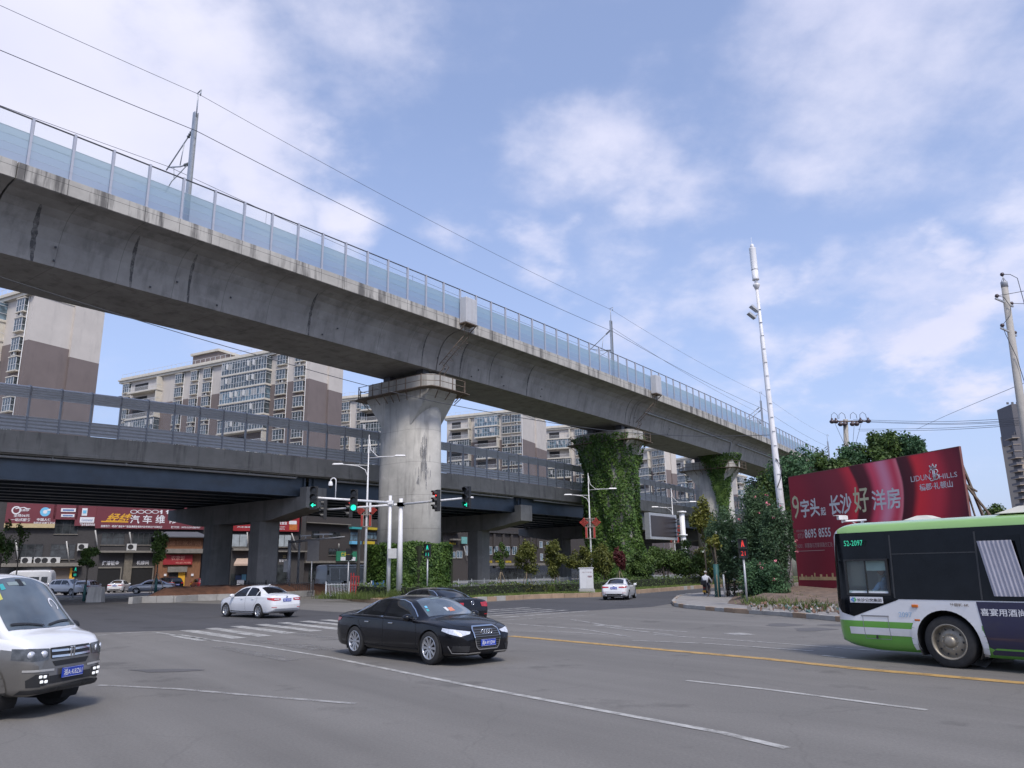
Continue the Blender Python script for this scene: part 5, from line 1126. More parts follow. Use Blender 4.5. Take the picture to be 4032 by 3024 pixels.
def sedan_spec(L, W, H, f=1.0, rear=0.0):
 sx, sy, sz = L / 5.02, W / 1.874, H / 1.455
 S = dict(zc=[(0, .66), (.03, .84), (.08, .985), (.16, 1.045), (.45, 1.08), (.74, 1.095), (.85, 1.13), (1.3, 1.305), (1.7, 1.41), (2.1, 1.452), (2.5, 1.455), (2.9, 1.43), (3.15, 1.385), (3.5, 1.22), (3.82, 1.055), (3.92, 1.02), (4.3, .965), (4.65, .885), (4.85, .80), (4.95, .72), (5.0, .64), (5.02, .58)],
             zbelt=[(0, .62), (.04, .77), (.1, .90), (.3, .955), (.8, .97), (1.5, .965), (2.5, .945), (3.5, .915), (4.0, .89), (4.5, .825), (4.85, .72), (4.97, .62), (5.02, .54)],
             k=[(0, .5), (.7, .5), (1.2, .75), (1.7, .86), (3.0, .86), (3.5, .75), (3.9, .5), (5.02, .5)],
             wt=[(0, .60), (.2, .70), (.7, .70), (1.0, .66), (1.7, .57), (2.5, .575), (3.0, .585), (3.5, .68), (3.9, .76), (4.4, .74), (4.8, .62), (5.02, .5)],
             hw=[(0, .70), (.06, .79), (.18, .86), (.45, .91), (1.2, .937), (3.8, .937), (4.4, .915), (4.72, .85), (4.9, .75), (4.99, .64), (5.02, .56)],
             zb=[(0, .42), (.1, .32), (.5, .22), (4.5, .19), (4.85, .2), (5.02, .27)])
 o = {k: [(x * sx, v * (sz if k in ('zc', 'zbelt', 'zb') else sy if k in ('wt', 'hw') else 1)) for x, v in p] for k, p in S.items()}
 o.update(L=L, zm=.60 * sz, zs=.25 * sz, tuck=.035); return o, sx, sy, sz
def sedan(label, loc, head, col, L=4.8, W=1.83, H=1.46, r=.325, spokes=10, style='plain', ptxt='湘A 12345', group=None, scale=1.0, glass=None, lit=False):
 sp, sx, sy, sz = sedan_spec(L, W, H); X = lambda x: x * sx; Z = lambda z: z * sz; Yw = lambda y: y * sy
 t = thing('sedan_car', label, 'car', (loc[0], loc[1], 0), math.atan2(head[1], head[0]), group); t.scale = (scale,) * 3
 bd = Body(sp); wh = (X(1.085), X(4.10)); hw = W / 2; ra = r + .035
 bd.arches(wh, ra, r); bd.build('body', col, t); liners(t, wh, r, hw, ra)
 for x in wh:
  for sg in (-1, 1): wheel(t, x, sg * (hw - .115), r, .225, 'spoke', spokes)
 b = B(); bd.decal([(X(3.80), -Yw(.70), 0), (X(3.88), -Yw(.35), 0), (X(3.90), 0, 0), (X(3.88), Yw(.35), 0), (X(3.80), Yw(.70), 0), (X(3.10), Yw(.545), 0), (X(3.03), 0, 0), (X(3.10), -Yw(.545), 0)], (0, 0, 1), .004, .07, 'windscreen', WSGLASS, t)
 bd.decal([(X(.80), -Yw(.58), 0), (X(.76), 0, 0), (X(.80), Yw(.58), 0), (X(1.52), Yw(.50), 0), (X(1.58), 0, 0), (X(1.52), -Yw(.50), 0)], (0, 0, 1), .004, .07, 'rear_window', glass or CGLASS, t)
 win = [[(1.22, 1.0), (1.04, 1.0), (1.22, 1.125), (1.36, 1.20), (1.36, 1.0)], [(1.42, 1.0), (1.42, 1.22), (1.62, 1.305), (1.9, 1.345), (2.22, 1.355), (2.22, .985)], [(2.34, .985), (2.34, 1.355), (2.75, 1.335), (3.02, 1.275), (3.3, 1.14), (3.52, 1.005), (3.5, .96)]]
 for sg in (-1, 1):
  for w_ in win: bd.decal([(X(x), 0, Z(z)) for x, z in w_], (0, sg, 0), .004, .06, 'side_window', glass or CGLASS, t)
  b = B(); bd.strip([(X(.98), 0, Z(.985)), (X(1.6), 0, Z(.985)), (X(2.5), 0, Z(.97)), (X(3.55), 0, Z(.945))], .022, (0, sg, 0), b, .008)
  if style in ('audi', 'vw'): bd.strip([(X(x), 0, Z(z)) for x, z in ((.98, .99), (1.2, 1.13), (1.42, 1.24), (1.64, 1.328), (1.95, 1.368), (2.4, 1.375), (2.76, 1.352), (3.04, 1.29), (3.32, 1.155), (3.56, 1.0))], .018, (0, sg, 0), b, .008)
  b.build('window_trim', CHROME if style in ('audi', 'vw') else BLACKP, t)
  b = B(); g_ = .009
  for ln in ([(3.58, .92), (3.62, .6), (3.58, .32)], [(2.28, .95), (2.30, .6), (2.26, .30)], [(1.30, .97), (1.22, .86), (1.36, .66), (1.52, .52), (1.55, .32)], [(1.55, .31), (2.5, .29), (3.58, .31)]): bd.strip([(X(x), 0, Z(z)) for x, z in ln], g_, (0, sg, 0), b, .003)
  b.build('door_gap', SEAM, t)
  for x in (1.62, 2.62):
   p, n = bd.hit((X(x), 0, Z(.84)), (0, sg, 0)); b = B(); b.box(p + Vector((0, sg * .018, 0)), (.17, .025, .028)); b.build('door_handle', CHROME if style == 'audi' else col, t, bevel=.008)
  b = B(); bd.strip([(X(1.5), 0, Z(.30)), (X(2.5), 0, Z(.285)), (X(3.65), 0, Z(.30))], .03, (0, sg, 0), b, .012); b.build('side_moulding', BLACKP if style == 'plain' else col, t)
 mirror(t, X(3.42), hw - .02, Z(.985), col)
 b = B(); bd.strip([(X(4.66), -Yw(.66), 0), (X(4.88), -Yw(.3), 0), (X(4.9), 0, 0), (X(4.88), Yw(.3), 0), (X(4.66), Yw(.66), 0)], .01, (0, 0, 1), b, .003); bd.strip([(X(4.66), -Yw(.66), 0), (X(3.95), -Yw(.76), 0)], .01, (0, 0, 1), b, .003); bd.strip([(X(4.66), Yw(.66), 0), (X(3.95), Yw(.76), 0)], .01, (0, 0, 1), b, .003)
 bd.strip([(X(.13), -Yw(.6), 0), (X(.1), 0, 0), (X(.13), Yw(.6), 0)], .01, (0, 0, 1), b, .003); b.build('bonnet_gap', SEAM, t)
 # nose
 for sg in (-1, 1):
  if style == 'audi':
   bd.decal([(X(4.9), sg * Yw(.42), Z(.665)), (X(4.9), sg * Yw(.40), Z(.71)), (X(4.75), sg * Yw(.66), Z(.75)), (X(4.52), sg * Yw(.875), Z(.795)), (X(4.5), sg * Yw(.89), Z(.735)), (X(4.65), sg * Yw(.80), Z(.675)), (X(4.8), sg * Yw(.60), Z(.62))], (1, sg * .75, 0), .008, .04, 'headlight', LAMPW, t)
   bd.decal([(X(4.9), sg * Yw(.45), Z(.42)), (X(4.75), sg * Yw(.78), Z(.43)), (X(4.7), sg * Yw(.8), Z(.31)), (X(4.9), sg * Yw(.48), Z(.30))], (1, sg * .5, 0), .006, .05, 'air_intake', BLACKP, t)
   b = B(); bd.strip([(X(4.66), sg * Yw(.84), Z(.42)), (X(4.72), sg * Yw(.78), Z(.275)), (X(4.9), sg * Yw(.5), Z(.27)), (X(5), sg * Yw(.2), Z(.27))], .018, (1, sg * .4, 0), b, .012); b.build('bumper_trim', CHROME, t)
  else:
   bd.decal([(X(4.92), sg * Yw(.42), Z(.66)), (X(4.85), sg * Yw(.5), Z(.74)), (X(4.5), sg * Yw(.85), Z(.83)), (X(4.48), sg * Yw(.88), Z(.77)), (X(4.72), sg * Yw(.8), Z(.64))], (1, sg * .75, 0), .008, .04, 'headlight', LAMPON if lit else LAMPW, t)
 if style == 'audi':
  gp = [(.30, .80), (.37, .74), (.375, .60), (.33, .40), (.27, .335)]; gp = gp + [(-y, z) for y, z in reversed(gp)]
  bd.decal([(X(5), Yw(y), Z(z)) for y, z in gp], (1, 0, 0), .006, .04, 'grille', BLACKP, t)
  b = B()
  for k in range(9):
   z = .37 + k * .045; ww = .30 + .07 * min(1, (z - .33) / .25); bd.strip([(X(5), -Yw(ww), Z(z)), (X(5), 0, Z(z)), (X(5), Yw(ww), Z(z))], .011, (1, 0, 0), b, .018)
  b.build('grille_bar', M('grille_bar', (.22, .22, .23), .3, metal=.8), t)
  b = B(); o = [(X(5), Yw(y), Z(z)) for y, z in gp]; o.append(o[0]); [bd.strip([o[i_], o[i_ + 1]], .026, (1, 0, 0), b, .022) for i_ in range(len(o) - 1)]; b.build('grille_frame', CHROME, t)
  b = B()
  for k in range(4):
   p, n = bd.hit((X(5), (k - 1.5) * .073, Z(.70)), (1, 0, 0)); rr = .047
   pr = [(rr + .010 * math.cos(a), .010 * math.sin(a)) for a in np.linspace(0, 2 * math.pi, 9)[:-1]]; b.lathe(pr, (p.x + .035, p.y, p.z), 'X', 24, close=True)
  b.build('badge', CHROME, t); plate(t, bd, (X(5), .0, Z(.47)), (1, 0, 0), ptxt, .44, .14, .03)
 else:
  bd.decal([(X(5), -Yw(.38), Z(.70)), (X(5), -Yw(.36), Z(.62)), (X(5), Yw(.36), Z(.62)), (X(5), Yw(.38), Z(.70))], (1, 0, 0), .006, .05, 'grille', BLACKP, t); plate(t, bd, (X(5), 0, Z(.45)), (1, 0, 0), ptxt)
 # tail
 lz = {'vw': (.75, .93), 'marka': (.80, .91), 'audi': (.78, .9)}.get(style, (.77, .90))
 for sg in (-1, 1):
  bd.decal([(X(.03), sg * Yw(.36 if style != 'vw' else .44), Z(lz[0] + .02)), (X(.03), sg * Yw(.36 if style != 'vw' else .42), Z(lz[1] - .02)), (X(.1), sg * Yw(.70), Z(lz[1])), (X(.38), sg * Yw(.9), Z(lz[1] + .005)), (X(.32), sg * Yw(.9), Z(lz[0] + .05)), (X(.08), sg * Yw(.70), Z(lz[0]))], (-1, sg * .55, 0), .010, .04, 'tail_light', LAMPR, t)
  bd.decal([(X(.05), sg * Yw(.55), Z(.47)), (X(.05), sg * Yw(.54), Z(.495)), (X(.15), sg * Yw(.78), Z(.50)), (X(.15), sg * Yw(.78), Z(.475))], (-1, sg * .4, 0), .008, .05, 'reflector', LAMPR, t)
  if style in ('plain',): bd.decal([(X(.03), sg * Yw(.44), Z(.825)), (X(.03), sg * Yw(.44), Z(.855)), (X(.1), sg * Yw(.68), Z(.86)), (X(.1), sg * Yw(.68), Z(.83))], (-1, sg * .5, 0), .016, .04, 'lamp_insert', PLATEW, t)
 zp = .80 if style in ('plain', 'marka') else .52
 bd.decal([(0, -.30, Z(zp - .1)), (0, -.30, Z(zp + .09)), (0, .30, Z(zp + .09)), (0, .30, Z(zp - .1))], (-1, 0, 0), .004, .06, 'plate_recess', col, t)
 plate(t, bd, (0, 0, Z(zp)), (-1, 0, 0), ptxt, .44, .14, .02)
 b = B(); p, n = bd.hit((0, 0, Z(.90 if style == 'vw' else .93)), (-1, 0, 0))
 if style == 'vw':
  p = p + Vector((-.025, 0, 0)); b.lathe([(.062, -.01), (.075, -.01), (.075, .01), (.062, .01)], tuple(p), 'X', 24, close=True)
  for q in ([(-.035, .055), (0, .01), (.035, .055)], [(-.055, .03), (-.025, -.05), (0, .0), (.025, -.05), (.055, .03)]): b.tube([p + Vector((0, y, z)) for y, z in q], .008, 5)
 else: b.lathe([(0, -.012), (.055, -.012), (.06, 0)], tuple(p), 'X', 20)
 b.build('badge', CHROME, t)
 bd.decal([(.02, -Yw(.62), Z(.42)), (.02, -Yw(.6), Z(.34)), (.02, Yw(.6), Z(.34)), (.02, Yw(.62), Z(.42))], (-1, 0, 0), .004, .06, 'lower_bumper', BLACKP if style != 'plain' else col, t)
 if style in ('plain',):
  b = B(); b.tube([(X(1.75), 0, Z(1.44)), (X(1.62), 0, Z(1.475)), (X(1.52), 0, Z(1.46))], [.03, .022, .004], 6); b.build('antenna', col, t)
 if style in ('marka', 'vw'):
  for sg in (-1, 1): b = B(); b.lathe([(.03, 0), (.045, 0), (.045, .12), (.03, .12)], (-.03, sg * Yw(.55), Z(.31)), 'X', 14); b.build('exhaust', CHROME, t)
 return t, bd, (X, Yw, Z)
WHITE = paint('white', (.74, .745, .76)); BLACK = paint('black', (.005, .0055, .008), rough=.25); BLACK.node_tree.nodes['Principled BSDF'].inputs['Coat Weight'].default_value = .45; BLACK.node_tree.nodes['Principled BSDF'].inputs['Specular IOR Level'].default_value = .2; SILVER = paint('silver', (.42, .43, .46), .6)
# -- black saloon in the middle: front axle and rear axle contacts from the photograph
f_, r_ = atz(1700, 2612), atz(1406, 2585); hd = (f_ - r_).normalized(); hd = Vector((.695, -.719, 0)).normalized()
side = Vector((hd.y, -hd.x, 0))                      # its right, towards the camera
mid = f_.lerp(r_, .5) - side * .82; o = mid - hd * 2.59
car, bd, (X, Yw, Z) = sedan('black saloon in mid crossing with chrome grille and lit looking headlights', o, hd, BLACK, 5.02, 1.874, 1.455, .357, 10, 'audi', '湘A·9Y1DW')
for p, c_, mt in ((((3.5, .56, 0), (3.5, .50, 0), (3.42, .49, 0), (3.42, .55, 0)), 0, BLUEP), (((3.62, .60, 0), (3.62, .54, 0), (3.54, .53, 0), (3.54, .59, 0)), 0, TEALP)):
 bd.decal([(x, -y, z) for x, y, z in p], (0, 0, 1), .009, .04, 'window_sticker', mt, car)
# things on the dashboard, seen through the windscreen, are stickers on the glass at this size
bd.decal([(3.74, -.02, 0), (3.60, .0, 0), (3.58, .14, 0), (3.72, .15, 0)], (0, 0, 1), .009, .04, 'tissue_box', M('tissue_orange', (.6, .22, .14), .6), car)
bd.decal([(3.72, -.10, 0), (3.58, -.11, 0), (3.57, -.02, 0), (3.71, -.02, 0)], (0, 0, 1), .009, .04, 'tissue_box', M('tissue_white', (.6, .6, .6), .6), car)
bd.decal([(3.13, -.18, 0), (3.12, .1, 0), (3.2, .1, 0), (3.21, -.18, 0)], (0, 0, 1), .009, .04, 'rear_view_mirror', M('mirror_back', (.20, .26, .28), .5), car)
# -- black saloon behind it
hv = Vector((-.70, .714, 0)).normalized(); sedan('black saloon seen from behind, half hidden by the black car in front', atY(1862, 2400, 29.3), hv, BLACK, 4.80, 1.855, 1.42, .335, 10, 'vw', '湘A 8M798')
# -- white saloon, left
hv = Vector((-.77, .638, 0)).normalized(); c0 = atz(1128, 2424) * .945; sedan('white saloon driving away on the left, behind the crosswalk', c0, hv, WHITE, 4.68, 1.80, 1.50, .325, 8, 'plain', '湘A 6K521', glass=glassmat('tinted_glass', (.012, .012, .016), 1, .08, .4, .25), scale=1.0)
# -- white saloon, centre right
hv = Vector((.29, .957, 0)).normalized(); sedan('white saloon driving away beside the island kerb, right of the cabinet', atz(2418, 2364) , hv, WHITE, 4.75, 1.795, 1.435, .325, 10, 'marka', '湘A 3U762')
# -- white and grey microbus at the left edge
LAMPFOG = M('fog_lamp_lit', (.9, .92, .92), .2, emit=.35)
def microbus():
 L, W, H = 4.35, 1.66, 1.95; hd = Vector((.985, -.172, 0)).normalized(); lf = Vector((-hd.y, hd.x, 0))
 fr = (atz(-15, 2832) + atz(262, 2782)) / 2 + Vector((-.26, .05, 0)); o = fr - hd * 3.52
 t = thing('microbus', 'white over grey microbus cut off by the left edge of the picture', 'van', (o.x, o.y, 0), math.atan2(hd.y, hd.x))
 sp = dict(L=L, zc=[(0, .95), (.05, 1.55), (.14, 1.80), (.5, 1.90), (1.5, 1.99), (2.8, 1.985), (3.12, 1.93), (3.3, 1.78), (3.56, 1.47), (3.80, 1.20), (3.87, 1.15), (4.08, 1.08), (4.23, .995), (4.29, .90), (4.32, .75), (4.34, .5), (4.35, .42)],
              zbelt=[(0, .9), (.1, 1.05), (3.0, 1.06), (3.7, 1.03), (4.1, .97), (4.25, .86), (4.32, .70), (4.35, .40)], k=[(0, .6), (.3, .88), (3.1, .88), (3.55, .72), (3.87, .5), (4.35, .5)],
              wt=[(0, .62), (.3, .68), (3.0, .675), (3.35, .70), (3.82, .755), (4.1, .72), (4.27, .62), (4.35, .5)], hw=[(0, .72), (.08, .79), (.3, .83), (3.9, .83), (4.12, .80), (4.26, .73), (4.33, .63), (4.35, .58)],
              zb=[(0, .4), (.2, .28), (3.9, .24), (4.2, .24), (4.35, .30)], zm=.66, zs=.30, tuck=.03, bulge=.02)
 bd = Body(sp, .03); r = .315; wh = (.85, 3.52); GREY = paint('van_grey', (.185, .175, .16), .5)
 bd.arches(wh, r + .05, r); bd.build('body', [WHITE, GREY], t, split=lambda c: 1 if c.z < .87 else 0); liners(t, wh, r, .83, r + .05)
 for x in wh:
  for sg in (-1, 1): wheel(t, x, sg * .70, r, .2, 'spoke', 6)
 b = B()
 for sg in (-1, 1):
  b = B(); rr = .40; pts = [(3.52 + rr * math.cos(a), sg * .8, r + rr * math.sin(a)) for a in np.linspace(-.25, math.pi + .2, 16)]; [bd.strip(pts[i_:i_ + 2], .10, (0, sg, 0), b, .018) for i_ in range(15)]; b.build('wheel_arch_trim', GREY, t)
 bd.decal([(3.78, -.68, 0), (3.85, -.35, 0), (3.87, 0, 0), (3.85, .35, 0), (3.78, .68, 0), (3.23, .60, 0), (3.16, .3, 0), (3.14, 0, 0), (3.16, -.3, 0), (3.23, -.60, 0)], (0, 0, 1), .005, .06, 'windscreen', WSGLASS, t)
 for sg in (-1, 1):
  for w_ in ([(.3, 1.1), (.3, 1.66), (1.45, 1.70), (1.45, 1.1)], [(1.53, 1.1), (1.53, 1.70), (2.45, 1.71), (2.45, 1.08)], [(2.53, 1.08), (2.53, 1.71), (3.05, 1.68), (3.3, 1.5), (3.6, 1.18), (3.55, 1.08)]): bd.decal([(x, 0, z) for x, z in w_], (0, sg, 0), .005, .06, 'side_window', CGLASS, t)
  b = B()
  for ln in ([(3.35, 1.0), (3.2, .7), (3.15, .34)], [(2.48, 1.05), (2.48, .34)], [(1.48, 1.05), (1.48, .34)]): bd.strip([(x, 0, z) for x, z in ln], .01, (0, sg, 0), b, .003)
  b.build('door_gap', SEAM, t); b = B(); p, n = bd.hit((3.05, 0, .93), (0, sg, 0)); b.box(p + Vector((0, sg * .02, 0)), (.18, .03, .035)); b.build('door_handle', BLACKP, t)
  hl = bd.decal([(4.25, sg * .42, .74), (4.25, sg * .42, .885), (4.15, sg * .62, .90), (3.98, sg * .80, .91), (3.99, sg * .81, .76), (4.2, sg * .68, .725)], (1, sg * .45, 0), .008, .035, 'headlight', LAMPD, t)
  for q in ((4.2, sg * .50, .815), (4.1, sg * .66, .82)): 
   b = B(); p, n = bd.hit(q, (1, sg * .45, 0)); b.lathe([(.0, 0), (.05, .0), (.052, .012), (.0, .016)], (0, 0, 0), 'X', 14); ng = Vector((1, sg * .45, 0)).normalized(); b.v = [tuple(p + ng * (.006 + v[0]) + Vector((-ng.y, ng.x, 0)) * v[1] + Vector((0, 0, v[2]))) for v in b.v]; b.build('lamp_lens', LAMPW, hl)
  fl = bd.decal([(4.3, sg * .42, .40), (4.3, sg * .43, .535), (4.2, sg * .62, .545), (4.15, sg * .72, .47), (4.15, sg * .70, .37), (4.25, sg * .56, .365)], (1, sg * .35, 0), .006, .04, 'fog_lamp', BLACKP, t)
  for (dy, z) in ((.52, .50), (.605, .505), (.50, .43), (.585, .435)):
   b = B(); p, n = bd.hit((4.2, sg * dy, z), (1, 0, 0)); b.box(p + Vector((.012, 0, 0)), (.02, .055, .042)); b.build('lamp_lens', LAMPFOG, fl, bevel=.012)
 bd.decal([(4.3, -.40, .735), (4.3, -.41, .89), (4.3, .41, .89), (4.3, .40, .735)], (1, 0, 0), .006, .05, 'grille', BLACKP, t)
 b = B()
 for z in (.765, .845): bd.strip([(4.3, -.40, z), (4.3, 0, z - .01), (4.3, .40, z)], .03, (1, 0, 0), b, .016)
 b.build('grille_bar', CHROME, t)
 b = B(); p, n = bd.hit((4.3, 0, .81), (1, 0, 0)); b.box(p + Vector((.03, -.03, 0)), (.03, .03, .15), rx=.0); b.box(p + Vector((.03, .03, 0)), (.03, .03, .15)); b.build('badge', CHROME, t, bevel=.008)
 bd.decal([(4.3, -.32, .625), (4.3, -.38, .70), (4.3, .38, .70), (4.3, .32, .625)], (1, 0, 0), .005, .05, 'air_intake', BLACKP, t); bd.decal([(4.3, -.43, .39), (4.3, -.43, .50), (4.3, .43, .50), (4.3, .43, .39)], (1, 0, 0), .005, .05, 'lower_intake', BLACKP, t)
 plate(t, bd, (4.3, 0, .52), (1, 0, 0), '湘A·K8Z61', .44, .14, .035)
 b = B(); bd.strip([(4.15, -.75, .31), (4.3, -.4, .31), (4.3, 0, .31), (4.3, .4, .31), (4.15, .75, .31)], .05, (1, 0, 0), b, .02); b.build('bumper_lip', BLACKP, t)
 b = B(); bd.strip([(4.2, -.78, .60), (4.28, -.45, .585), (4.3, -.34, .58)], .03, (1, -.2, 0), b, .012); b.build('crease_highlight', M('van_highlight', (.5, .49, .47), .3, metal=.3), t); b = B(); bd.strip([(4.2, .78, .60), (4.28, .45, .585), (4.3, .34, .58)], .03, (1, .2, 0), b, .012); b.build('crease_highlight', M('van_highlight', (.5, .49, .47), .3, metal=.3), t)  # paler strips paint the highlight along the bumper creases
 for sg in (-1, 1): b = B(); bd.strip([(3.82, sg * .05, 0), (3.77, sg * .30, 0), (3.72, sg * .60, 0)], .03, (0, 0, 1), b, .02); b.build('wiper', BLACKP, t)
 mirror(t, 3.5, .83, 1.12, BLACKP, 1.25)
 for ch in t.children:
  if not ch.name.startswith(('wheel', 'wheel_arch.')) or ch.name.startswith('wheel_arch_trim'): ch.location.z += .085
 n0 = set(t.children)
 for p, mt in (([(3.30, -.58, 0), (3.30, -.46, 0), (3.23, -.45, 0), (3.23, -.56, 0)], BLUEP), ([(3.32, -.42, 0), (3.32, -.34, 0), (3.24, -.33, 0), (3.24, -.41, 0)], TEALP), ([(3.42, -.6, 0), (3.42, -.48, 0), (3.34, -.47, 0), (3.34, -.58, 0)], M('sticker_yellow', (.55, .52, .12), .5)), ([(3.28, -.25, 0), (3.28, .1, 0), (3.23, .1, 0), (3.23, -.25, 0)], M('visor', (.22, .27, .27), .6))): bd.decal(p, (0, 0, 1), .010, .04, 'window_sticker', mt, t)
 b = B(); bd.strip([(3.24, -.05, 0), (3.24, .05, 0)], .1, (0, 0, 1), b, .012); b.build('rear_view_mirror', BLACKP, t)
 b = B(); pts = [(3.52 + .07 * math.cos(a), .44 + .075 * math.sin(a), 0) for a in np.linspace(.6, 5.3, 16)]; [bd.strip(pts[i:i + 2], .022, (0, 0, 1), b, .011) for i in range(15)]; b.build('windscreen_sticker', PLATEW, t)
 for ch in set(t.children) - n0: ch.location.z += .085
microbus()
# -- city bus on the right, driving away to the left
def citybus():
 hd = Vector((-.61, .793, 0)).normalized(); L, W, H = 10.5, 2.5, 2.98; lf = Vector((-hd.y, hd.x, 0)); r = .50
 o = atz(3752, 2632) - lf * 1.22 - hd * 8.05
 t = thing('city_bus', 'white and green city bus entering from the right edge with a driver at the window', 'bus', (o.x, o.y, 0), math.atan2(hd.y, hd.x))
 sp = dict(L=L, zc=[(0, 2.5), (.1, 2.9), (.3, H), (9.9, H), (10.22, 2.95), (10.38, 2.84), (10.46, 2.5), (10.5, 1.2)], zbelt=[(0, 1.29), (10.2, 1.29), (10.5, 1.15)], k=[(0, .9), (.3, .93), (10, .93), (10.5, .9)],
              wt=[(0, 1.0), (.3, 1.15), (9.9, 1.15), (10.2, 1.12), (10.4, 1.02), (10.5, .85)], hw=[(0, 1.1), (.2, 1.22), (.5, 1.25), (9.95, 1.25), (10.22, 1.21), (10.38, 1.12), (10.46, 1.02), (10.5, .9)],
              zb=[(0, .4), (.4, .25), (9.4, .24), (10.0, .29), (10.4, .40), (10.5, .5)], zm=.84, zs=.40, tuck=.0, bulge=.0, crown=4.0, xs=[9.12, 10.06], noled=1)
 bd = Body(sp, .05); ra = .62
 GREEN = paint('bus_green', (.13, .38, .055)); NAVY = paint('bus_navy', (.014, .014, .055)); ROOFG_ = paint('bus_roof_green', (.27, .47, .15), rough=.5)
 bd.arches((2.6, 8.05), ra, r, 1.2)
 bd.cut(lambda c: not (9.12 < c.x < 10.06 and 1.42 < c.z < 2.12 and abs(c.y) > 1.0))
 bd.build('body', [WHITE, GREEN, ROOFG_], t, split=lambda c: 2 if c.z > 2.725 else 1 if c.z < .84 and (c.x > 8.6 or c.x < 7.4) else 0); liners(t, (2.6, 8.05), r, 1.25, ra)
 for x in (2.6, 8.05):
  for sg in (-1, 1): wheel(t, x, sg * 1.07, r, .30, 'steel', 10)
 BG = glassmat('bus_glass', (.006, .007, .009), 1.0, .05, .5, .22); BAND = M('bus_band_black', (.006, .007, .009), .10, var=.3, spec=.22)
 for sg in (1, -1):
  d = (0, sg, 0)
  b = B(); Y = lambda P: [(x, 0, z) for x, z in P]
  bd.decal(Y([(.3, 1.31), (.3, 2.73), (9.125, 2.73), (9.125, 1.31)]), d, .006, .12, b=b); bd.decal(Y([(9.12, 2.11), (9.12, 2.73), (10.32, 2.73), (10.40, 2.11)]), d, .006, .06, b=b)
  bd.decal(Y([(10.055, 1.42), (10.055, 2.12), (10.40, 2.12), (10.43, 1.42)]), d, .006, .05, b=b); bd.decal(Y([(8.95, 1.30), (9.05, 1.425), (10.43, 1.425), (10.40, 1.12), (10.28, 1.0), (9.98, .93)] if sg > 0 else [(9.05, 1.18), (9.05, 1.425), (10.43, 1.425), (10.4, 1.18)]), d, .006, .06, b=b)
  b.build('window_band', BAND, t)
  fr = B(); 
  for a_, c_ in (((9.10, 1.40), (10.08, 1.40)), ((9.10, 2.13), (10.08, 2.13)), ((9.12, 1.38), (9.12, 2.15)), ((10.06, 1.38), (10.06, 2.15)), ((9.6, 1.42), (9.6, 2.12))): fr.beam((a_[0], sg * 1.245, a_[1]), (c_[0], sg * 1.245, c_[1]), .045 if a_[0] != 9.6 else .02, .04)
  w_ = fr.build('driver_window' if sg > 0 else 'door_window', BLACKP, t); b = B(); b.add([(9.12, sg * 1.24, 1.41), (10.06, sg * 1.24, 1.41), (10.06, sg * 1.24, 2.12), (9.12, sg * 1.24, 2.12)], [(0, 1, 2, 3)]); b.build('pane', clearglass('bus_clear_pane', (.72, .82, .80), .08), w_)
  for x0, x1 in ((.5, 1.9), (2.0, 3.4), (3.5, 4.9), (5.0, 6.4), (6.5, 7.15)): bd.decal(Y([(x0, 1.4), (x0, 2.55), (x1, 2.55), (x1, 1.4)]), d, .012, .2, 'window', BG, t)
 for sg in (1, -1):
  for x in (9.02, 7.3): b = B(); bd.strip([(x, 0, 1.33), (x, 0, 2.64)], .035, (0, sg, 0), b, .012); b.build('window_pillar', M('rubber_grey', (.035, .036, .038), .6), t)
  b = B(); bd.strip([(7.3, 0, 2.24), (9.0, 0, 2.24)], .02, (0, sg, 0), b, .012); b.build('window_bar', MATS['rubber_grey'], t)
 # curtain in the window behind the front wheel, drawn to one side
 b = B(); n = 26
 for x0, wid, ln in ((6.62, .62, 1.0),):
  pts = [(x0 + wid * i / n, 1.255 + .012 * math.sin(i * 1.9)) for i in range(n + 1)]; sh = -.17
  b.add([(x, y + .02, 2.45) for x, y in pts] + [(x + sh * 1, y + .02, 1.40) for x, y in pts], [(i, i + 1, n + 2 + i, n + 1 + i) for i in range(n)], 0, True)
 b.build('curtain', M('curtain_grey', (.42, .41, .46), .9, var=.12, scale=2), t)
 bd.decal([(6.1, 0, 2.46), (6.1, 0, 2.6), (7.35, 0, 2.6), (7.35, 0, 2.46)], (0, 1, 0), .014, .15, 'window_reflection_strip', M('pelmet_grey', (.10, .10, .12), .6), t) if 0 else None
 L1 = (0, 1, 0); Yp = lambda P: [(x, 0, z) for x, z in P]
 bd.decal(Yp([(8.66, .56), (8.66, .71), (10.12, .71), (10.12, .56)]), L1, .008, .1, 'white_stripe', WHITE, t)
 bd.decal(Yp([(-.2 + .4, .36), (.2, 1.29), (7.42, 1.29), (7.36, .80), (7.30, .30)]), L1, .007, .15, 'navy_panel', NAVY, t)
 b = B()
 for (x0, x1, z0, z1) in ((6.4, 7.36, 1.03, 1.17),):
  lettering(b, '喜宴用酒尚品', (x1, 1.263, z0), (x0, 1.263, z0), (x1, 1.263, z1), 0, .012)
 b.build('lettering', WHITEP, t)
 b = B(); lettering(b, '2097', (8.98, 1.262, .95), (8.70, 1.262, .95), (8.98, 1.262, 1.05), 0, .012); b.build('fleet_number', M('bus_number_blue', (.36, .50, .66), .5), t)
 b = B(); lettering(b, '52-2097', (10.02, 1.27, 2.44), (9.58, 1.27, 2.44), (10.02, 1.27, 2.56), 0, .006); b.build('route_number', M('led_green', (.03, .42, .24), .5, emit=.6), t)
 b = B(); lettering(b, '壮丽城 6K', (7.92, 1.262, 1.19), (7.56, 1.262, 1.19), (7.92, 1.262, 1.255), 0, .012); b.build('lettering', M('bus_text_brown', (.16, .12, .09), .5), t)
 sg_ = bd.decal(Yp([(9.28, 1.22), (9.28, 1.345), (10.03, 1.345), (10.03, 1.22)]), L1, .012, .1, 'operator_sign', WHITEP, t)
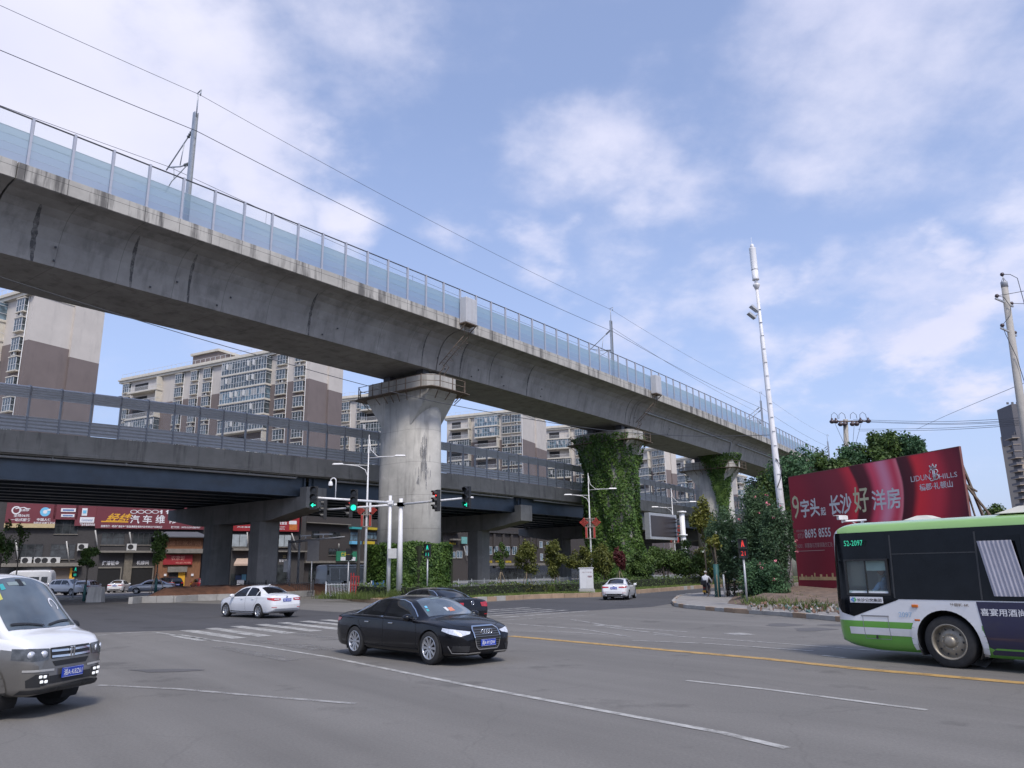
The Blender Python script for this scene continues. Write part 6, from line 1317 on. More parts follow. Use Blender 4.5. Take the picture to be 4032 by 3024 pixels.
 b = B(); lettering(b, '长沙公交集团', (9.86, 1.27, 1.245), (9.31, 1.27, 1.245), (9.86, 1.27, 1.315), 0, .015)
 b.build('lettering', M('sign_black', (.03, .03, .04), .5), sg_)
 b = B()
 for (x, z, m_) in ((9.95, 1.31, 0), (9.95, 1.255, 0), (9.985, 1.283, 0), (9.915, 1.31, 1), (9.895, 1.283, 1), (9.915, 1.255, 1)): b.add([(x + .026, 1.271, z), (x, 1.271, z + .026), (x - .026, 1.271, z), (x, 1.271, z - .026)], [(0, 1, 2, 3)], m_)
 b.build('emblem', [M('emblem_blue', (.06, .22, .55), .5), M('emblem_green', (.12, .45, .2), .5)], sg_)
 for x, z, w_, h in ((8.62, 1.18, .13, .06), (8.60, .90, .12, .045), (6.55, .52, .14, .05)): b = B(); b.box((x, 1.262, z), (w_, .03, h)); b.build('side_marker', LAMPO, t, bevel=.012)
 b = B(); 
 for ln in ([(9.78, .94), (9.78, .48)], [(9.22, .94), (9.22, .48)], [(9.78, .48), (9.22, .48)]): bd.strip(Yp(ln), .012, L1, b, .010, grid=.1)
 bd.strip(Yp([(9.82, .95), (9.2, .95)]), .03, L1, b, .012, grid=.1); b.build('service_hatch', M('hatch_line', (.25, .25, .26), .6), t); b = B(); b.box((9.5, 1.262, .52), (.03, .03, .07)); b.build('hatch_lock', BLACKP, t)
 b = B(); pts = [(8.05 + (ra + .05) * math.cos(a), 0, r + (ra + .05) * math.sin(a)) for a in np.linspace(-.28, math.pi + .28, 24)]; [bd.strip(pts[i:i + 2], .12, L1, b, .022) for i in range(23)]; b.build('wheel_arch_trim', WHITE, t)
 b = B(); b.bbox(.8, -1.0, H - .02, 3.4, 1.0, H + .02); b.prism([(8.4, -.4), (9.1, -.4), (9.1, .4), (8.4, .4)], H - .01, H + .10, 0, [(8.65, -.15), (8.85, -.15), (8.85, .15), (8.65, .15)]); b.prism([(4.2, -.9), (7.0, -.9), (7.0, .9), (4.2, .9)], H - .01, H + .13, 0, [(4.4, -.75), (6.6, -.75), (6.6, .75), (4.4, .75)]); b.build('roof_unit', M('roof_unit_cream', (.55, .53, .46), .6), t, bevel=.03)
 # windscreen and lamps
 bd.decal([(10.5, -1.05, 1.0), (10.5, -1.05, 2.45), (10.5, -.6, 2.68), (10.5, .6, 2.68), (10.5, 1.05, 2.45), (10.5, 1.05, 1.0)], (1, 0, 0), .008, .1, 'windscreen', BG, t)
 for sg in (-1, 1): bd.decal([(10.5, sg * .55, .68), (10.5, sg * .55, .82), (10.4, sg * 1.02, .84), (10.4, sg * 1.0, .70)], (1, 0, 0), .008, .06, 'headlight', LAMPW, t)
 b = B(); b.tube([(10.35, 1.15, 2.75), (10.62, 1.28, 2.62), (10.66, 1.30, 2.3)], .025, 6); b.box((10.66, 1.3, 2.1), (.07, .20, .42)); b.build('mirror', BLACKP, t) if 0 else None
 b = B(); b.bbox(.4, -.84, .34, 9.6, .84, .44); b.bbox(6.9, -1.1, .33, 7.35, 1.1, .42); b.build('underframe', SEAM, t)
 # cab interior
 b = B(); b.bbox(8.9, .35, 1.0, 9.02, 1.2, 2.15, 0); b.bbox(9.25, .55, .98, 9.75, 1.05, 1.12, 0); b.box((9.22, .8, 1.42), (.12, .48, .75), 0, 0); b.bbox(9.85, .2, .9, 10.2, 1.1, 1.32, 0); b.build('driver_seat', M('cab_dark', (.035, .036, .04), .7), t)
 b = B(); b.lathe([(.20 + .014 * math.cos(a), .014 * math.sin(a)) for a in np.linspace(0, 6.28, 9)[:-1]], (9.88, .78, 1.46), 'Z', 20, close=True); b.build('steering_wheel', BLACKP, t)
 b = B(); b.bbox(9.14, 1.10, 1.90, 9.66, 1.14, 2.11); b.build('sun_blind', M('blind_pale', (.42, .5, .48), .8), t)
 b = B(); b.beam((9.74, -.9, 1.0), (9.74, -.9, 2.1), .06); b.build('grab_rail', M('rail_pale', (.5, .55, .52), .5), t)
 return t, o, hd, lf
BUS, bo, bh, bl2 = citybus()
# ---------------------------------------------------------------- people
def skin_person(name, label, joints, edges, loc, rz, mat, subdiv=2):
 """one continuous body grown round a skeleton: joints = [(x, y, z, radius)]"""
 me = bpy.data.meshes.new(name); me.from_pydata([j[:3] for j in joints], edges, []); o = bpy.data.objects.new(name, me); COL.objects.link(o)
 sk = o.modifiers.new('skin', 'SKIN'); sk.use_smooth_shade = True
 for i, j in enumerate(joints): me.skin_vertices[0].data[i].radius = (j[3], j[4] if len(j) > 4 else j[3]) 
 me.skin_vertices[0].data[0].use_root = True
 sb = o.modifiers.new('sub', 'SUBSURF'); sb.levels = subdiv; sb.render_levels = subdiv
 return o
SKIN = M('skin', (.38, .22, .15), .6, var=.1); SHIRTB = M('shirt_blue', (.22, .34, .52), .8, var=.12, scale=6); HAIR = M('hair_black', (.012, .011, .010), .7)
def grow(joints, edges, levels=2):
 me = bpy.data.meshes.new('grow'); me.from_pydata([j[:3] for j in joints], edges, []); o = bpy.data.objects.new('grow', me); COL.objects.link(o)
 bpy.context.view_layer.objects.active = o
 sk = o.modifiers.new('skin', 'SKIN'); sk.use_smooth_shade = True
 if not me.skin_vertices: bpy.ops.mesh.customdata_skin_add()
 for i, j in enumerate(joints): me.skin_vertices[0].data[i].radius = (j[3], j[4] if len(j) > 4 else j[3])
 me.skin_vertices[0].data[0].use_root = True
 sb = o.modifiers.new('sub', 'SUBSURF'); sb.levels = levels; sb.render_levels = levels
 dg = bpy.context.evaluated_depsgraph_get(); m2 = bpy.data.meshes.new_from_object(o.evaluated_get(dg)); bpy.data.objects.remove(o); bpy.data.meshes.remove(me)
 for p in m2.polygons: p.use_smooth = True
 return m2
def headmesh(b, c, s=1.0, fwd=(1, 0)):
 """skull, jaw, nose, ears and eyes; c = centre of the head"""
 n = 20; rows = []; fx, fy = fwd
 for i in range(13):
  t = i / 12; z = -.125 + .25 * t; pr = math.sin(math.pi * min(.98, max(.02, t))) ** .55; rw, rd = .077 * pr * (.72 + .28 * min(1, t * 2)), .098 * pr
  rows.append([(rd * math.cos(a) * (1.0 if math.cos(a) < 0 else .95) + (.012 if t < .4 else 0), rw * math.sin(a), z) for a in np.linspace(0, 2 * math.pi, n + 1)[:-1]])
 def tr(p): return (c[0] + s * (p[0] * fx - p[1] * fy), c[1] + s * (p[0] * fy + p[1] * fx), c[2] + s * p[2])
 b.sweep([[tr(p) for p in r] for r in rows], smooth=True)
 b.add([tr(p) for p in [(.088, .014, -.02), (.088, -.014, -.02), (.122, 0, -.03), (.094, 0, .03)]], [(0, 1, 2), (0, 2, 3), (1, 3, 2)])
 for sg in (-1, 1): b.add([tr(p) for p in [(0, sg * .076, -.03), (.02, sg * .078, .03), (-.02, sg * .09, .035), (-.02, sg * .086, -.03)]], [(0, 1, 2, 3)]); b.box(tr((.091, sg * .03, .018)), (.012 * s, .018 * s, .01 * s), 0, 1)
 b.box(tr((.096, 0, -.062)), (.012 * s, .036 * s, .009 * s), 0, 2)
def bus_driver():
 base = bo + bh * 9.45 + bl2 * .80; rz = math.atan2(bh.y, bh.x)
 t = thing('person', 'bus driver in a light blue shirt seen through the cab side window', 'person', (base.x, base.y, 1.12), rz)
 J = [(0, 0, .08, .17, .15), (.02, 0, .28, .16, .12), (.0, 0, .46, .19, .11), (-.02, 0, .56, .06), (.01, 0, .64, .05), (.0, .19, .47, .075), (.16, .23, .28, .052), (.38, .10, .34, .036), (0, -.19, .47, .075), (.16, -.22, .28, .052), (.38, -.08, .34, .036), (.35, .10, .05, .085), (.42, .11, -.3, .06), (.35, -.10, .05, .085), (.42, -.11, -.3, .06)]
 E_ = [(0, 1), (1, 2), (2, 3), (3, 4), (2, 5), (5, 6), (6, 7), (2, 8), (8, 9), (9, 10), (0, 11), (11, 12), (0, 13), (13, 14)]
 me = grow(J, E_); me.materials.append(SHIRTB); put(me, 'body', t, (0, 0, 0))
 b = B(); headmesh(b, (.03, 0, .80)); b.build('head', [SKIN, HAIR, M('lips', (.3, .12, .1), .6)], t)
 b = B(); n = 20; b.sweep([[(.02 + r * math.cos(a) * 1.12 - .012, r * .92 * math.sin(a), .80 + z) for a in np.linspace(0, 6.283, n + 1)[:-1]] for r, z in ((.088, -.01), (.094, .04), (.085, .09), (.05, .13), (.01, .142))], smooth=True); b.build('hair', HAIR, t)
 for sg in (-1, 1):
  b = B(); hx, hy, hz = .40, sg * .12, .345; b.box((hx, hy, hz), (.085, .075, .03), 0, 0)
  for f in range(4): b.tube([(hx + .03, hy + (f - 1.5) * .019, hz), (hx + .075, hy + (f - 1.5) * .019, hz + .012), (hx + .088, hy + (f - 1.5) * .018, hz - .02 - .004 * f)], [.0095, .009, .0075], 6)
  b.tube([(hx - .01, hy - sg * .03, hz), (hx + .03, hy - sg * .06, hz + .005), (hx + .06, hy - sg * .055, hz)], [.011, .01, .008], 6); b.build('hand', SKIN, t, bevel=.008)
bus_driver()
# -- scooter and rider by the corner
def scooter():
 p = atz(2785, 2348); hd = Vector((.45, .893, 0)).normalized(); rz = math.atan2(hd.y, hd.x)
 t = thing('motor_scooter', 'dark motor scooter ridden away beside the pavement corner', 'scooter', (p.x, p.y, 0), rz)
 for x in (-.62, .62):
  w_ = bpy.data.objects.new('wheel', None); COL.objects.link(w_); w_.parent = t; w_.location = (x, 0, .24)
  b = B(); b.lathe([(.15, -.05), (.22, -.055), (.24, -.03), (.24, .03), (.22, .055), (.15, .05)], axis='Y', n=24); b.build('tyre', TYRE, w_); b = B(); b.lathe([(0, -.03), (.16, -.04), (.16, .04), (0, .03)], axis='Y', n=20); b.build('rim', ALLOY, w_)
 sc_ = M('scooter_dark', (.05, .035, .03), .4, var=.2)
 b = B(); b.plate([(-.72, -.13, .42), (-.62, -.13, .72), (-.1, -.13, .72), (.0, -.13, .34), (.38, -.13, .30), (.52, -.13, .92), (.60, -.13, .92), (.56, -.13, .24), (.0, -.13, .22), (-.3, -.13, .32)], (0, .26, 0)); b.build('body', sc_, t, bevel=.03)
 b = B(); b.bbox(-.72, -.13, .72, -.02, .13, .80); b.build('seat', BLACKP, t, bevel=.03)
 b = B(); b.tube([(.60, 0, .24), (.50, 0, .95)], .03, 6); b.tube([(.44, -.33, 1.0), (.50, -.1, .97), (.50, .1, .97), (.44, .33, 1.0)], .018, 6); b.build('handlebar', DARKM, t)
 b = B(); b.bbox(-.80, -.07, .60, -.70, .07, .66); b.build('tail_light', LAMPR, t); b = B(); b.bbox(-.84, -.12, .28, -.83, .12, .44); b.build('licence_plate', YELLOWP, t)
 b = B(); b.prism([(-1.0, -.2), (-.66, -.2), (-.66, .2), (-1.0, .2)], .82, 1.16); b.build('top_box', BLACKP, t, bevel=.05)
 t2 = thing('person', 'scooter rider in a white top and grey cap seen from behind', 'person', (p.x, p.y, 0), rz)
 J = [(-.28, 0, .92, .19, .16), (-.24, 0, 1.12, .165, .13), (-.16, 0, 1.36, .215, .13), (-.12, 0, 1.48, .07), (-.10, 0, 1.56, .055), (-.14, .21, 1.37, .08), (.10, .30, 1.18, .058), (.38, .32, 1.05, .042), (-.14, -.21, 1.37, .08), (.10, -.30, 1.18, .058), (.38, -.32, 1.05, .042)]
 E_ = [(0, 1), (1, 2), (2, 3), (3, 4), (2, 5), (5, 6), (6, 7), (2, 8), (8, 9), (9, 10)]
 me = grow(J, E_); me.materials.append(M('shirt_white', (.62, .63, .66), .85, var=.08, scale=8)); put(me, 'body', t2, (0, 0, 0))
 J = [(-.27, 0, .88, .18, .16), (-.05, .14, .84, .10), (.18, .17, .74, .085), (.22, .16, .40, .06), (.30, .16, .34, .05), (-.05, -.14, .84, .10), (.18, -.17, .74, .085), (.22, -.16, .40, .06), (.30, -.16, .34, .05)]
 me = grow(J, [(0, 1), (1, 2), (2, 3), (3, 4), (0, 5), (5, 6), (6, 7), (7, 8)]); me.materials.append(M('trousers_navy', (.04, .045, .07), .9)); put(me, 'trousers', t2, (0, 0, 0))
 b = B(); headmesh(b, (-.07, 0, 1.68)); b.build('head', [SKIN, HAIR, MATS['lips']], t2)
 b = B(); n = 18; b.sweep([[(-.07 + r * 1.15 * math.cos(a), r * math.sin(a), 1.68 + z) for a in np.linspace(0, 6.283, n + 1)[:-1]] for r, z in ((.092, .0), (.1, .03), (.092, .09), (.055, .13), (.01, .14))], smooth=True); b.plate([(.02, -.07, 1.70), (.13, -.05, 1.69), (.13, .05, 1.69), (.02, .07, 1.70)], (0, 0, .012)); b.build('cap', M('cap_grey', (.38, .37, .36), .9), t2)
 for sg in (-1, 1):
  b = B(); hx, hy, hz = .42, sg * .32, 1.02; b.box((hx, hy, hz), (.08, .08, .035))
  for f in range(4): b.tube([(hx + .02, hy + (f - 1.5) * .02, hz + .01), (hx + .06, hy + (f - 1.5) * .02, hz), (hx + .055, hy + (f - 1.5) * .02, hz - .035 - .003 * f)], [.01, .0095, .008], 6)
  b.tube([(hx - .02, hy - sg * .04, hz), (hx + .02, hy - sg * .055, hz - .02), (hx + .04, hy - sg * .045, hz - .03)], [.011, .01, .008], 6); b.build('hand', SKIN, t2, bevel=.01)
scooter()
# -- parked vehicles in front of the shops
hv = Vector((-.86, -.5, 0)).normalized(); q = atz(568, 2334, .15)
t, *_ = sedan('silver saloon parked in front of the car repair shop', (-37.6, 88), Vector((-.95, -.31, 0)).normalized(), SILVER, 4.7, 1.78, 1.48, .32, 8, 'plain', '湘A 2C806'); t.location.z = .15
t, *_ = sedan('white saloon in the mouth of the repair garage', (-46.4, 92), Vector((-.25, .97, 0)).normalized(), WHITE, 4.6, 1.78, 1.46, .32, 8, 'marka', '湘A 8N350'); t.location.z = .15
def suv(label, px, Y, hd, col, L=4.55, W=1.82, H=1.68, r=.35, wagon=False):
 sx, sy, sz = L / 4.6, W / 1.86, H / 1.68
 zc = [(0, .8), (.04, 1.1), (.12, 1.22), (.32, 1.50), (.55, 1.615), (1.2, 1.67), (2.0, 1.68), (2.6, 1.65), (2.85, 1.58), (3.2, 1.34), (3.45, 1.18), (3.55, 1.14), (4.0, 1.08), (4.35, .98), (4.5, .86), (4.58, .72), (4.6, .6)]
 sp = dict(L=L, zc=zc, zbelt=[(0, .78), (.1, 1.02), (.6, 1.08), (2.0, 1.06), (3.3, 1.03), (4.0, .97), (4.4, .86), (4.55, .70), (4.6, .56)], k=[(0, .6), (.4, .86), (2.9, .87), (3.3, .7), (3.6, .5), (4.6, .5)], wt=[(0, .60), (.3, .62), (2.6, .63), (3.1, .70), (3.5, .77), (4.2, .72), (4.5, .58), (4.6, .5)],
              hw=[(0, .72), (.1, .82), (.4, .90), (1, .93), (3.6, .93), (4.2, .88), (4.48, .76), (4.6, .6)], zb=[(0, .5), (.2, .34), (4.2, .28), (4.6, .36)])
 f = {'zc': sz, 'zbelt': sz, 'zb': sz, 'wt': sy, 'hw': sy, 'k': 1}
 sp = {k: ([(x * sx, v * f[k]) for x, v in p] if k in f else p) for k, p in sp.items()}; sp.update(zm=.7 * sz, zs=.34, tuck=.04)
 q = atY(px, 2300, Y); t = thing('suv_car', label, 'car', (q.x, q.y, .15), math.atan2(hd[1], hd[0])); bd = Body(sp); wh = (.9 * sx, 3.62 * sx); bd.arches(wh, r + .045, r); bd.build('body', col, t); liners(t, wh, r, W / 2, r + .045)
 for x in wh:
  for sg in (-1, 1): wheel(t, x, sg * (W / 2 - .12), r, .23, 'spoke', 5)
 for sg in (-1, 1):
  for w_ in ([(.5, 1.12), (.62, 1.46), (1.0, 1.50), (1.0, 1.11)], [(1.08, 1.11), (1.08, 1.51), (1.95, 1.53), (1.95, 1.1)], [(2.05, 1.1), (2.05, 1.53), (2.6, 1.5), (2.85, 1.40), (3.22, 1.10)]): bd.decal([(x * sx, 0, z * sz) for x, z in w_], (0, sg, 0), .006, .08, 'side_window', CGLASS, t)
  bd.decal([(.05, sg * .42 * sy, .90 * sz), (.05, sg * .42 * sy, 1.02 * sz), (.15, sg * .72 * sy, 1.06 * sz), (.34, sg * .9 * sy, 1.05 * sz), (.3, sg * .9 * sy, .95 * sz)], (-1, sg * .5, 0), .01, .05, 'tail_light', LAMPR, t)
  bd.decal([(4.5 * sx, sg * .45 * sy, .82 * sz), (4.4 * sx, sg * .55 * sy, .92 * sz), (4.1 * sx, sg * .82 * sy, .95 * sz), (4.2 * sx, sg * .82 * sy, .84 * sz)], (1, sg * .7, 0), .01, .05, 'headlight', LAMPW, t)
 bd.decal([(.2 * sx, -.60 * sy, 1.16 * sz), (.2, -.52 * sy, 1.48 * sz), (.2, .52 * sy, 1.48 * sz), (.2, .60 * sy, 1.16 * sz)], (-1, 0, .2), .008, .08, 'rear_window', CGLASS, t)
 bd.decal([(3.42 * sx, -.66 * sy, 0), (3.48 * sx, 0, 0), (3.42 * sx, .66 * sy, 0), (2.88 * sx, .56 * sy, 0), (2.85 * sx, 0, 0), (2.88 * sx, -.56 * sy, 0)], (0, 0, 1), .006, .08, 'windscreen', WSGLASS, t)
 bd.decal([(.02, -.6 * sy, .6 * sz), (.02, -.6 * sy, .42 * sz), (.02, .6 * sy, .42 * sz), (.02, .6 * sy, .6 * sz)], (-1, 0, 0), .008, .08, 'lower_bumper', BLACKP, t); plate(t, bd, (0, 0, .78 * sz), (-1, 0, 0), '湘A 6T930'); mirror(t, 3.1 * sx, W / 2 - .02, 1.12 * sz, col)
 b = B(); bd.strip([(.9 * sx, 0, .36), (3.6 * sx, 0, .36)], .12, (0, 1, 0), b, .01); bd.strip([(.9 * sx, 0, .36), (3.6 * sx, 0, .36)], .12, (0, -1, 0), b, .01); b.build('side_moulding', BLACKP, t)
 return t
suv('white estate car parked nose right beside the white minibus', 212, 84, Vector((.93, -.36, 0)), WHITE, 4.7, 1.84, 1.70)
suv('small white hatchback seen from behind, next to the white estate car', 318, 82, Vector((-.15, .99, 0)), WHITE, 4.1, 1.75, 1.55)
suv('black off-roader parked by the timber porch', 700, 96, Vector((-.80, .60, 0)), BLACK, 4.7, 1.86, 1.72)
suv('dark red car mostly hidden behind the bent column', 808, 98, Vector((-.6, .8, 0)), paint('dark_red', (.16, .015, .02)), 4.2, 1.75, 1.55)
def minibus():
 L, W, H = 5.4, 1.9, 2.65; q = atY(112, 2290, 84); hd = Vector((-.97, -.24, 0)).normalized()
 t = thing('minibus', 'white high-roofed minibus parked at the far left', 'minibus', (q.x - hd.x * 2.4, q.y - hd.y * 2.4, .15), math.atan2(hd.y, hd.x))
 sp = dict(L=L, zc=[(0, 1.6), (.06, 2.4), (.25, 2.62), (1, 2.66), (3.6, 2.62), (3.95, 2.45), (4.2, 2.15), (4.55, 1.62), (4.75, 1.36), (5.1, 1.22), (5.3, 1.05), (5.38, .8), (5.4, .6)], zbelt=[(0, 1.15), (4.2, 1.2), (4.8, 1.15), (5.2, .98), (5.4, .5)], k=[(0, .8), (.3, .92), (3.8, .92), (4.4, .8), (5, .5), (5.4, .5)],
              wt=[(0, .75), (.3, .82), (4, .82), (4.7, .86), (5.2, .75), (5.4, .6)], hw=[(0, .85), (.2, .94), (4.9, .94), (5.25, .84), (5.4, .66)], zb=[(0, .45), (.3, .35), (5, .32), (5.4, .42)], zm=.8, zs=.4, tuck=.03, bulge=.01)
 bd = Body(sp, .05); bd.arches((1.1, 4.4), .40, .35); bd.build('body', WHITE, t); liners(t, (1.1, 4.4), .35, .94, .4)
 for x in (1.1, 4.4):
  for sg in (-1, 1): wheel(t, x, sg * .82, .35, .22, 'spoke', 8)
 for sg in (-1, 1):
  for x0, x1 in ((.35, .95), (1.15, 2.1), (2.3, 3.3)): bd.decal([(x0, 0, 1.28), (x0, 0, 1.92), (x1, 0, 1.92), (x1, 0, 1.28)], (0, sg, 0), .006, .1, 'side_window', CGLASS, t)
  bd.decal([(3.45, 0, 1.28), (3.45, 0, 1.9), (3.9, 0, 1.9), (4.5, 0, 1.3)], (0, sg, 0), .006, .1, 'side_window', CGLASS, t)
 bd.decal([(4.72, -.75, 0), (4.78, 0, 0), (4.72, .75, 0), (4.05, .7, 0), (4.02, 0, 0), (4.05, -.7, 0)], (0, 0, 1), .006, .1, 'windscreen', WSGLASS, t)
minibus()
def parked_bus():
 hd = Vector((-.60, -.80, 0)).normalized(); q = atY(1262, 2300, 92); L = 10.5
 t = thing('city_bus', 'dim green and white bus parked behind the white railing in the shade', 'bus', (q.x - hd.x * L, q.y - hd.y * L, .0), math.atan2(hd.y, hd.x))
 sp = dict(L=L, zc=[(0, 2.6), (.2, 3.0), (10.2, 3.0), (10.4, 2.8), (10.5, 1.4)], zbelt=[(0, 1.15), (10.5, 1.1)], k=[(0, .92), (10.5, .92)], wt=[(0, 1.0), (.3, 1.15), (10.2, 1.15), (10.5, .95)], hw=[(0, 1.1), (.3, 1.25), (10.2, 1.25), (10.4, 1.17), (10.5, 1.0)], zb=[(0, .4), (10.5, .4)], zm=.8, zs=.45, tuck=0, bulge=0, crown=4)
 bd = Body(sp, .1); bd.arches((2.6, 7.9), .62, .5, 1.2); bd.build('body', [paint('bus_pale', (.40, .42, .42)), paint('bus_green_dull', (.12, .25, .1))], t, split=lambda c: 1 if c.z < .8 else 0); liners(t, (2.6, 7.9), .5, 1.25, .62)
 for x in (2.6, 7.9):
  for sg in (-1, 1): wheel(t, x, sg * 1.07, .5, .3, 'steel', 10)
 bd.decal([(10.5, -1.02, 1.15), (10.5, -1.02, 2.85), (10.5, 1.02, 2.85), (10.5, 1.02, 1.15)], (1, 0, 0), .01, .12, 'windscreen', SHOPGL, t)
 for sg in (-1, 1):
  for k in range(7): x = .5 + k * 1.38; bd.decal([(x, 0, 1.2), (x, 0, 2.6), (x + 1.25, 0, 2.6), (x + 1.25, 0, 1.2)], (0, sg, 0), .01, .25, 'window', SHOPGL, t)
  bd.decal([(10.5, sg * .55, .62), (10.5, sg * .55, .8), (10.45, sg * .95, .8), (10.45, sg * .95, .62)], (1, 0, 0), .01, .1, 'headlight', LAMPW, t)
  b = B(); b.box((10.6, sg * 1.42, 2.1), (.08, .22, .5)); b.beam((10.4, sg * 1.15, 2.6), (10.6, sg * 1.4, 2.4), .05); b.build('mirror', BLACKP, t)
 bd.decal([(2.0, 0, .5), (2.0, 0, 1.1), (4.5, 0, 1.1), (4.5, 0, .5)], (0, 1, 0), .012, .2, 'blue_advert', M('advert_blue', (.04, .12, .3), .5), t)
parked_bus()
# ---------------------------------------------------------------- street furniture
PWHITE = M('pole_white', (.76, .76, .77), .4, var=.05, scale=1.0, dirt=((.38, .30, .20), 1.4, .5, (1, 1, .25)))
PGREY = M('pole_grey', (.40, .41, .43), .45, metal=.3, var=.08)
SIGB = M('signal_black', (.018, .018, .019), .45, var=.2)
GLIT = M('signal_green_lit', (.02, .85, .55), .4, emit=1.15); RLIT = M('signal_red_lit', (.95, .04, .03), .4, emit=1.5); LOFF = M('signal_off', (.035, .035, .036), .25)
def wthing(name, label, cat, loc, group=None):
 o = thing(name, label, cat, loc, 0, group); return o
def wb(b, name, mats, par, **k): return b.build(name, mats, par, world=True, **k)
def signal_head(par, at, face, lit=None, sym=None, s=1.05):
 """three-lens signal: at = top centre, face = the way it looks (x, y)"""
 fx, fy = Vector(face).normalized(); a = math.atan2(fx, -fy)
 def tr(b):
  b.v = [(at[0] + s * (p[0] * math.cos(a) - p[1] * math.sin(a)), at[1] + s * (p[0] * math.sin(a) + p[1] * math.cos(a)), at[2] + s * p[2]) for p in b.v]; return b
 b = B(); b.bbox(-.24, -.12, -1.56, .24, .14, 0)
 for k in range(3):
  z = -.27 - .51 * k; pts = [(.225 * math.sin(t), .225 * math.cos(t)) for t in np.linspace(-2.1, 2.1, 15)]
  b.add([(x, -.12, z + q) for x, q in pts] + [(x * .98, -.46 + (.12 if abs(x) > .18 else 0), z + q * .98) for x, q in pts], [(i, i + 1, 16 + i, 15 + i) for i in range(14)], 0, True)
 hd_ = wb(tr(b), 'signal_head', SIGB, par)
 for k in range(3):
  z = -.27 - .51 * k; b = B()
  if lit and lit[0] == k:
   m_ = GLIT if lit[1] == 'g' else RLIT
   if sym:
    pts = [(-.17, 0), (-.02, .14), (.03, .10), (-.04, .035), (.17, .035), (.17, -.035), (-.04, -.035), (.03, -.10), (-.02, -.14)]
    if sym == 'right': pts = [(-x, q) for x, q in pts]
    if sym == 'up': pts = [(q, -x) for x, q in pts]
    b.add([(x, -.128, z + q) for x, q in pts], [tuple(range(9))]); b.lathe([(0, -.123), (.2, -.123)], (0, 0, z), 'Y', 20, 1)
   else: b.lathe([(0, -.135), (.12, -.132), (.2, -.123)], (0, 0, z), 'Y', 20)
   wb(tr(b), 'lens', [m_, LOFF], hd_)
  else: b.lathe([(0, -.135), (.12, -.132), (.2, -.123)], (0, 0, z), 'Y', 20); wb(tr(b), 'lens', LOFF, hd_)
def G0(u, Y, z): d = ray(u, 2250); return Vector((d.x / d.y * Y, Y, z))
# two mast-arm signals on the island
p1 = G0(1530, 61, .25); p2 = G0(1573, 62.5, .25)
t1 = wthing('traffic_light', 'white mast arm traffic light with green left arrow, left pole of the pair', 'traffic light', p1)
b = B(); b.tube([p1, (p1.x, p1.y, 7.9)], [.17, .12], 12); b.box((p1.x, p1.y, .27), (.5, .5, .06)); wb(b, 'pole', PWHITE, t1)
e1 = Vector((-14.6, 55.7, 7.35)); a1 = Vector((p1.x, p1.y, 7.35)); b = B(); b.tube([a1, e1], [.11, .075], 10); b.box((p1.x, p1.y, 7.35), (.5, .5, .3)); wb(b, 'arm', PWHITE, t1)
for f, lit, sy in ((.955, (2, 'g'), 'left'), (.47, (2, 'g'), None)):
 q = a1.lerp(e1, f); signal_head(t1, (q.x, q.y - .25, q.z + .78), (.05, -1), lit, sy)
q = a1.lerp(e1, .71); b = B(); b.tube([q, q + Vector((0, 0, 1.35))] + [q + Vector((-.2 + .2 * math.cos(t), 0, 1.35 + .2 * math.sin(t))) for t in np.linspace(.3, math.pi, 7)] + [q + Vector((-.4, 0, 1.25))], .04, 8); cm = wb(b, 'camera_arm', PWHITE, t1)
b = B(); b.lathe([(0, 0), (.1, 0), (.15, -.12), (.17, -.25), (.16, -.32)], tuple(q + Vector((-.4, 0, 1.3))), 'Z', 16, 0); b.lathe([(.15, -.32), (.13, -.43), (.07, -.5), (0, -.52)], tuple(q + Vector((-.4, 0, 1.3))), 'Z', 16, 1); wb(b, 'dome_camera', [PWHITE, SIGB], cm)
b = B(); q = G0(1543, 60.6, 3.05); b.bbox(q.x - .3, q.y - .2, q.z, q.x + .35, q.y + .2, q.z + .75); wb(b, 'control_box', M('box_grey', (.50, .50, .49), .5), t1, bevel=.02)
t2 = wthing('traffic_light', 'white traffic light pole with two arms and a red light, right of the pair', 'traffic light', p2)
b = B(); b.tube([p2, (p2.x, p2.y, 7.8)], [.26, .15], 12); b.box((p2.x, p2.y, .27), (.6, .6, .06)); wb(b, 'pole', PWHITE, t2)
a2 = Vector((p2.x, p2.y, 7.33)); eR = Vector((-3.05, 58, 7.4)); eL = Vector((-16.7, 67, 7.33))
for e in (eR, eL): b = B(); b.tube([a2, e], [.1, .07], 10); b.box(tuple(a2), (.55, .55, .3)); wb(b, 'arm', PWHITE, t2)
for e, f, lit, sy, fc in ((eR, .53, (0, 'r'), None, (-.9, -.45)), (eR, .93, (2, 'g'), 'right', (-.55, -.85)), (eL, .60, (0, 'r'), None, (-.95, -.3)), (eL, .93, None, None, (-.95, -.3))):
 q = a2.lerp(e, f); signal_head(t2, (q.x, q.y - .2, q.z + .82), fc, lit, sy)
q = a2.lerp(eL, .36); b = B(); b.bbox(q.x - .08, q.y - .2, q.z - .45, q.x + .08, q.y - .05, q.z + .4); wb(b, 'antenna_box', PWHITE, t2)
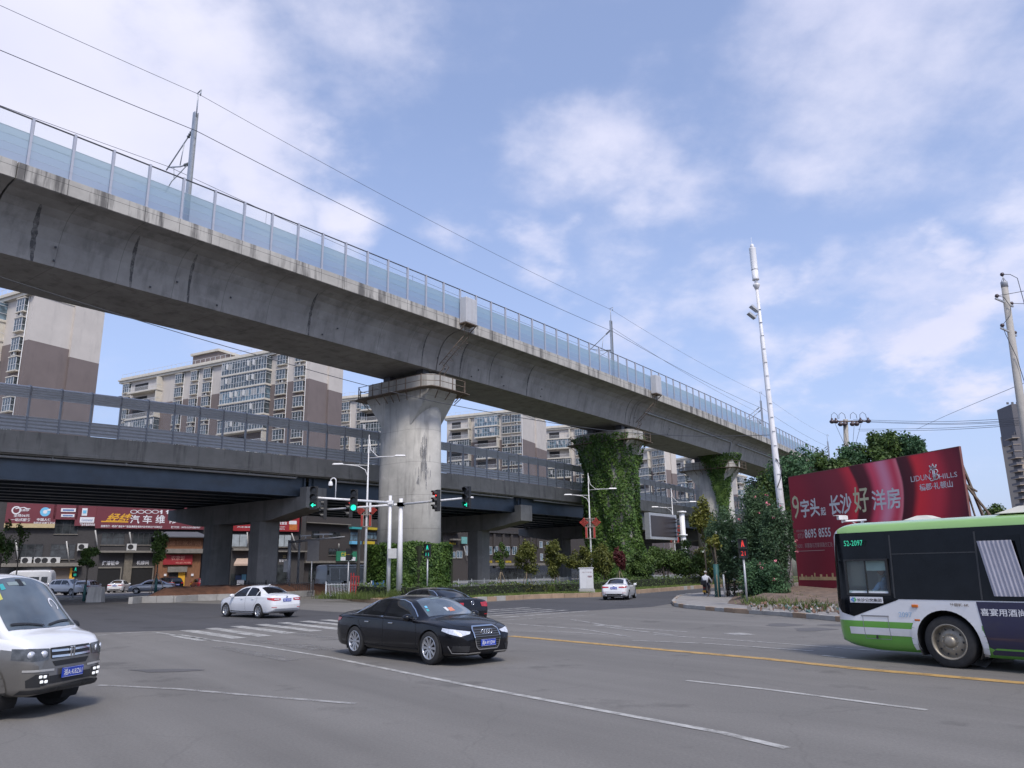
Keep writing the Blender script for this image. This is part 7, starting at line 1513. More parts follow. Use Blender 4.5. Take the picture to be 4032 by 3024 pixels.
# pedestrian signals
PLIT = {'g': M('pedestrian_green_lit', (.02, .75, .48), .4, emit=.45), 'r': M('pedestrian_red_lit', (.9, .05, .035), .4, emit=.45)}
def ped(label, u, vb, vt, Y, zg, face, mode, txt):
 base = G0(u, Y, zg); top = atY(u, vt, Y).z
 t = wthing('pedestrian_signal', label, 'pedestrian signal', base, 'pedestrian signals at the crossings'); b = B(); b.tube([base, (base.x, base.y, top - .95)], .055, 8); b.lathe([(.0, .02), (.16, .02), (.16, 0)], tuple(base), 'Z', 12); wb(b, 'pole', PGREY, t)
 fx, fy = Vector(face).normalized(); a = math.atan2(fx, -fy)
 def tr(b): b.v = [(base.x + p[0] * math.cos(a) - p[1] * math.sin(a), base.y + p[0] * math.sin(a) + p[1] * math.cos(a), top + p[2]) for p in b.v]; return b
 b = B()
 for z0, z1 in ((-.47, 0), (-.97, -.5)):
  b.bbox(-.22, -.12, z0, .22, .12, z1); b.bbox(-.22, -.3, z1 - .02, .22, -.12, z1); b.bbox(-.22, -.28, z0 + .12, -.2, -.12, z1); b.bbox(.2, -.28, z0 + .12, .22, -.12, z1)
 h = wb(tr(b), 'signal_head', SIGB, t)
 if mode:
  m_ = PLIT[mode]; b = B(); c = (0, -.126)
  b.lathe([(0, 0), (.035, 0)], (0, -.126, -.11), 'Y', 10); 
  for q in ([(-.05, -.15), (.05, -.15), (.06, -.27), (-.06, -.27)], [(-.055, -.27), (-.005, -.27), (-.03, -.40), (-.07, -.40)], [(.005, -.27), (.055, -.27), (.09, -.39), (.05, -.40)]): b.add([(x, -.126, z) for x, z in q], [(0, 1, 2, 3)])
  lettering(b, txt, (-.11, -.126, -.84), (.11, -.126, -.84), (-.11, -.126, -.62), 0, .0); wb(tr(b), 'display', m_, h)
 return t
ped('green pedestrian signal standing in front of the hedge box', 1683, 2311, 2142, 57, .3, (-.15, -1), 'g', '11')
ped('red pedestrian signal with a countdown on the right pavement corner', 2932, 2394, 2122, 40.6, .15, (-.25, -1), 'r', '21')
ped('lit green pedestrian signal in front of the shops at far left', 298, 2340, 2230, 70, .1, (.3, -1), 'g', '88')
ped('unlit back of a pedestrian signal beside the white railing', 1371, 2331, 2160, 66, .1, (.3, 1), None, '')
# street lamps
def street_lamp(label, u, vt, Y, knots):
 base = G0(u, Y, .3); top = atY(u, vt, Y); base.x = atY(u, 2290, Y).x
 t = wthing('street_lamp', label, 'street lamp', base, 'twin arm street lamps on the island'); b = B(); H = top.z; b.tube([base, (base.x, base.y, H * .55), (base.x, base.y, H)], [.13, .09, .03], 10); wb(b, 'pole', PWHITE, t)
 for sg, zz_, ln in ((-1, H - 2.9, 2.6), (1, H - 2.25, 2.9)):
  b = B(); o = Vector((base.x, base.y, 0)); 
  b.tube([o + Vector((0, 0, zz_ - .8)), o + Vector((sg * .25, -.05, zz_ - .15)), o + Vector((sg * .8, -.15, zz_ + .15)), o + Vector((sg * ln, -.5, zz_ + .35))] if sg < 0 else [o + Vector((.02, 0, zz_ + 1.9)), o + Vector((sg * .2, -.05, zz_ + .9)), o + Vector((sg * .8, -.15, zz_ + .3)), o + Vector((sg * ln, -.5, zz_ + .25))], .035, 6)
  b.tube([o + Vector((0, 0, zz_ + .22)), o + Vector((sg * ln, -.5, zz_ + .3))], .03, 6); wb(b, 'arm', PWHITE, t)
  c = o + Vector((sg * (ln - .1), -.5, zz_ + .32)); b = B(); b.prism([(c.x - .5, c.y - .14), (c.x + .5, c.y - .14), (c.x + .5, c.y + .14), (c.x - .5, c.y + .14)], c.z - .08, c.z + .07, 0, [(c.x - .4, c.y - .08), (c.x + .4, c.y - .08), (c.x + .4, c.y + .08), (c.x - .4, c.y + .08)]); wb(b, 'lamp_head', PWHITE, t, bevel=.04)
 kr = M('knot_red', (.34, .035, .025), .6, var=.15); kw = M('knot_frame', (.30, .25, .22), .6)
 if knots:
  zc = atY(u, knots, Y).z; y = base.y - .18; sc = .68 if Y > 80 else .5
  b = B()
  for dx in (-.85, -.5, .5, .85): b.beam((base.x + dx * sc, y, zc - 2.5 * sc), (base.x + dx * sc, y, zc + .9 * sc), .05)
  for z in (.9, -.55, -2.5): b.beam((base.x - .9 * sc, y, zc + z * sc), (base.x + .9 * sc, y, zc + z * sc), .06)
  for k in range(7): b.beam((base.x - .5 * sc + k * .16 * sc, y, zc - .5 * sc), (base.x - .5 * sc + k * .16 * sc, y, zc + .9 * sc), .03)
  wb(b, 'ornament_frame', kw, t)
  for sg in (-1, 1):
   c = (base.x + sg * 1.05 * sc, y - .05, zc + .2 * sc); b = B()
   for k in range(-2, 3):
    o = k * .17 * sc; q = .5 * sc
    b.beam((c[0] + o - q * .7, c[1], c[2] + o + q * .7), (c[0] + o + q * .7, c[1], c[2] + o - q * .7), .11 * sc, .06); b.beam((c[0] + o - q * .7, c[1] - .03, c[2] - o - q * .7), (c[0] + o + q * .7, c[1] - .03, c[2] - o + q * .7), .11 * sc, .06)
   for ax, az in ((.62, 0), (-.62, 0), (0, .62)): b.lathe([(.06 * sc, -.03), (.17 * sc, -.03), (.17 * sc, .03), (.06 * sc, .03)], (c[0] + ax * sc, c[1], c[2] + az * sc), 'Y', 12)
   b.bbox(c[0] - sg * .35 * sc - .16 * sc, c[1] - .04, zc - 2.4 * sc, c[0] - sg * .35 * sc + .16 * sc, c[1] + .04, zc - .6 * sc); wb(b, 'red_knot', kr, t)
 return t
street_lamp('twin arm street lamp left of the bare pier, with red tassel ornaments', 1436, 1712, 66, 2015)
street_lamp('twin arm street lamp in front of the ivy pier, with red knot ornaments', 2331, 1862, 92, 2062)
street_lamp('twin arm street lamp in front of the dark display screen', 2665, 1922, 108, 2088)
# the other poles of the crossing
def plain_pole(label, u, vb, vt, Y, r0, r1, mat, u2=None, name='utility_pole', cat='pole'):
 base = G0(u, Y, 0); tp = atY(u2 or u, vt, Y); base.z = 0.1; t = wthing(name, label, cat, base); b = B(); b.tube([base, tp], [r0, r1], 10); b.lathe([(0, .04), (r0 * 1.6, .04), (r0 * 1.6, 0)], tuple(base), 'Z', 12); wb(b, 'pole', mat, t); return t, base, tp
t, base, tp = plain_pole('grey signal pole with a long bare arm, right of the nearest bent columns', 1138, 2308, 2127, 78, .2, .16, PGREY, 1141)
q = atY(1357, 2113, 74); b = B(); b.tube([tp - Vector((0, 0, .2)), q], [.12, .06], 8); wb(b, 'arm', PGREY, t); b = B(); m = tp.lerp(q, .62); b.beam(m + Vector((-.9, 0, .35)), m + Vector((.9, 0, .35)), .16, .12); b.beam(m, m + Vector((0, 0, .35)), .08); m = tp.lerp(q, .3); b.beam(m + Vector((-.5, 0, .3)), m + Vector((.5, 0, .36)), .14, .12); b.beam(m, m + Vector((0, 0, .3)), .08); wb(b, 'camera', PGREY, t)
b = B(); b.bbox(base.x - .5, base.y - .25, 2.2, base.x - .1, base.y + .1, 3.3); wb(b, 'control_box', MATS['box_grey'], t)
plain_pole('slim tall grey pole behind the long bare signal arm', 1174, 2317, 2035, 84, .13, .1, PGREY, 1184)
plain_pole('brownish concrete pole left of the nearest street lamp', 1410, 2290, 2085, 80, .19, .16, M('pole_concrete', (.24, .22, .18), .8, var=.15), 1415)
t, base, tp = plain_pole('thin grey sign post at the end of the black railing', 1228, 2310, 2197, 74, .06, .06, PGREY); b = B(); b.bbox(base.x - .5, base.y - .06, tp.z - .3, base.x + .6, base.y, tp.z + 1.6); wb(b, 'sign_back', M('sign_back_grey', (.12, .12, .125), .6), t)
# dark display screen
t = wthing('display_screen', 'large switched off display screen on a white pole, right of the ivy pier', 'display screen', G0(2699, 104, .3)); bx = G0(2699, 104, .3)
tp = atY(2699, 2012, 104); b = B(); b.tube([bx, (bx.x, bx.y, tp.z)], [.38, .35], 16); b.lathe([(.35, 0), (.62, .0), (.62, .2), (.35, .2)], (bx.x, bx.y, tp.z - .25), 'Z', 16); b.lathe([(.35, 0), (.58, .0), (.58, .2), (.35, .2)], (bx.x, bx.y, atY(2699, 2110, 104).z), 'Z', 16); wb(b, 'pole', PWHITE, t)
A_ = atY(2556, 2030, 100); C_ = atY(2662, 2016, 106); zb_ = atY(2560, 2122, 100).z; ex = Vector((C_.x - A_.x, C_.y - A_.y, 0)); W_ = ex.length; ex.normalize(); nrm = Vector((ex.y, -ex.x, 0)); zt_ = (A_.z + C_.z) / 2
b = B(); b.plate([A_ * 1, Vector((C_.x, C_.y, 0)), Vector((C_.x, C_.y, 0)), A_ * 1], nrm) if 0 else None
def bd4(x0, z0, x1, z1, y0, y1): return [Vector((A_.x, A_.y, 0)) + ex * x + nrm * -y0 + Vector((0, 0, z)) for x, z in ((x0, z0), (x1, z0), (x1, z1), (x0, z1))], nrm * -(y1 - y0)
b = B(); b.plate(*bd4(0, zb_, W_, zt_, 0, .7)); wb(b, 'frame', PGREY, t); b = B(); b.plate(*bd4(.35, zb_ + .35, W_ - .35, zt_ - .35, -.03, .0)); wb(b, 'screen', M('screen_off', (.035, .026, .026), .35, var=.08), t)
b = B(); e = Vector((C_.x, C_.y, 0)) + nrm * -.35
for z in (zt_ - .6, zt_ - 1.0, zb_ + .5, zb_ + 1.0, zb_ + 1.6): b.beam(e + Vector((0, 0, z)), (bx.x, bx.y, z), .18)
wb(b, 'bracket', PWHITE, t)
# electric cabinet on the island
q = G0(2306, 61.5, .24); t = wthing('electric_cabinet', 'white electric cabinet on a plinth at the island kerb', 'cabinet', q)
cw = M('cabinet_white', (.60, .61, .63), .5, var=.05, dirt=((.4, .38, .34), 1.5, .35, (1, 1, .3)))
b = B(); b.bbox(q.x - .6, q.y - .45, .24, q.x + .62, q.y + .45, .58); wb(b, 'plinth', KERBG, t, bevel=.03)
b = B(); b.bbox(q.x - .52, q.y - .38, .58, q.x + .54, q.y + .38, 2.10); wb(b, 'cabinet_body', cw, t, bevel=.02); b = B(); b.bbox(q.x - .58, q.y - .43, 2.10, q.x + .60, q.y + .43, 2.17); wb(b, 'roof', cw, t, bevel=.02)
b = B(); b.bbox(q.x - .49, q.y - .395, .62, q.x - .005, q.y - .384, 2.06); b.bbox(q.x + .005, q.y - .395, .62, q.x + .51, q.y - .384, 2.06); wb(b, 'cabinet_door', cw, t)
b = B(); lettering(b, '电力设备', (q.x - .3, q.y - .40, 1.78), (q.x + .44, q.y - .40, 1.78), (q.x - .3, q.y - .40, 1.87), 0, .01); lettering(b, '有电危险', (q.x + .1, q.y - .40, 1.42), (q.x + .42, q.y - .40, 1.42), (q.x + .1, q.y - .40, 1.58), 1, .02); wb(b, 'lettering', [M('print_pale', (.38, .30, .30), .6), MATS['dark_red_print'] if 'dark_red_print' in MATS else M('dark_red_print', (.16, .03, .05), .6)], t)
# railings
def railing(label, pts, h, mat, step=.14, gap=2.4, cat='railing', panel=None):
 t = wthing('railing', label, cat, pts[0]); br, bp = B(), B()
 for a, c in zip(pts[:-1], pts[1:]):
  L_ = (c - a).length; d = (c - a) / L_; n = int(L_ / gap) + 1
  for k in range(n + 1): q = a.lerp(c, k / n); bp.beam(q, q + Vector((0, 0, h + .12)), .08); bp.box(q + Vector((0, 0, h + .14)), (.11, .11, .05))
  for z in (.18, h - .08): br.beam(a + Vector((0, 0, z)), c + Vector((0, 0, z)), .05, .04)
  m_ = int(L_ / step)
  for k in range(m_): q = a.lerp(c, (k + .5) / m_); br.beam(q + Vector((0, 0, .18)), q + Vector((0, 0, h + (.04 if k % 2 else 0))), .028)
 wb(bp, 'post', mat, t); wb(br, 'rail_panel', mat, t); return t
RW_ = M('railing_white', (.55, .58, .62), .5, var=.08)
railing('white steel railing left of the hedge box, in front of the parked bus', [G0(1286, 66, .02), G0(1464, 69, .02)], 1.15, RW_)
railing('blue end panel of railing touching the hedge box', [G0(1470, 69.2, .02), G0(1512, 70, .02)], 1.15, M('railing_blue', (.06, .16, .36), .5, var=.1))
railing('long white railing behind the young trees, right of the bare pier', [G0(1752, 86, .1), G0(2000, 95, .1), G0(2290, 112, .1)], .95, M('railing_pale_grey', (.36, .39, .42), .5))
railing('white railing glimpsed below the round trees, right of the ivy pier', [G0(2480, 108, .1), G0(2720, 128, .1)], 1.0, MATS['railing_pale_grey'])
railing('black steel railing on the kerb beside the nearest bent', [G0(915, 74, .15), G0(1050, 73.5, .15), G0(1236, 72.5, .15)], 1.15, M('railing_black', (.05, .05, .055), .6), .18)
t = wthing('red_gate_post', 'red painted barrier frame between the railing and the hedge box', 'barrier', G0(1398, 67.5, .02)); q = G0(1398, 67.5, .02); b = B()
for dx in (-.32, -.1, .12, .34): b.beam(q + Vector((dx, 0, 0)), q + Vector((dx, 0, 2.0 if dx < 0 else 1.75)), .09)
for z in (.3, 1.0, 1.7): b.beam(q + Vector((-.34, 0, z)), q + Vector((.36, 0, z)), .07)
wb(b, 'frame', M('barrier_red', (.32, .03, .03), .5, var=.15), t)
# concrete block, tree wraps, posts
q = G0(388, 64, 0); t = wthing('concrete_block', 'square concrete block standing on the left verge', 'concrete block', q); b = B(); b.prism([(q.x - .62, q.y - .35), (q.x + .62, q.y - .35), (q.x + .62, q.y + .35), (q.x - .62, q.y + .35)], 0, 1.2, 0, [(q.x - .56, q.y - .25), (q.x + .56, q.y - .25), (q.x + .56, q.y + .25), (q.x - .56, q.y + .25)]); wb(b, 'block', CC, t, bevel=.04)
p = G0(2955, 52, .15); p = G0(2848, 52, .15); t, base, tp = plain_pole('slim grey post just right of the wrapped trunk at the pavement corner', 2848, 2335, 2262, 52, .06, .06, PGREY); 
# low white poles lying behind, camera above the bus
t, base, tp = plain_pole('surveillance camera on a bracket pole in front of the red billboard, over the bus roof', 3395, 2300, 2046, 33, .07, .06, PWHITE, name='camera_pole', cat='camera pole'); b = B(); e = atY(3316, 2053, 32); b.tube([tp + Vector((.15, 0, -.02)), e + Vector((0, 0, -.0))], .04, 8); b.tube([tp + Vector((0, 0, -.45)), tp + Vector((-.25, 0, -.2)), tp.lerp(e, .6)], .02, 6); wb(b, 'arm', PWHITE, t); b = B(); c = e + Vector((.0, -.05, .14)); b.box(c, (.42, .16, .16), R(14)); b.box(c + Vector((-.1, 0, .09)), (.5, .2, .02), R(14)); b.box(e + Vector((0, 0, .02)), (.06, .06, .16)); wb(b, 'camera', PWHITE, t, bevel=.02)
# ---------------------------------------------------------------- red billboard
BP0, BP1 = Vector((20.35, 57, 0)), Vector((25.1, 43, 0))
fb = Facade(BP0, BP1); t = thing('billboard', 'huge red property billboard with white lettering behind the bus', 'billboard', fb.P0, fb.rz); fb.t = t; WB = fb.W
def satin():
 m, tr, bs = newmat('billboard_print'); L = tr.links; tc = nod(tr, 'ShaderNodeTexCoord'); sp = nod(tr, 'ShaderNodeSeparateXYZ'); L.new(tc.outputs['Object'], sp.inputs[0])
 n = nod(tr, 'ShaderNodeTexNoise', ins={'Scale': .16, 'Detail': 1.5}); mp = nod(tr, 'ShaderNodeMapping', ins={3: (1, 1, .7)}); L.new(tc.outputs['Object'], mp.inputs[0]); L.new(mp.outputs[0], n.inputs['Vector'])
 a = nod(tr, 'ShaderNodeMath', operation='MULTIPLY_ADD', ins={1: .9, 2: -.45}); L.new(n.outputs[0], a.inputs[0])
 bend = nod(tr, 'ShaderNodeMath', operation='MULTIPLY_ADD', ins={1: .055}); L.new(sp.outputs[2], bend.inputs[0]); 
 sq = nod(tr, 'ShaderNodeMath', operation='SINE'); s2 = nod(tr, 'ShaderNodeMath', operation='MULTIPLY_ADD', ins={1: .55, 2: 1.2}); L.new(sp.outputs[2], s2.inputs[0]); L.new(s2.outputs[0], sq.inputs[0])
 b2 = nod(tr, 'ShaderNodeMath', operation='MULTIPLY', ins={1: .055}); L.new(sq.outputs[0], b2.inputs[0])
 x = nod(tr, 'ShaderNodeMath', operation='MULTIPLY', ins={1: 1 / WB}); L.new(sp.outputs[0], x.inputs[0]); x2 = nod(tr, 'ShaderNodeMath', operation='ADD'); L.new(x.outputs[0], x2.inputs[0]); L.new(b2.outputs[0], x2.inputs[1]); x3 = nod(tr, 'ShaderNodeMath', operation='MULTIPLY_ADD', ins={1: .16}); L.new(a.outputs[0], x3.inputs[0]); L.new(x2.outputs[0], x3.inputs[2])
 r = nod(tr, 'ShaderNodeValToRGB'); L.new(x3.outputs[0], r.inputs[0]); r.color_ramp.interpolation = 'EASE'; e = r.color_ramp.elements
 e[0].position = 0; e[0].color = (0.319, 0.020, 0.042, 1); e[1].position = 1; e[1].color = (0.084, 0.010, 0.024, 1)
 for p, c in ((.16, (0.218, 0.017, 0.037)), (.30, (0.269, 0.020, 0.041)), (.385, (0.706, 0.034, 0.059)), (.40, (0.092, 0.010, 0.020)), (.455, (0.118, 0.013, 0.024)), (.50, (0.800, 0.084, 0.151)), (.57, (0.800, 0.286, 0.403)), (.635, (0.706, 0.067, 0.118)), (.665, (0.800, 0.202, 0.252)), (.675, (0.076, 0.010, 0.020)), (.72, (0.101, 0.010, 0.020)), (.76, (0.800, 0.034, 0.050)), (.84, (0.605, 0.034, 0.059)), (.92, (0.218, 0.017, 0.034))): q = e.new(p); q.color = (*c, 1)
 L.new(r.outputs[0], bs.inputs['Base Color']); bs.inputs['Roughness'].default_value = .5; return m
zt_b = (fb.px(3094, 1878)[1] + fb.px(3834, 1754)[1]) / 2; zb_b = .35
b = B(); b.bbox(0, 0, zb_b, WB, .12, zt_b); b.build('panel', satin(), t)
b = B(); b.bbox(-.03, -.01, zt_b, WB + .03, .14, zt_b + .04); b.bbox(WB, -.01, zb_b, WB + .03, .14, zt_b); b.bbox(-.03, -.01, zb_b, 0, .14, zt_b); b.build('frame_edge', M('edge_red', (.2, .08, .07), .6), t)
b = B(); 
for k in range(6):
 x = .5 + k * (WB - 1) / 5; b.beam((x, .5, 0), (x, .5, zt_b), .14); b.beam((x, 3.2, 0), (x, .5, zt_b - .6), .12); b.beam((x, 3.2, 0), (x, .5, 3.0), .08)
for z in (2, 4.5, 7): b.beam((.3, .5, z), (WB - .3, .5, z), .1)
x = WB - .3; tri = [(x, .4, 6.2), (x, .4, 2.6), (x, 4.2, 0)]
for k in range(5): f = k / 4; b.beam(Vector((x, .4, 6.4)).lerp(Vector((x + .6, 5.0, .3)), f), Vector((x, .4, 4.2)).lerp(Vector((x + .6, 3.6, .3)), min(1, f + .15)), .07); 
b.beam((x, .4, 6.4), (x + .6, 5.0, .3), .1); b.beam((x, .4, 4.4), (x + .6, 3.6, .3), .16); b.beam((x, .4, 6.4), (x, 1.2, 6.0), .08)
b.build('support_frame', RUST, t)
def ptext(b, txt, ll, lr, ul, mi, bold=.012, y=-.012):
 x0, z0 = fb.px(*ll); x1, _ = fb.px(*lr); _, z1 = fb.px(*ul); lettering(b, txt, (x0, y, z0), (x1, y, z0), (x0, y, z1), mi, bold)
ZB = zz(3100, 1700, 2.37)
b = B()
ptext(b, '字头', ZB(135, 805), ZB(308, 780), ZB(135, 632), 0, .022); ptext(b, '起', ZB(318, 784), ZB(365, 778), ZB(318, 705), 0, .02); ptext(b, '长沙', ZB(405, 782), ZB(612, 755), ZB(405, 595), 0, .022); ptext(b, '洋房', ZB(803, 740), ZB(1070, 705), ZB(803, 545), 0, .018)
ptext(b, 'LIDUN', ZB(1158, 470), ZB(1335, 448), ZB(1158, 418), 0, .0); ptext(b, 'HILLS', ZB(1422, 442), ZB(1590, 420), ZB(1422, 395), 0, .0); ptext(b, '橘郡·礼顿山', ZB(1240, 555), ZB(1550, 525), ZB(1240, 490), 0, .012)
ptext(b, '8695 8555', ZB(168, 995), ZB(412, 985), ZB(168, 910), 0, .014)
wl_ = b.build('white_lettering', M('letter_silver', (.62, .64, .66), .5, var=.08, scale=1.5), t)
b = B(); ptext(b, '9', ZB(60, 815), ZB(122, 800), ZB(60, 598), 0, .0); ptext(b, '好', ZB(632, 760), ZB(775, 740), ZB(632, 518), 0, .012); b.build('gold_lettering', M('letter_gold_pale', (.56, .55, .36), .5, var=.12), t)
b = B(); ptext(b, '0731', ZB(102, 998), ZB(158, 996), ZB(102, 952), 0, 0); ptext(b, 'VIPLINE', ZB(85, 940), ZB(157, 938), ZB(85, 918), 0, 0); ptext(b, 'ADD：芙蓉路与万家丽路交汇处', ZB(95, 1088), ZB(428, 1078), ZB(95, 1045), 0, .005); x0, z0 = fb.px(*ZB(102, 1118)); x1, _ = fb.px(*ZB(350, 1112)); b.bbox(x0, -.012, z0, x1, 0, z0 + .04); b.build('small_print', M('print_pink', (.44, .30, .30), .6), t)
# monogram with a crown between the two words
b = B(); x0, z0 = fb.px(*ZB(1340, 462)); x1, z1 = fb.px(*ZB(1405, 330)); w_ = x1 - x0; h_ = z1 - z0
def curve(pts, r=.03): b.tube([(x0 + w_ * x, -.03, z0 + h_ * z) for x, z in pts], r, 5)
for k in (.42, .58): curve([(k, .12), (k, .80)], .035)
curve([(.42, .82), (.85, .84), (.98, .68), (.8, .52), (.45, .50), (.9, .44), (1.02, .24), (.8, .08), (.35, .06)]); curve([(.42, .06), (.1, .02), (-.02, .14), (.12, .22)]); curve([(.42, .82), (.2, .9), (.02, .78), (.16, .62)]); curve([(.3, .34), (.8, .34)], .02)
curve([(.2, .98), (.14, 1.12), (.34, 1.05), (.5, 1.2), (.66, 1.05), (.86, 1.12), (.8, .98), (.2, .98)], .03)
for x in (.14, .5, .86): b.lathe([(0, -.01), (.05, -.01), (.05, 0)], (x0 + w_ * x, -.03, z0 + h_ * (1.16 if x != .5 else 1.25)), 'Y', 8)
b.build('monogram', MATS['letter_silver'], t)
b = B(); rnd = random.Random(4)
xa, za = fb.px(*ZB(75, 1345)); xb, _ = fb.px(*ZB(1000, 1345)); b.bbox(.1, -.008, za - .28, WB - .1, 0, za - .06)
x = .35
while x < WB - .6:
 h = rnd.choice([.2, .3, .45, .7, 1.1]) * rnd.uniform(.6, 1.1); w2 = rnd.uniform(.06, .24); b.bbox(x, -.009, za - .1, x + w2, 0, za - .1 + h); x += w2 + rnd.uniform(.05, .5)
b.build('printed_skyline', M('print_gold', (.62, .46, .24), .5, var=.35, scale=1.2), t)
# ---------------------------------------------------------------- tall white mast
base = atY(3110, 2300, 55); base.z = .15; tp = atY(2961, 968, 55); t = wthing('telecom_mast', 'very tall slim white telecom mast with a cylinder antenna on top', 'telecom mast', base)
fT = 1 - 3.6 / (tp - base).length; b = B(); b.tube([base, base.lerp(tp, .33), base.lerp(tp, .335), base.lerp(tp, .72), base.lerp(tp, .725), base.lerp(tp, fT)], [.30, .25, .23, .16, .13, .11], 12)
wb(b, 'pole', PWHITE, t); b = B()
for k in range(2, 21): q = base.lerp(tp, k / 25); r_ = .30 - .19 * k / 21; b.box(q + Vector((0, -r_, 0)), (.2, .1, .03))
wb(b, 'step_iron', PGREY, t)
ax = (tp - base).normalized(); q = base.lerp(tp, fT); L9 = (tp - q).length
b = B(); b.tube([q, q + ax * .25, q + ax * .35, q + ax * .45], [.11, .2, .26, .26], 16); b.tube([q + ax * .45, q + ax * .8], [.12, .12], 12); b.tube([q + ax * .8, q + ax * .9, q + ax * 1.6], [.26, .24, .24], 16); wb(b, 'antenna_base', PWHITE, t)
b = B(); top_ = q + ax * 3.4; b.tube([q + ax * 1.62, q + ax * 1.66, top_ - ax * .05, top_], [.26, .25, .25, .26], 18); b.tube([top_, top_ + ax * .2, top_ + ax * .32, top_ + ax * .38], [.15, .15, .1, .02], 12); b.tube([top_, top_ + ax * .9], .012, 5); wb(b, 'antenna', PWHITE, t)
q = base.lerp(tp, .79)
for k, (dx, dz) in enumerate(((-.55, .15), (-.85, -.55))):
 b = B(); b.box(q + Vector((dx * .75, -.1, dz * .8 + .2)), (.66, .42, .14), R(10), ry=R(38)); wb(b, 'floodlight', M('floodlight_grey', (.45, .47, .50), .5), t); b = B(); b.tube([q, q + Vector((dx * .5, 0, dz * .6))], .04, 6); wb(b, 'bracket', PGREY, t)
for f, ln in ((.345, 1.6), (.13, 2.6)):
 q = base.lerp(tp, f); b = B(); b.tube([q + Vector((-.1, -.28, .5)), q + Vector((.25, -.3, -.2)), q + Vector((.1, -.32, -ln * .6)), q + Vector((-.2, -.3, -ln))], .03, 5); wb(b, 'cable', DARKM, t)
# pole with insulators among the trees
base = G0(3345, 80, 0); tp = atY(3329, 1652, 80); t = wthing('utility_pole', 'concrete utility pole with a row of bowl insulators above the trees', 'utility pole', base)
PC_ = M('pole_concrete_pale', (.36, .34, .31), .8, var=.12); b = B(); b.tube([base, tp], [.32, .24], 10); wb(b, 'pole', PC_, t)
b = B(); q = tp - Vector((0, 0, .25)); b.beam(q + Vector((-1.7, -.3, 0)), q + Vector((2.3, -.3, 0)), .13); q2 = tp - Vector((0, 0, 3.2)); b.beam(q2 + Vector((-1.5, -.3, 0)), q2 + Vector((1.8, -.3, 0)), .13); wb(b, 'crossarm', RUST, t)
for dx in (-1.6, -1.2, -.75, -.3, .5, .95, 1.4, 2.2):
 b = B(); z = -.25 if int(dx * 10) % 2 else .05; b.lathe([(0, -.3), (.16, -.26), (.27, -.12), (.27, 0), (.12, .12), (.08, .3), (0, .3)], tuple(q + Vector((dx, -.4, z))), 'Z', 12); wb(b, 'insulator', M('insulator_dark', (.07, .05, .055), .35), t)
b = B()
for dx in (-1.3, -.5, .7, 1.7): b.tube([q + Vector((dx - .35, -.4, .25)), q + Vector((dx - .3, -.4, .7)), q + Vector((dx, -.4, .95)), q + Vector((dx + .3, -.4, .7)), q + Vector((dx + .35, -.4, .25))], .025, 5)
for dx in (-1.3, -.5, .7, 1.4): b.tube([q + Vector((dx, -.4, -.3)), q2 + Vector((dx * .3, -.35, 0))], .02, 4)
wb(b, 'jumper_wire', WIREM, t)
pA = q
# right-hand utility pole
base = G0(4110, 38, .15); base = atY(4110, 2260, 38); base.z = .15; tp = atY(3953, 1112, 38); t = wthing('utility_pole', 'grey concrete utility pole at the right edge with small insulators', 'utility pole', base)
b = B(); b.tube([base, tp], [.24, .15], 12); wb(b, 'pole', PC_, t); b = B(); b.lathe([(0, .03), (.16, .03), (.165, 0), (.165, -.28), (.0, -.28)], tuple(tp), 'Z', 12); b.tube([tp + Vector((-.14, 0, 0)), tp + Vector((0, 0, .32)), tp + Vector((.14, 0, 0))], .02, 5); b.tube([tp, tp + Vector((0, 0, .42))], .025, 5); wb(b, 'pole_cap', PGREY, t)
ins = [tp + Vector((-.02, 0, .45))]; ax = (base - tp).normalized()
for f, dx in ((1.15, -.62), (2.75, -.55)):
 q = tp + ax * f; e = q + Vector((dx, -.25, .14)); b = B(); b.beam(q, e + Vector((-.12, -.03, .03)), .08); b.beam(q, q + Vector((-dx * .7, .2, -.12)), .08); wb(b, 'crossarm', PGREY, t); ins.append(e + Vector((0, 0, .18))); ins.append(q + Vector((-dx * .6, .2, .05)))
for q in ins: b = B(); b.lathe([(0, -.1), (.05, -.1), (.10, -.03), (.105, .0), (.07, .08), (0, .09)], tuple(q), 'Z', 10); wb(b, 'insulator', MATS['insulator_dark'], t)
b = B(); b.tube([ins[0], ins[0] + Vector((.35, -.1, -.05)), ins[0] + Vector((.62, -.2, -.3)), ins[0] + Vector((.72, -.2, -1.4)), ins[0] + Vector((.82, -.2, -3.0))], .018, 5); b.tube([ins[1], ins[1] + Vector((.35, 0, -.08)), ins[1] + Vector((.62, 0, -.6)), ins[1] + Vector((.5, 0, -1.1)), ins[3], ins[3] + Vector((.1, 0, -.5)), ins[3] + Vector((.45, 0, -1.7)), ins[3] + Vector((.62, 0, -3.0))], .016, 5); wb(b, 'jumper_wire', WIREM, t)
def cable(label, pts, r=.015, name='overhead_wire', group=None):
 P = [Vector(p) for p in pts]; out = []
 for i in range(len(P) - 1):
  p0, p1, p2, p3 = P[max(i - 1, 0)], P[i], P[i + 1], P[min(i + 2, len(P) - 1)]
  for k in range(10): tt = k / 10; out.append(.5 * ((2 * p1) + (p2 - p0) * tt + (2 * p0 - 5 * p1 + 4 * p2 - p3) * tt * tt + (3 * p1 - p0 - 3 * p2 + p3) * tt ** 3))
 out.append(P[-1]); return tag(B().tube(out, r, 5).build(name, WIREM), label, 'overhead wire', group)
cable('black cable hanging under the railway girder from the left edge to the white mast', [atY(-120, 1046, 38), atY(0, 1090, 39), atY(500, 1248, 42), atY(1000, 1395, 45), atY(1646, 1567, 48), atY(2295, 1683, 51), atY(2700, 1716, 53), atY(3030, 1713, 55)], .022)
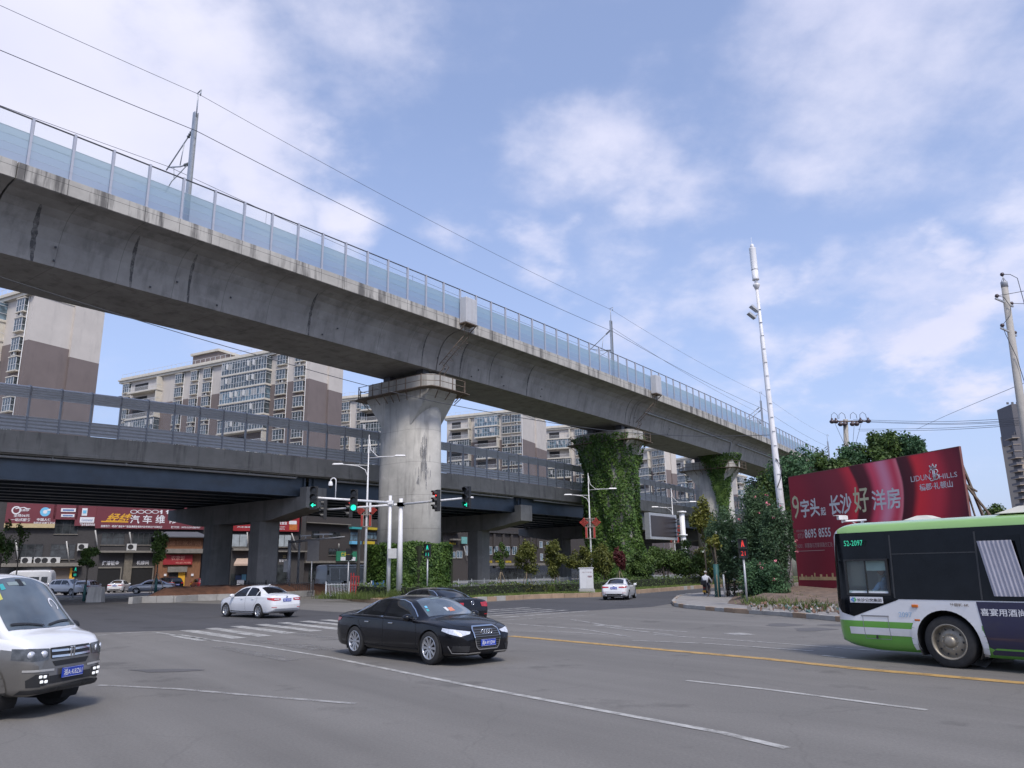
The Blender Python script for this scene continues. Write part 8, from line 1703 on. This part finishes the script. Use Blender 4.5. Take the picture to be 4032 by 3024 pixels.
for k, (v0, v1, v2) in enumerate(((1652, 1660, 1640), (1657, 1667, 1650), (1660, 1671, 1657), (1690, 1686, 1662), (1697, 1693, 1668))):
 cable('one of the thin black wires running right from the bowl insulator pole', [atY(3360 + k * 6, v0, 80), atY(3700, v1, 60), atY(4100, v2, 42)], .016, group='wires from the bowl insulator pole')
cable('slanting black wire rising towards the right edge behind the pole', [atY(3610, 1690, 78), atY(3740, 1630, 66), atY(4100, 1480, 40)], .016)
cable('wire leaving the right utility pole top towards the right edge', [ins[1], ins[1] + Vector((1.5, -.6, .12)), ins[1] + Vector((4, -1.6, .5))], .016)
cable('wire from the left insulator of the right utility pole, running along the tower', [ins[2], ins[2] + Vector((1.5, -.6, -.2)), ins[2] + Vector((4, -1.6, -.1))], .016)
# ---------------------------------------------------------------- vegetation
def leaf_quads(rng, C, Rr, n, size, up=.35, shell=.3, asp=.32):
 """n leaves in an ellipsoid clump: centre C, radii Rr"""
 d = rng.normal(size=(n, 3)); d /= np.linalg.norm(d, axis=1)[:, None]; r = np.where(rng.random(n) < .12, 1 + .35 * rng.random(n), shell + (1 - shell) * rng.random(n) ** .6)
 P = np.array(C) + d * r[:, None] * np.array(Rr)
 nv = d * .7 + rng.normal(size=(n, 3)) * .75 + np.array([0, 0, up]); nv /= np.linalg.norm(nv, axis=1)[:, None]
 a = np.cross(nv, rng.normal(size=(n, 3))); a /= np.linalg.norm(a, axis=1)[:, None]; c = np.cross(nv, a)
 s = size * (.6 + .8 * rng.random(n))[:, None]; a = a * s * .5; c = c * s * asp
 return np.stack([P - a, P + c, P + a, P - c], 1)
def quads_obj(name, Q, mat, par=None, off=None):
 Q = np.concatenate(Q) if isinstance(Q, list) else Q; n = len(Q); me = bpy.data.meshes.new(name)
 V = Q.reshape(-1, 3)
 if off is not None: V = V - np.array(off)
 me.vertices.add(n * 4); me.vertices.foreach_set('co', V.astype(np.float32).ravel()); me.loops.add(n * 4); me.loops.foreach_set('vertex_index', np.arange(n * 4, dtype=np.int32)); me.polygons.add(n); me.polygons.foreach_set('loop_start', np.arange(0, n * 4, 4, dtype=np.int32)); me.polygons.foreach_set('loop_total', np.full(n, 4, dtype=np.int32)); me.update(calc_edges=True); me.validate()
 me.materials.append(mat); o = bpy.data.objects.new(name, me); COL.objects.link(o)
 if par is not None: o.parent = par
 return o
LG = leafmat('leaf_green', (0.0298, 0.0632, 0.0186), (0.1153, 0.1823, 0.0409)); LY = leafmat('leaf_olive', (0.0543, 0.0713, 0.0186), (0.1860, 0.1938, 0.0434)); LD = leafmat('leaf_dark', (0.0272, 0.0707, 0.0326), (0.0979, 0.1905, 0.0816)); LR = leafmat('leaf_red', (0.0480, 0.0096, 0.0120), (0.1560, 0.0360, 0.0360)); LI = leafmat('leaf_ivy', (0.0278, 0.0727, 0.0171), (0.1326, 0.2247, 0.0470)); LH = leafmat('leaf_hedge', (0.0377, 0.0753, 0.0209), (0.1465, 0.2093, 0.0524)); LO = leafmat('leaf_oleander', (0.0267, 0.0598, 0.0311), (0.1019, 0.1729, 0.0798)); LYG = leafmat('leaf_yellow', (0.0775, 0.0930, 0.0186), (0.2325, 0.2325, 0.0465))
BARK = M('bark', (.09, .075, .06), .9, var=.3, scale=6); STAKE = M('stake_wood', (.25, .20, .14), .85, var=.2)
def tree(name, label, cat, u, vt, vb, wpx, Y, zg, mat, n=3500, size=.24, clumps=16, seed=0, group=None, trunk=.09, wrap=None, stakes=False, flowers=None, multi=1, squash=1.0, asp=.32):
 """crown spans image rows vt..vb and wpx columns at distance Y; the trunk stands on zg"""
 rng = np.random.default_rng(seed + 100); rnd = random.Random(seed)
 tp, bt = atY(u, vt, Y), atY(u, vb, Y); x = (tp.x + bt.x) / 2; zc = (tp.z + bt.z) / 2; rz_ = (tp.z - bt.z) / 2; rx = wpx / 3119 * Y / 2; base = Vector((x, Y, zg))
 t = wthing(name, label, cat, base, group)
 Q = []; cs = []
 for k in range(clumps):
  th, ph = rnd.uniform(0, 6.283), math.acos(rnd.uniform(-1, 1)); rr = rnd.uniform(.25, .82); cz = math.cos(ph) * rr; w_ = 1 - .25 * max(0, cz)
  c = (x + math.sin(ph) * math.cos(th) * rr * rx * w_, Y + math.sin(ph) * math.sin(th) * rr * rx * w_ * squash, zc + cz * rz_); s_ = rnd.uniform(.24, .44); cs.append(c)
  Q.append(leaf_quads(rng, c, (rx * s_, rx * s_ * squash, rz_ * s_ * .85), max(20, int(n / clumps)), size, asp=asp))
 quads_obj('crown', Q, mat, t, base)
 b = B()
 for m_ in range(multi):
  o = Vector((rnd.uniform(-.3, .3) * (multi > 1), rnd.uniform(-.3, .3) * (multi > 1), 0)); b.tube([base + o, base + o * 1.3 + Vector((rnd.uniform(-.05, .05), 0, (zc - zg) * .5)), Vector((x, Y, zc)) + o * 2.5], [trunk, trunk * .8, trunk * .4], 7)
 for c in cs[:9]: q = Vector((x, Y, zg + (zc - zg) * rnd.uniform(.55, .95))); b.tube([q, q.lerp(Vector(c), .5) + Vector((0, 0, .1)), Vector(c)], [trunk * .45, trunk * .3, trunk * .12], 5)
 wb(b, 'trunk', BARK, t)
 if wrap: b = B(); b.tube([base, base + Vector((0, 0, wrap))], [trunk * 1.5, trunk * 1.35], 10); wb(b, 'trunk_wrap', M('wrap_teal', (.02, .085, .085), .6, var=.15), t)
 if stakes:
  b = B()
  for a in (0.4, 2.4, 4.5): b.tube([base + Vector((math.cos(a) * .75, math.sin(a) * .75, 0)), base + Vector((math.cos(a) * .08, math.sin(a) * .08, 1.6))], .03, 5)
  wb(b, 'stake', STAKE, t)
 if flowers:
  col, nf = flowers; fq = []
  for k in range(nf): th, cz = rnd.uniform(3.4, 6.1), rnd.uniform(-.7, .95); r_ = math.sqrt(max(0, 1 - cz * cz)); c = (x + r_ * math.cos(th) * rx * .95, Y + r_ * math.sin(th) * rx * .95 * squash, zc + cz * rz_ * .95); fq.append(leaf_quads(rng, c, (.10, .10, .08), 8, .11))
  quads_obj('blossom', fq, col, t, base)
 return t
GI = 'young trees along the traffic island'
tree('young_tree', 'thin sapling right of the bare pier, partly clear of leaves', 'tree', 1972, 2128, 2245, 60, 80, .3, LG, 1500, .2, 9, 1, GI, .05, stakes=True)
tree('young_tree', 'olive leaved young tree, first of the three left of the cabinet', 'tree', 2074, 2116, 2282, 104, 76, .3, LY, 3600, .2, 14, 2, GI, .06, wrap=.9, stakes=True)
tree('young_tree', 'olive leaved young tree, second of the three left of the cabinet', 'tree', 2184, 2116, 2278, 112, 77, .3, LY, 3800, .2, 14, 3, GI, .06, wrap=.8, stakes=True)
tree('young_tree', 'olive leaved young tree just above and left of the cabinet', 'tree', 2282, 2128, 2272, 106, 78, .3, LY, 3400, .2, 14, 4, GI, .06, stakes=True)
tree('young_tree', 'olive leaved young tree between the street lamp and the red leaved shrub', 'tree', 2375, 2130, 2290, 108, 78, .3, LY, 3600, .2, 14, 5, GI, .06, stakes=True)
tree('red_leaf_tree', 'dark red leaved shrub tree above the white car', 'tree', 2437, 2152, 2268, 62, 74, .3, LR, 3000, .17, 12, 6, None, .05, stakes=True)
tree('round_tree', 'low round green tree just right of the red leaved shrub', 'tree', 2522, 2152, 2296, 128, 80, .3, LG, 5200, .22, 16, 7, 'round trees right of the ivy pier', .09, multi=3)
tree('round_tree', 'first of the three joined round trees below the display screen', 'tree', 2612, 2128, 2285, 158, 86, .3, LG, 7000, .22, 18, 8, 'round trees right of the ivy pier', .11, multi=3)
tree('round_tree', 'middle one of the three joined round trees below the display screen', 'tree', 2706, 2126, 2285, 150, 87, .3, LG, 7000, .22, 18, 9, 'round trees right of the ivy pier', .11, multi=3)
tree('round_tree', 'last of the three joined round trees, touching the yellowish tree', 'tree', 2786, 2134, 2285, 140, 88, .3, LY, 6500, .22, 18, 10, 'round trees right of the ivy pier', .11, multi=3)
tree('yellowish_tree', 'tall loose yellowish tree in front of the third railway pier', 'tree', 2768, 1955, 2165, 108, 84, .3, LYG, 3200, .26, 16, 11, None, .1)
tree('corner_tree', 'tree with a dark teal wrapped and staked trunk at the pavement corner', 'tree', 2812, 2080, 2205, 70, 52.5, .15, LYG, 500, .18, 8, 12, None, .13, wrap=2.1, stakes=True)
b = B()
# street trees on the left
tree('street_tree', 'small street tree before the air conditioners, left of the garage openings', 'tree', 350, 2140, 2232, 92, 64, .1, LG, 2600, .17, 12, 21, 'small street trees by the shops', .075, wrap=1.3)
tree('street_tree', 'small street tree before the timber restaurant porch', 'tree', 628, 2080, 2228, 80, 66, .6, LG, 2400, .17, 12, 22, 'small street trees by the shops', .075, wrap=1.2, stakes=True)
tree('street_tree', 'thin street tree cut by the left edge', 'tree', 14, 2040, 2240, 100, 62, .1, LG, 1500, .17, 12, 23, 'small street trees by the shops', .075)
tree('street_tree', 'bare looking street tree below the first maroon sign', 'tree', 82, 2050, 2190, 70, 64, .1, LG, 420, .16, 9, 24, 'small street trees by the shops', .06)
# oleanders and trees on the right
PINK = M('blossom_pink', (.62, .20, .24), .7, var=.15); PALE = M('leaf_white', (.45, .48, .42), .7, var=.2)
GO = 'oleander bushes by the right pavement'
tree('oleander', 'pale tipped oleander bush at the left end of the roadside thicket', 'bush', 2862, 1975, 2345, 215, 54, .15, LO, 16000, .20, 34, 31, GO, .06, asp=.17, multi=4, flowers=(PALE, 26))
tree('oleander', 'tall oleander with pink blossoms behind the red pedestrian signal', 'bush', 2985, 1890, 2350, 200, 51, .15, LO, 16000, .20, 44, 32, GO, .07, asp=.17, multi=5, flowers=(PINK, 18))
tree('oleander', 'oleander with a few pink blossoms beside the foot of the white mast', 'bush', 3062, 1960, 2370, 165, 49, .15, LO, 13000, .19, 40, 33, GO, .06, asp=.17, multi=5, flowers=(PINK, 6))
tree('oleander', 'low dark oleander at the foot of the thicket next to the earth bank', 'bush', 3010, 2190, 2405, 190, 45, .15, LD, 9000, .18, 30, 34, GO, .05, asp=.2, multi=4, flowers=(PINK, 4))
GB = 'leafy trees behind the red billboard'
for k, (u, vt, vb, w_, Y, lab) in enumerate(((3130, 1725, 2080, 250, 72, 'leafy tree right behind the white mast'), (3245, 1745, 2010, 220, 74, 'leafy tree behind the left end of the red billboard top'), (3360, 1725, 1980, 210, 76, 'leafy tree at the foot of the bowl insulator pole'), (3480, 1640, 1930, 210, 75, 'tallest leafy tree above the red billboard'), (3585, 1690, 1900, 170, 74, 'leafy tree at the right end of the row behind the billboard'), (3052, 1752, 2110, 230, 80, 'leafy tree left of the white mast, under the railway'), (3180, 1900, 2300, 260, 82, 'low dark tree filling the gap behind the white mast foot'))):
 tree('leafy_tree', lab, 'tree', u, vt, vb, w_, Y, 0, LG if k % 2 else LD, 6500, .30, 20, 41 + k, GB, .2)
tree('leafy_tree', 'small tree behind the billboard struts over the bus roof', 'tree', 3925, 1975, 2120, 150, 60, 0, LG, 3000, .22, 14, 55, GB, .12)
for k, (u, Y, w_) in enumerate(((3400, 110, 500), (3650, 120, 520), (3880, 130, 480), (3230, 125, 420))): tree('leafy_tree', ['distant tree clump behind the billboard middle', 'distant tree clump behind the billboard right half', 'distant tree clump below the tower block', 'distant tree clump behind the white mast foot'][k], 'tree', u, 2080, 2260, w_, Y, 0, LD, 3500, .5, 16, 61 + k, GB, .2)
# hedges along the island kerb
def hedge(label, u0, u1, d0, d1, h, mat=LH, n=130, seed=0, size=.11):
 """clipped hedge set back from the kerb between two image columns"""
 rng = np.random.default_rng(seed); P = []
 def onk(u):
  for a, c in zip(KL[:-1], KL[1:]):
   if a[0] <= u <= c[0]: f = (u - a[0]) / (c[0] - a[0]); return a[1].lerp(c[1], f)
 us = np.linspace(u0, u1, 9); pts = [onk(u) for u in us]; L_ = sum((c - a).length for a, c in zip(pts[:-1], pts[1:])); ins_ = Vector((-.8, .6, 0)) if u0 > 1700 else Vector((-.2, 1, 0)).normalized()
 N_ = int(L_ * n); f = rng.random(N_) * 8; i = np.minimum(f.astype(int), 7); fr = (f - i)[:, None]; A_ = np.array([tuple(p) for p in pts]); base = A_[i] * (1 - fr) + A_[i + 1] * fr
 wv = rng.random(N_); zv = rng.random(N_); side = rng.integers(0, 3, N_); wv = np.where(side == 0, 0.03 * rng.random(N_), np.where(side == 1, wv, wv)); zv = np.where(side == 1, .9 + .12 * rng.random(N_), zv)
 zv = zv * (1 + .12 * np.sin(f * 5.1 + seed) * (zv > .8))
 D = base + np.array(tuple(ins_)) * (d0 + (d1 - d0) * wv)[:, None]; D[:, 2] = .24 + h * zv
 nv = rng.normal(size=(N_, 3)) + np.array([0, -.4, .5]); nv /= np.linalg.norm(nv, axis=1)[:, None]; a = np.cross(nv, rng.normal(size=(N_, 3))); a /= np.linalg.norm(a, axis=1)[:, None]; c = np.cross(nv, a); s = size * (.6 + .8 * rng.random(N_))[:, None]
 loc = Vector(pts[0]) + ins_ * d0; loc.z = .24; t = wthing('trimmed_hedge', label, 'hedge', loc, 'clipped hedges on the traffic island')
 quads_obj('foliage', np.stack([D - a * s * .5, D + c * s * .35, D + a * s * .5, D - c * s * .35], 1), mat, t, loc)
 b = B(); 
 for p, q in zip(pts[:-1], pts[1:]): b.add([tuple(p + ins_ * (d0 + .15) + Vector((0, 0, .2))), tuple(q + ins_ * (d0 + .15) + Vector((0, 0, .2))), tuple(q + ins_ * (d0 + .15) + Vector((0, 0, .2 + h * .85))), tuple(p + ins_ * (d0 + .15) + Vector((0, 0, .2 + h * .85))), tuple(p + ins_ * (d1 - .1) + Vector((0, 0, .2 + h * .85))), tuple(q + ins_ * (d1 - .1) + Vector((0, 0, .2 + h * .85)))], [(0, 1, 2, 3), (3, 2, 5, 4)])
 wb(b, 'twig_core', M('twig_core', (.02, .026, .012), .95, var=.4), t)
KL = [(u, IF[i]) for i, u in enumerate((1336, 1352, 1400, 1500, 1620, 1750, 1913, 2120, 2365, 2499, 2764, 2930))]
hedge('low clipped hedge at the island tip, left of the signal poles', 1404, 1530, 3.2, 5.6, .95, seed=1)
hedge('long clipped hedge behind the black cars, right of the signal poles', 1590, 2095, 3.0, 4.8, .9, seed=2)
hedge('looser uneven hedge between the clipped one and the cabinet', 2098, 2300, 3.2, 5.6, .85, LY, 110, 3, .13)
hedge('clipped hedge behind the white car right of the cabinet', 2322, 2560, 3.0, 5.2, .85, seed=4)
hedge('far clipped hedge leading to the scooter rider', 2562, 2925, 2.6, 4.6, .95, seed=5)
# long grass on the island edge
def grass(name, label, n, seed, hgt, mat, d0, d1, us):
 rng = np.random.default_rng(seed); u = rng.uniform(us[0], us[1], n); i = np.clip(np.searchsorted([k[0] for k in KL], u) - 1, 0, len(KL) - 2); A_ = np.array([tuple(k[1]) for k in KL]); U = np.array([k[0] for k in KL]); fr = ((u - U[i]) / (U[i + 1] - U[i]))[:, None]
 ins_ = np.where((u > 1700)[:, None], np.array([[-.8, .6, 0]]), np.array([[-.2, .98, 0]])); P = A_[i] * (1 - fr) + A_[i + 1] * fr + ins_ * (d0 + (d1 - d0) * rng.random(n))[:, None]; P[:, 2] = .22
 a = rng.uniform(0, 6.28, n); w_ = np.stack([np.cos(a), np.sin(a), 0 * a], 1) * .018; h = hgt * (.4 + .9 * rng.random(n)); ln = np.stack([rng.normal(0, .25, n) * h, rng.normal(0, .25, n) * h, h], 1)
 return tag(quads_obj(name, np.stack([P - w_, P + w_, P + ln + w_ * .2, P + ln - w_ * .2], 1), mat), label, 'grass', kind='stuff')
grass('grass', 'rough green grass between the island kerb and the hedges', 42000, 3, .16, leafmat('grass_blade', (0.0697, 0.1085, 0.0217), (0.2325, 0.2945, 0.0775)), .25, 3.1, (1560, 2925))
grass('dry_grass', 'dry brownish grass on the island tip and around the cabinet', 9000, 4, .13, leafmat('grass_dry', (0.1860, 0.1318, 0.0465), (0.4030, 0.2945, 0.1395)), .2, 3.2, (1340, 1560))
grass('weeds', 'taller weeds behind the hedges under the young trees', 16000, 5, .45, leafmat('weed_blade', (0.0465, 0.0775, 0.0186), (0.1550, 0.2015, 0.0543)), 4.6, 12, (1700, 2925))
# ivy
def ring_arc(Lr, Wr, n=400):
 r = Wr / 2; h = Lr / 2 - r; per = 2 * math.pi * r + 4 * h; P = []; Nn = []
 for k in range(n):
  q = per * k / n
  if q < h: p, m_ = (r, q), 0
  elif q < h + math.pi * r: a = (q - h) / r; p, m_ = (r * math.cos(a), h + r * math.sin(a)), a
  elif q < 3 * h + math.pi * r: p, m_ = (-r, h - (q - h - math.pi * r)), math.pi
  elif q < 3 * h + 2 * math.pi * r: a = math.pi + (q - 3 * h - math.pi * r) / r; p, m_ = (r * math.cos(a), -h + r * math.sin(a)), a
  else: p, m_ = (r, -h + (q - 3 * h - 2 * math.pi * r)), 0
  P.append(p); Nn.append((math.cos(m_), math.sin(m_)))
 return np.array(P), np.array(Nn)
def ivy_shell(name, label, cat, s, z0, z1, Lr, Wr, n, seed, a0=0, a1=6.2832, size=.3, off=(.15, .9), prof=None, mat=LI, keep=None):
 rng = np.random.default_rng(seed); c = RL(s, 6.3, 0); A_ = rng.uniform(a0, a1, n); zt = rng.random(n); z = z0 + (z1 - z0) * zt
 rr, rn2 = ring_arc(Lr, Wr); 
 bl = np.sin(A_ * 7 + z * .9 + seed) * .5 + np.sin(A_ * 3.3 - z * .55) * .5; o_ = off[0] + (off[1] - off[0]) * np.clip(.5 + .5 * bl, 0, 1) * rng.random(n) ** .5
 idx = (A_ / 6.2832 * 400).astype(int) % 400; nx, ny = rn2[idx, 0], rn2[idx, 1]; pf = np.array([prof(q) for q in zt]) if prof else np.zeros(n)
 P = np.stack([c.x + rr[idx, 0] + nx * (o_ + pf), c.y + rr[idx, 1] + ny * (o_ + pf * 1.4), z], 1)
 k = np.ones(n, bool) if keep is None else keep(A_, zt, rng.random(n)); P = P[k]; A_ = A_[k]; m_ = len(P)
 nv = np.stack([nx[k], ny[k], .5 + 0 * A_], 1) + rng.normal(size=(m_, 3)) * .6; nv /= np.linalg.norm(nv, axis=1)[:, None]; a = np.cross(nv, rng.normal(size=(m_, 3))); a /= np.linalg.norm(a, axis=1)[:, None]; d = np.cross(nv, a); sz = size * (.5 + .9 * rng.random(m_))[:, None]
 o = rthing(name, label, cat, c); quads_obj('foliage', np.stack([P - a * sz * .5, P + d * sz * .36, P + a * sz * .5, P - d * sz * .36], 1), mat, o, OFF[o.name]); return o
ivy_shell('ivy', 'dense green ivy covering the whole second railway pier', 'ivy', PIERS[1], 0, 19.3, 6.5, 3.9, 42000, 1, off=(.1, 1.1), prof=lambda t: max(0, (t - .78) * 4.0) + max(0, .25 - t) * 2.4, keep=lambda A_, t, r: ~((np.sin(A_ * 11 + np.sin(t * 9) * 2) * np.sin(t * 23 + A_ * 5) > .62) & (r < .8)) & ~((t > .86) & (np.abs(A_ - 5.2) < .75) & (r < .75)))
ivy_shell('ivy', 'ivy tongue hanging down the middle of the third railway pier', 'ivy', PIERS[2], 9.0, 20.8, 6.5, 3.9, 16000, 2, 2.6, 5.0, off=(.1, .8), prof=lambda t: max(0, (t - .7) * 4.4), keep=lambda A_, t, r: np.abs(A_ - (3.95 - .0 * t)) < (.16 + .85 * t ** 1.6) * (.8 + .4 * r))
ivy_shell('ivy', 'dark ivy clump on the fourth railway pier, right of the third', 'ivy', PIERS[3], 8, 20.5, 6.5, 3.9, 9000, 3, off=(.1, 1.1), prof=lambda t: max(0, (t - .7) * 4.6), mat=LD, size=.4)
# vine covered box round the first pier
def vinebox():
 rng = np.random.default_rng(8); c = RL(PIERS[0], 6.3, 0); n = 32000; z = rng.random(n); hx, hy = 2.45, 3.65; q_ = rng.uniform(0, 4 * (hx + hy), n); X_ = np.where(q_ < 2 * hx, q_ - hx, np.where(q_ < 2 * hx + 2 * hy, hx, np.where(q_ < 4 * hx + 2 * hy, hx - (q_ - 2 * hx - 2 * hy), -hx))); Y_ = np.where(q_ < 2 * hx, -hy, np.where(q_ < 2 * hx + 2 * hy, q_ - 2 * hx - hy, np.where(q_ < 4 * hx + 2 * hy, hy, hy - (q_ - 4 * hx - 2 * hy)))); A_ = np.arctan2(Y_, X_)
 cx_, sy_ = np.cos(A_), np.sin(A_); p = 5.0; r = (np.abs(cx_ / hx) ** p + np.abs(sy_ / hy) ** p) ** (-1 / p); tp = rng.random(n) < .16; r = np.where(tp, r * np.sqrt(rng.random(n)), r + rng.random(n) ** 2 * .28 - .12 + .10 * np.sin(A_ * 9 + z * 5)); Z = np.where(tp, 4.35 + .25 * rng.random(n) ** 2 + .1 * np.sin(A_ * 5), .25 + 4.2 * z)
 P = np.stack([c.x + cx_ * r, c.y + sy_ * r, Z], 1); nv = np.stack([cx_, sy_, .4 + 0 * A_], 1) + rng.normal(size=(n, 3)) * .55; nv /= np.linalg.norm(nv, axis=1)[:, None]; a = np.cross(nv, rng.normal(size=(n, 3))); a /= np.linalg.norm(a, axis=1)[:, None]; d = np.cross(nv, a); s = .20 * (.5 + .9 * rng.random(n))[:, None]
 o = rthing('vine_hedge', 'tall square hedge of vines boxed round the foot of the bare pier', 'hedge', c); quads_obj('foliage', np.stack([P - a * s * .5, P + d * s * .36, P + a * s * .5, P - d * s * .36], 1), LI, o, OFF[o.name])
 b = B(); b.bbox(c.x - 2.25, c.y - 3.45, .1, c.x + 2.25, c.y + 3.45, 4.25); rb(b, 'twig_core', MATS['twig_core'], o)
vinebox()
rng = np.random.default_rng(77); n_ = 5200; cu, cv_ = rng.uniform(2930, 3560, 90), rng.uniform(0, 1, 90); kk = rng.integers(0, 90, n_); wt_ = []
for k in range(90): p = atz(cu[k], 2350 + (cu[k] - 2900) * .05 + cv_[k] * 40 - 12, .3); wt_.append((p.x, p.y, .22))
P = np.array(wt_)[kk] + rng.normal(0, .22, (n_, 3)) * np.array([1, 1, 0]); h = .34 * (.3 + .9 * rng.random(n_)) * rng.uniform(.4, 1.3, 90)[kk]; a = rng.uniform(0, 6.28, n_); w_ = np.stack([np.cos(a), np.sin(a), 0 * a], 1) * .022; ln = np.stack([rng.normal(0, .4, n_) * h, rng.normal(0, .4, n_) * h, h], 1)
tag(quads_obj('weeds', np.stack([P - w_, P + w_, P + ln + w_ * .4, P + ln - w_ * .4], 1), MATS['weed_blade']), 'weeds growing through the earth bank below the billboard', 'weeds', kind='stuff')
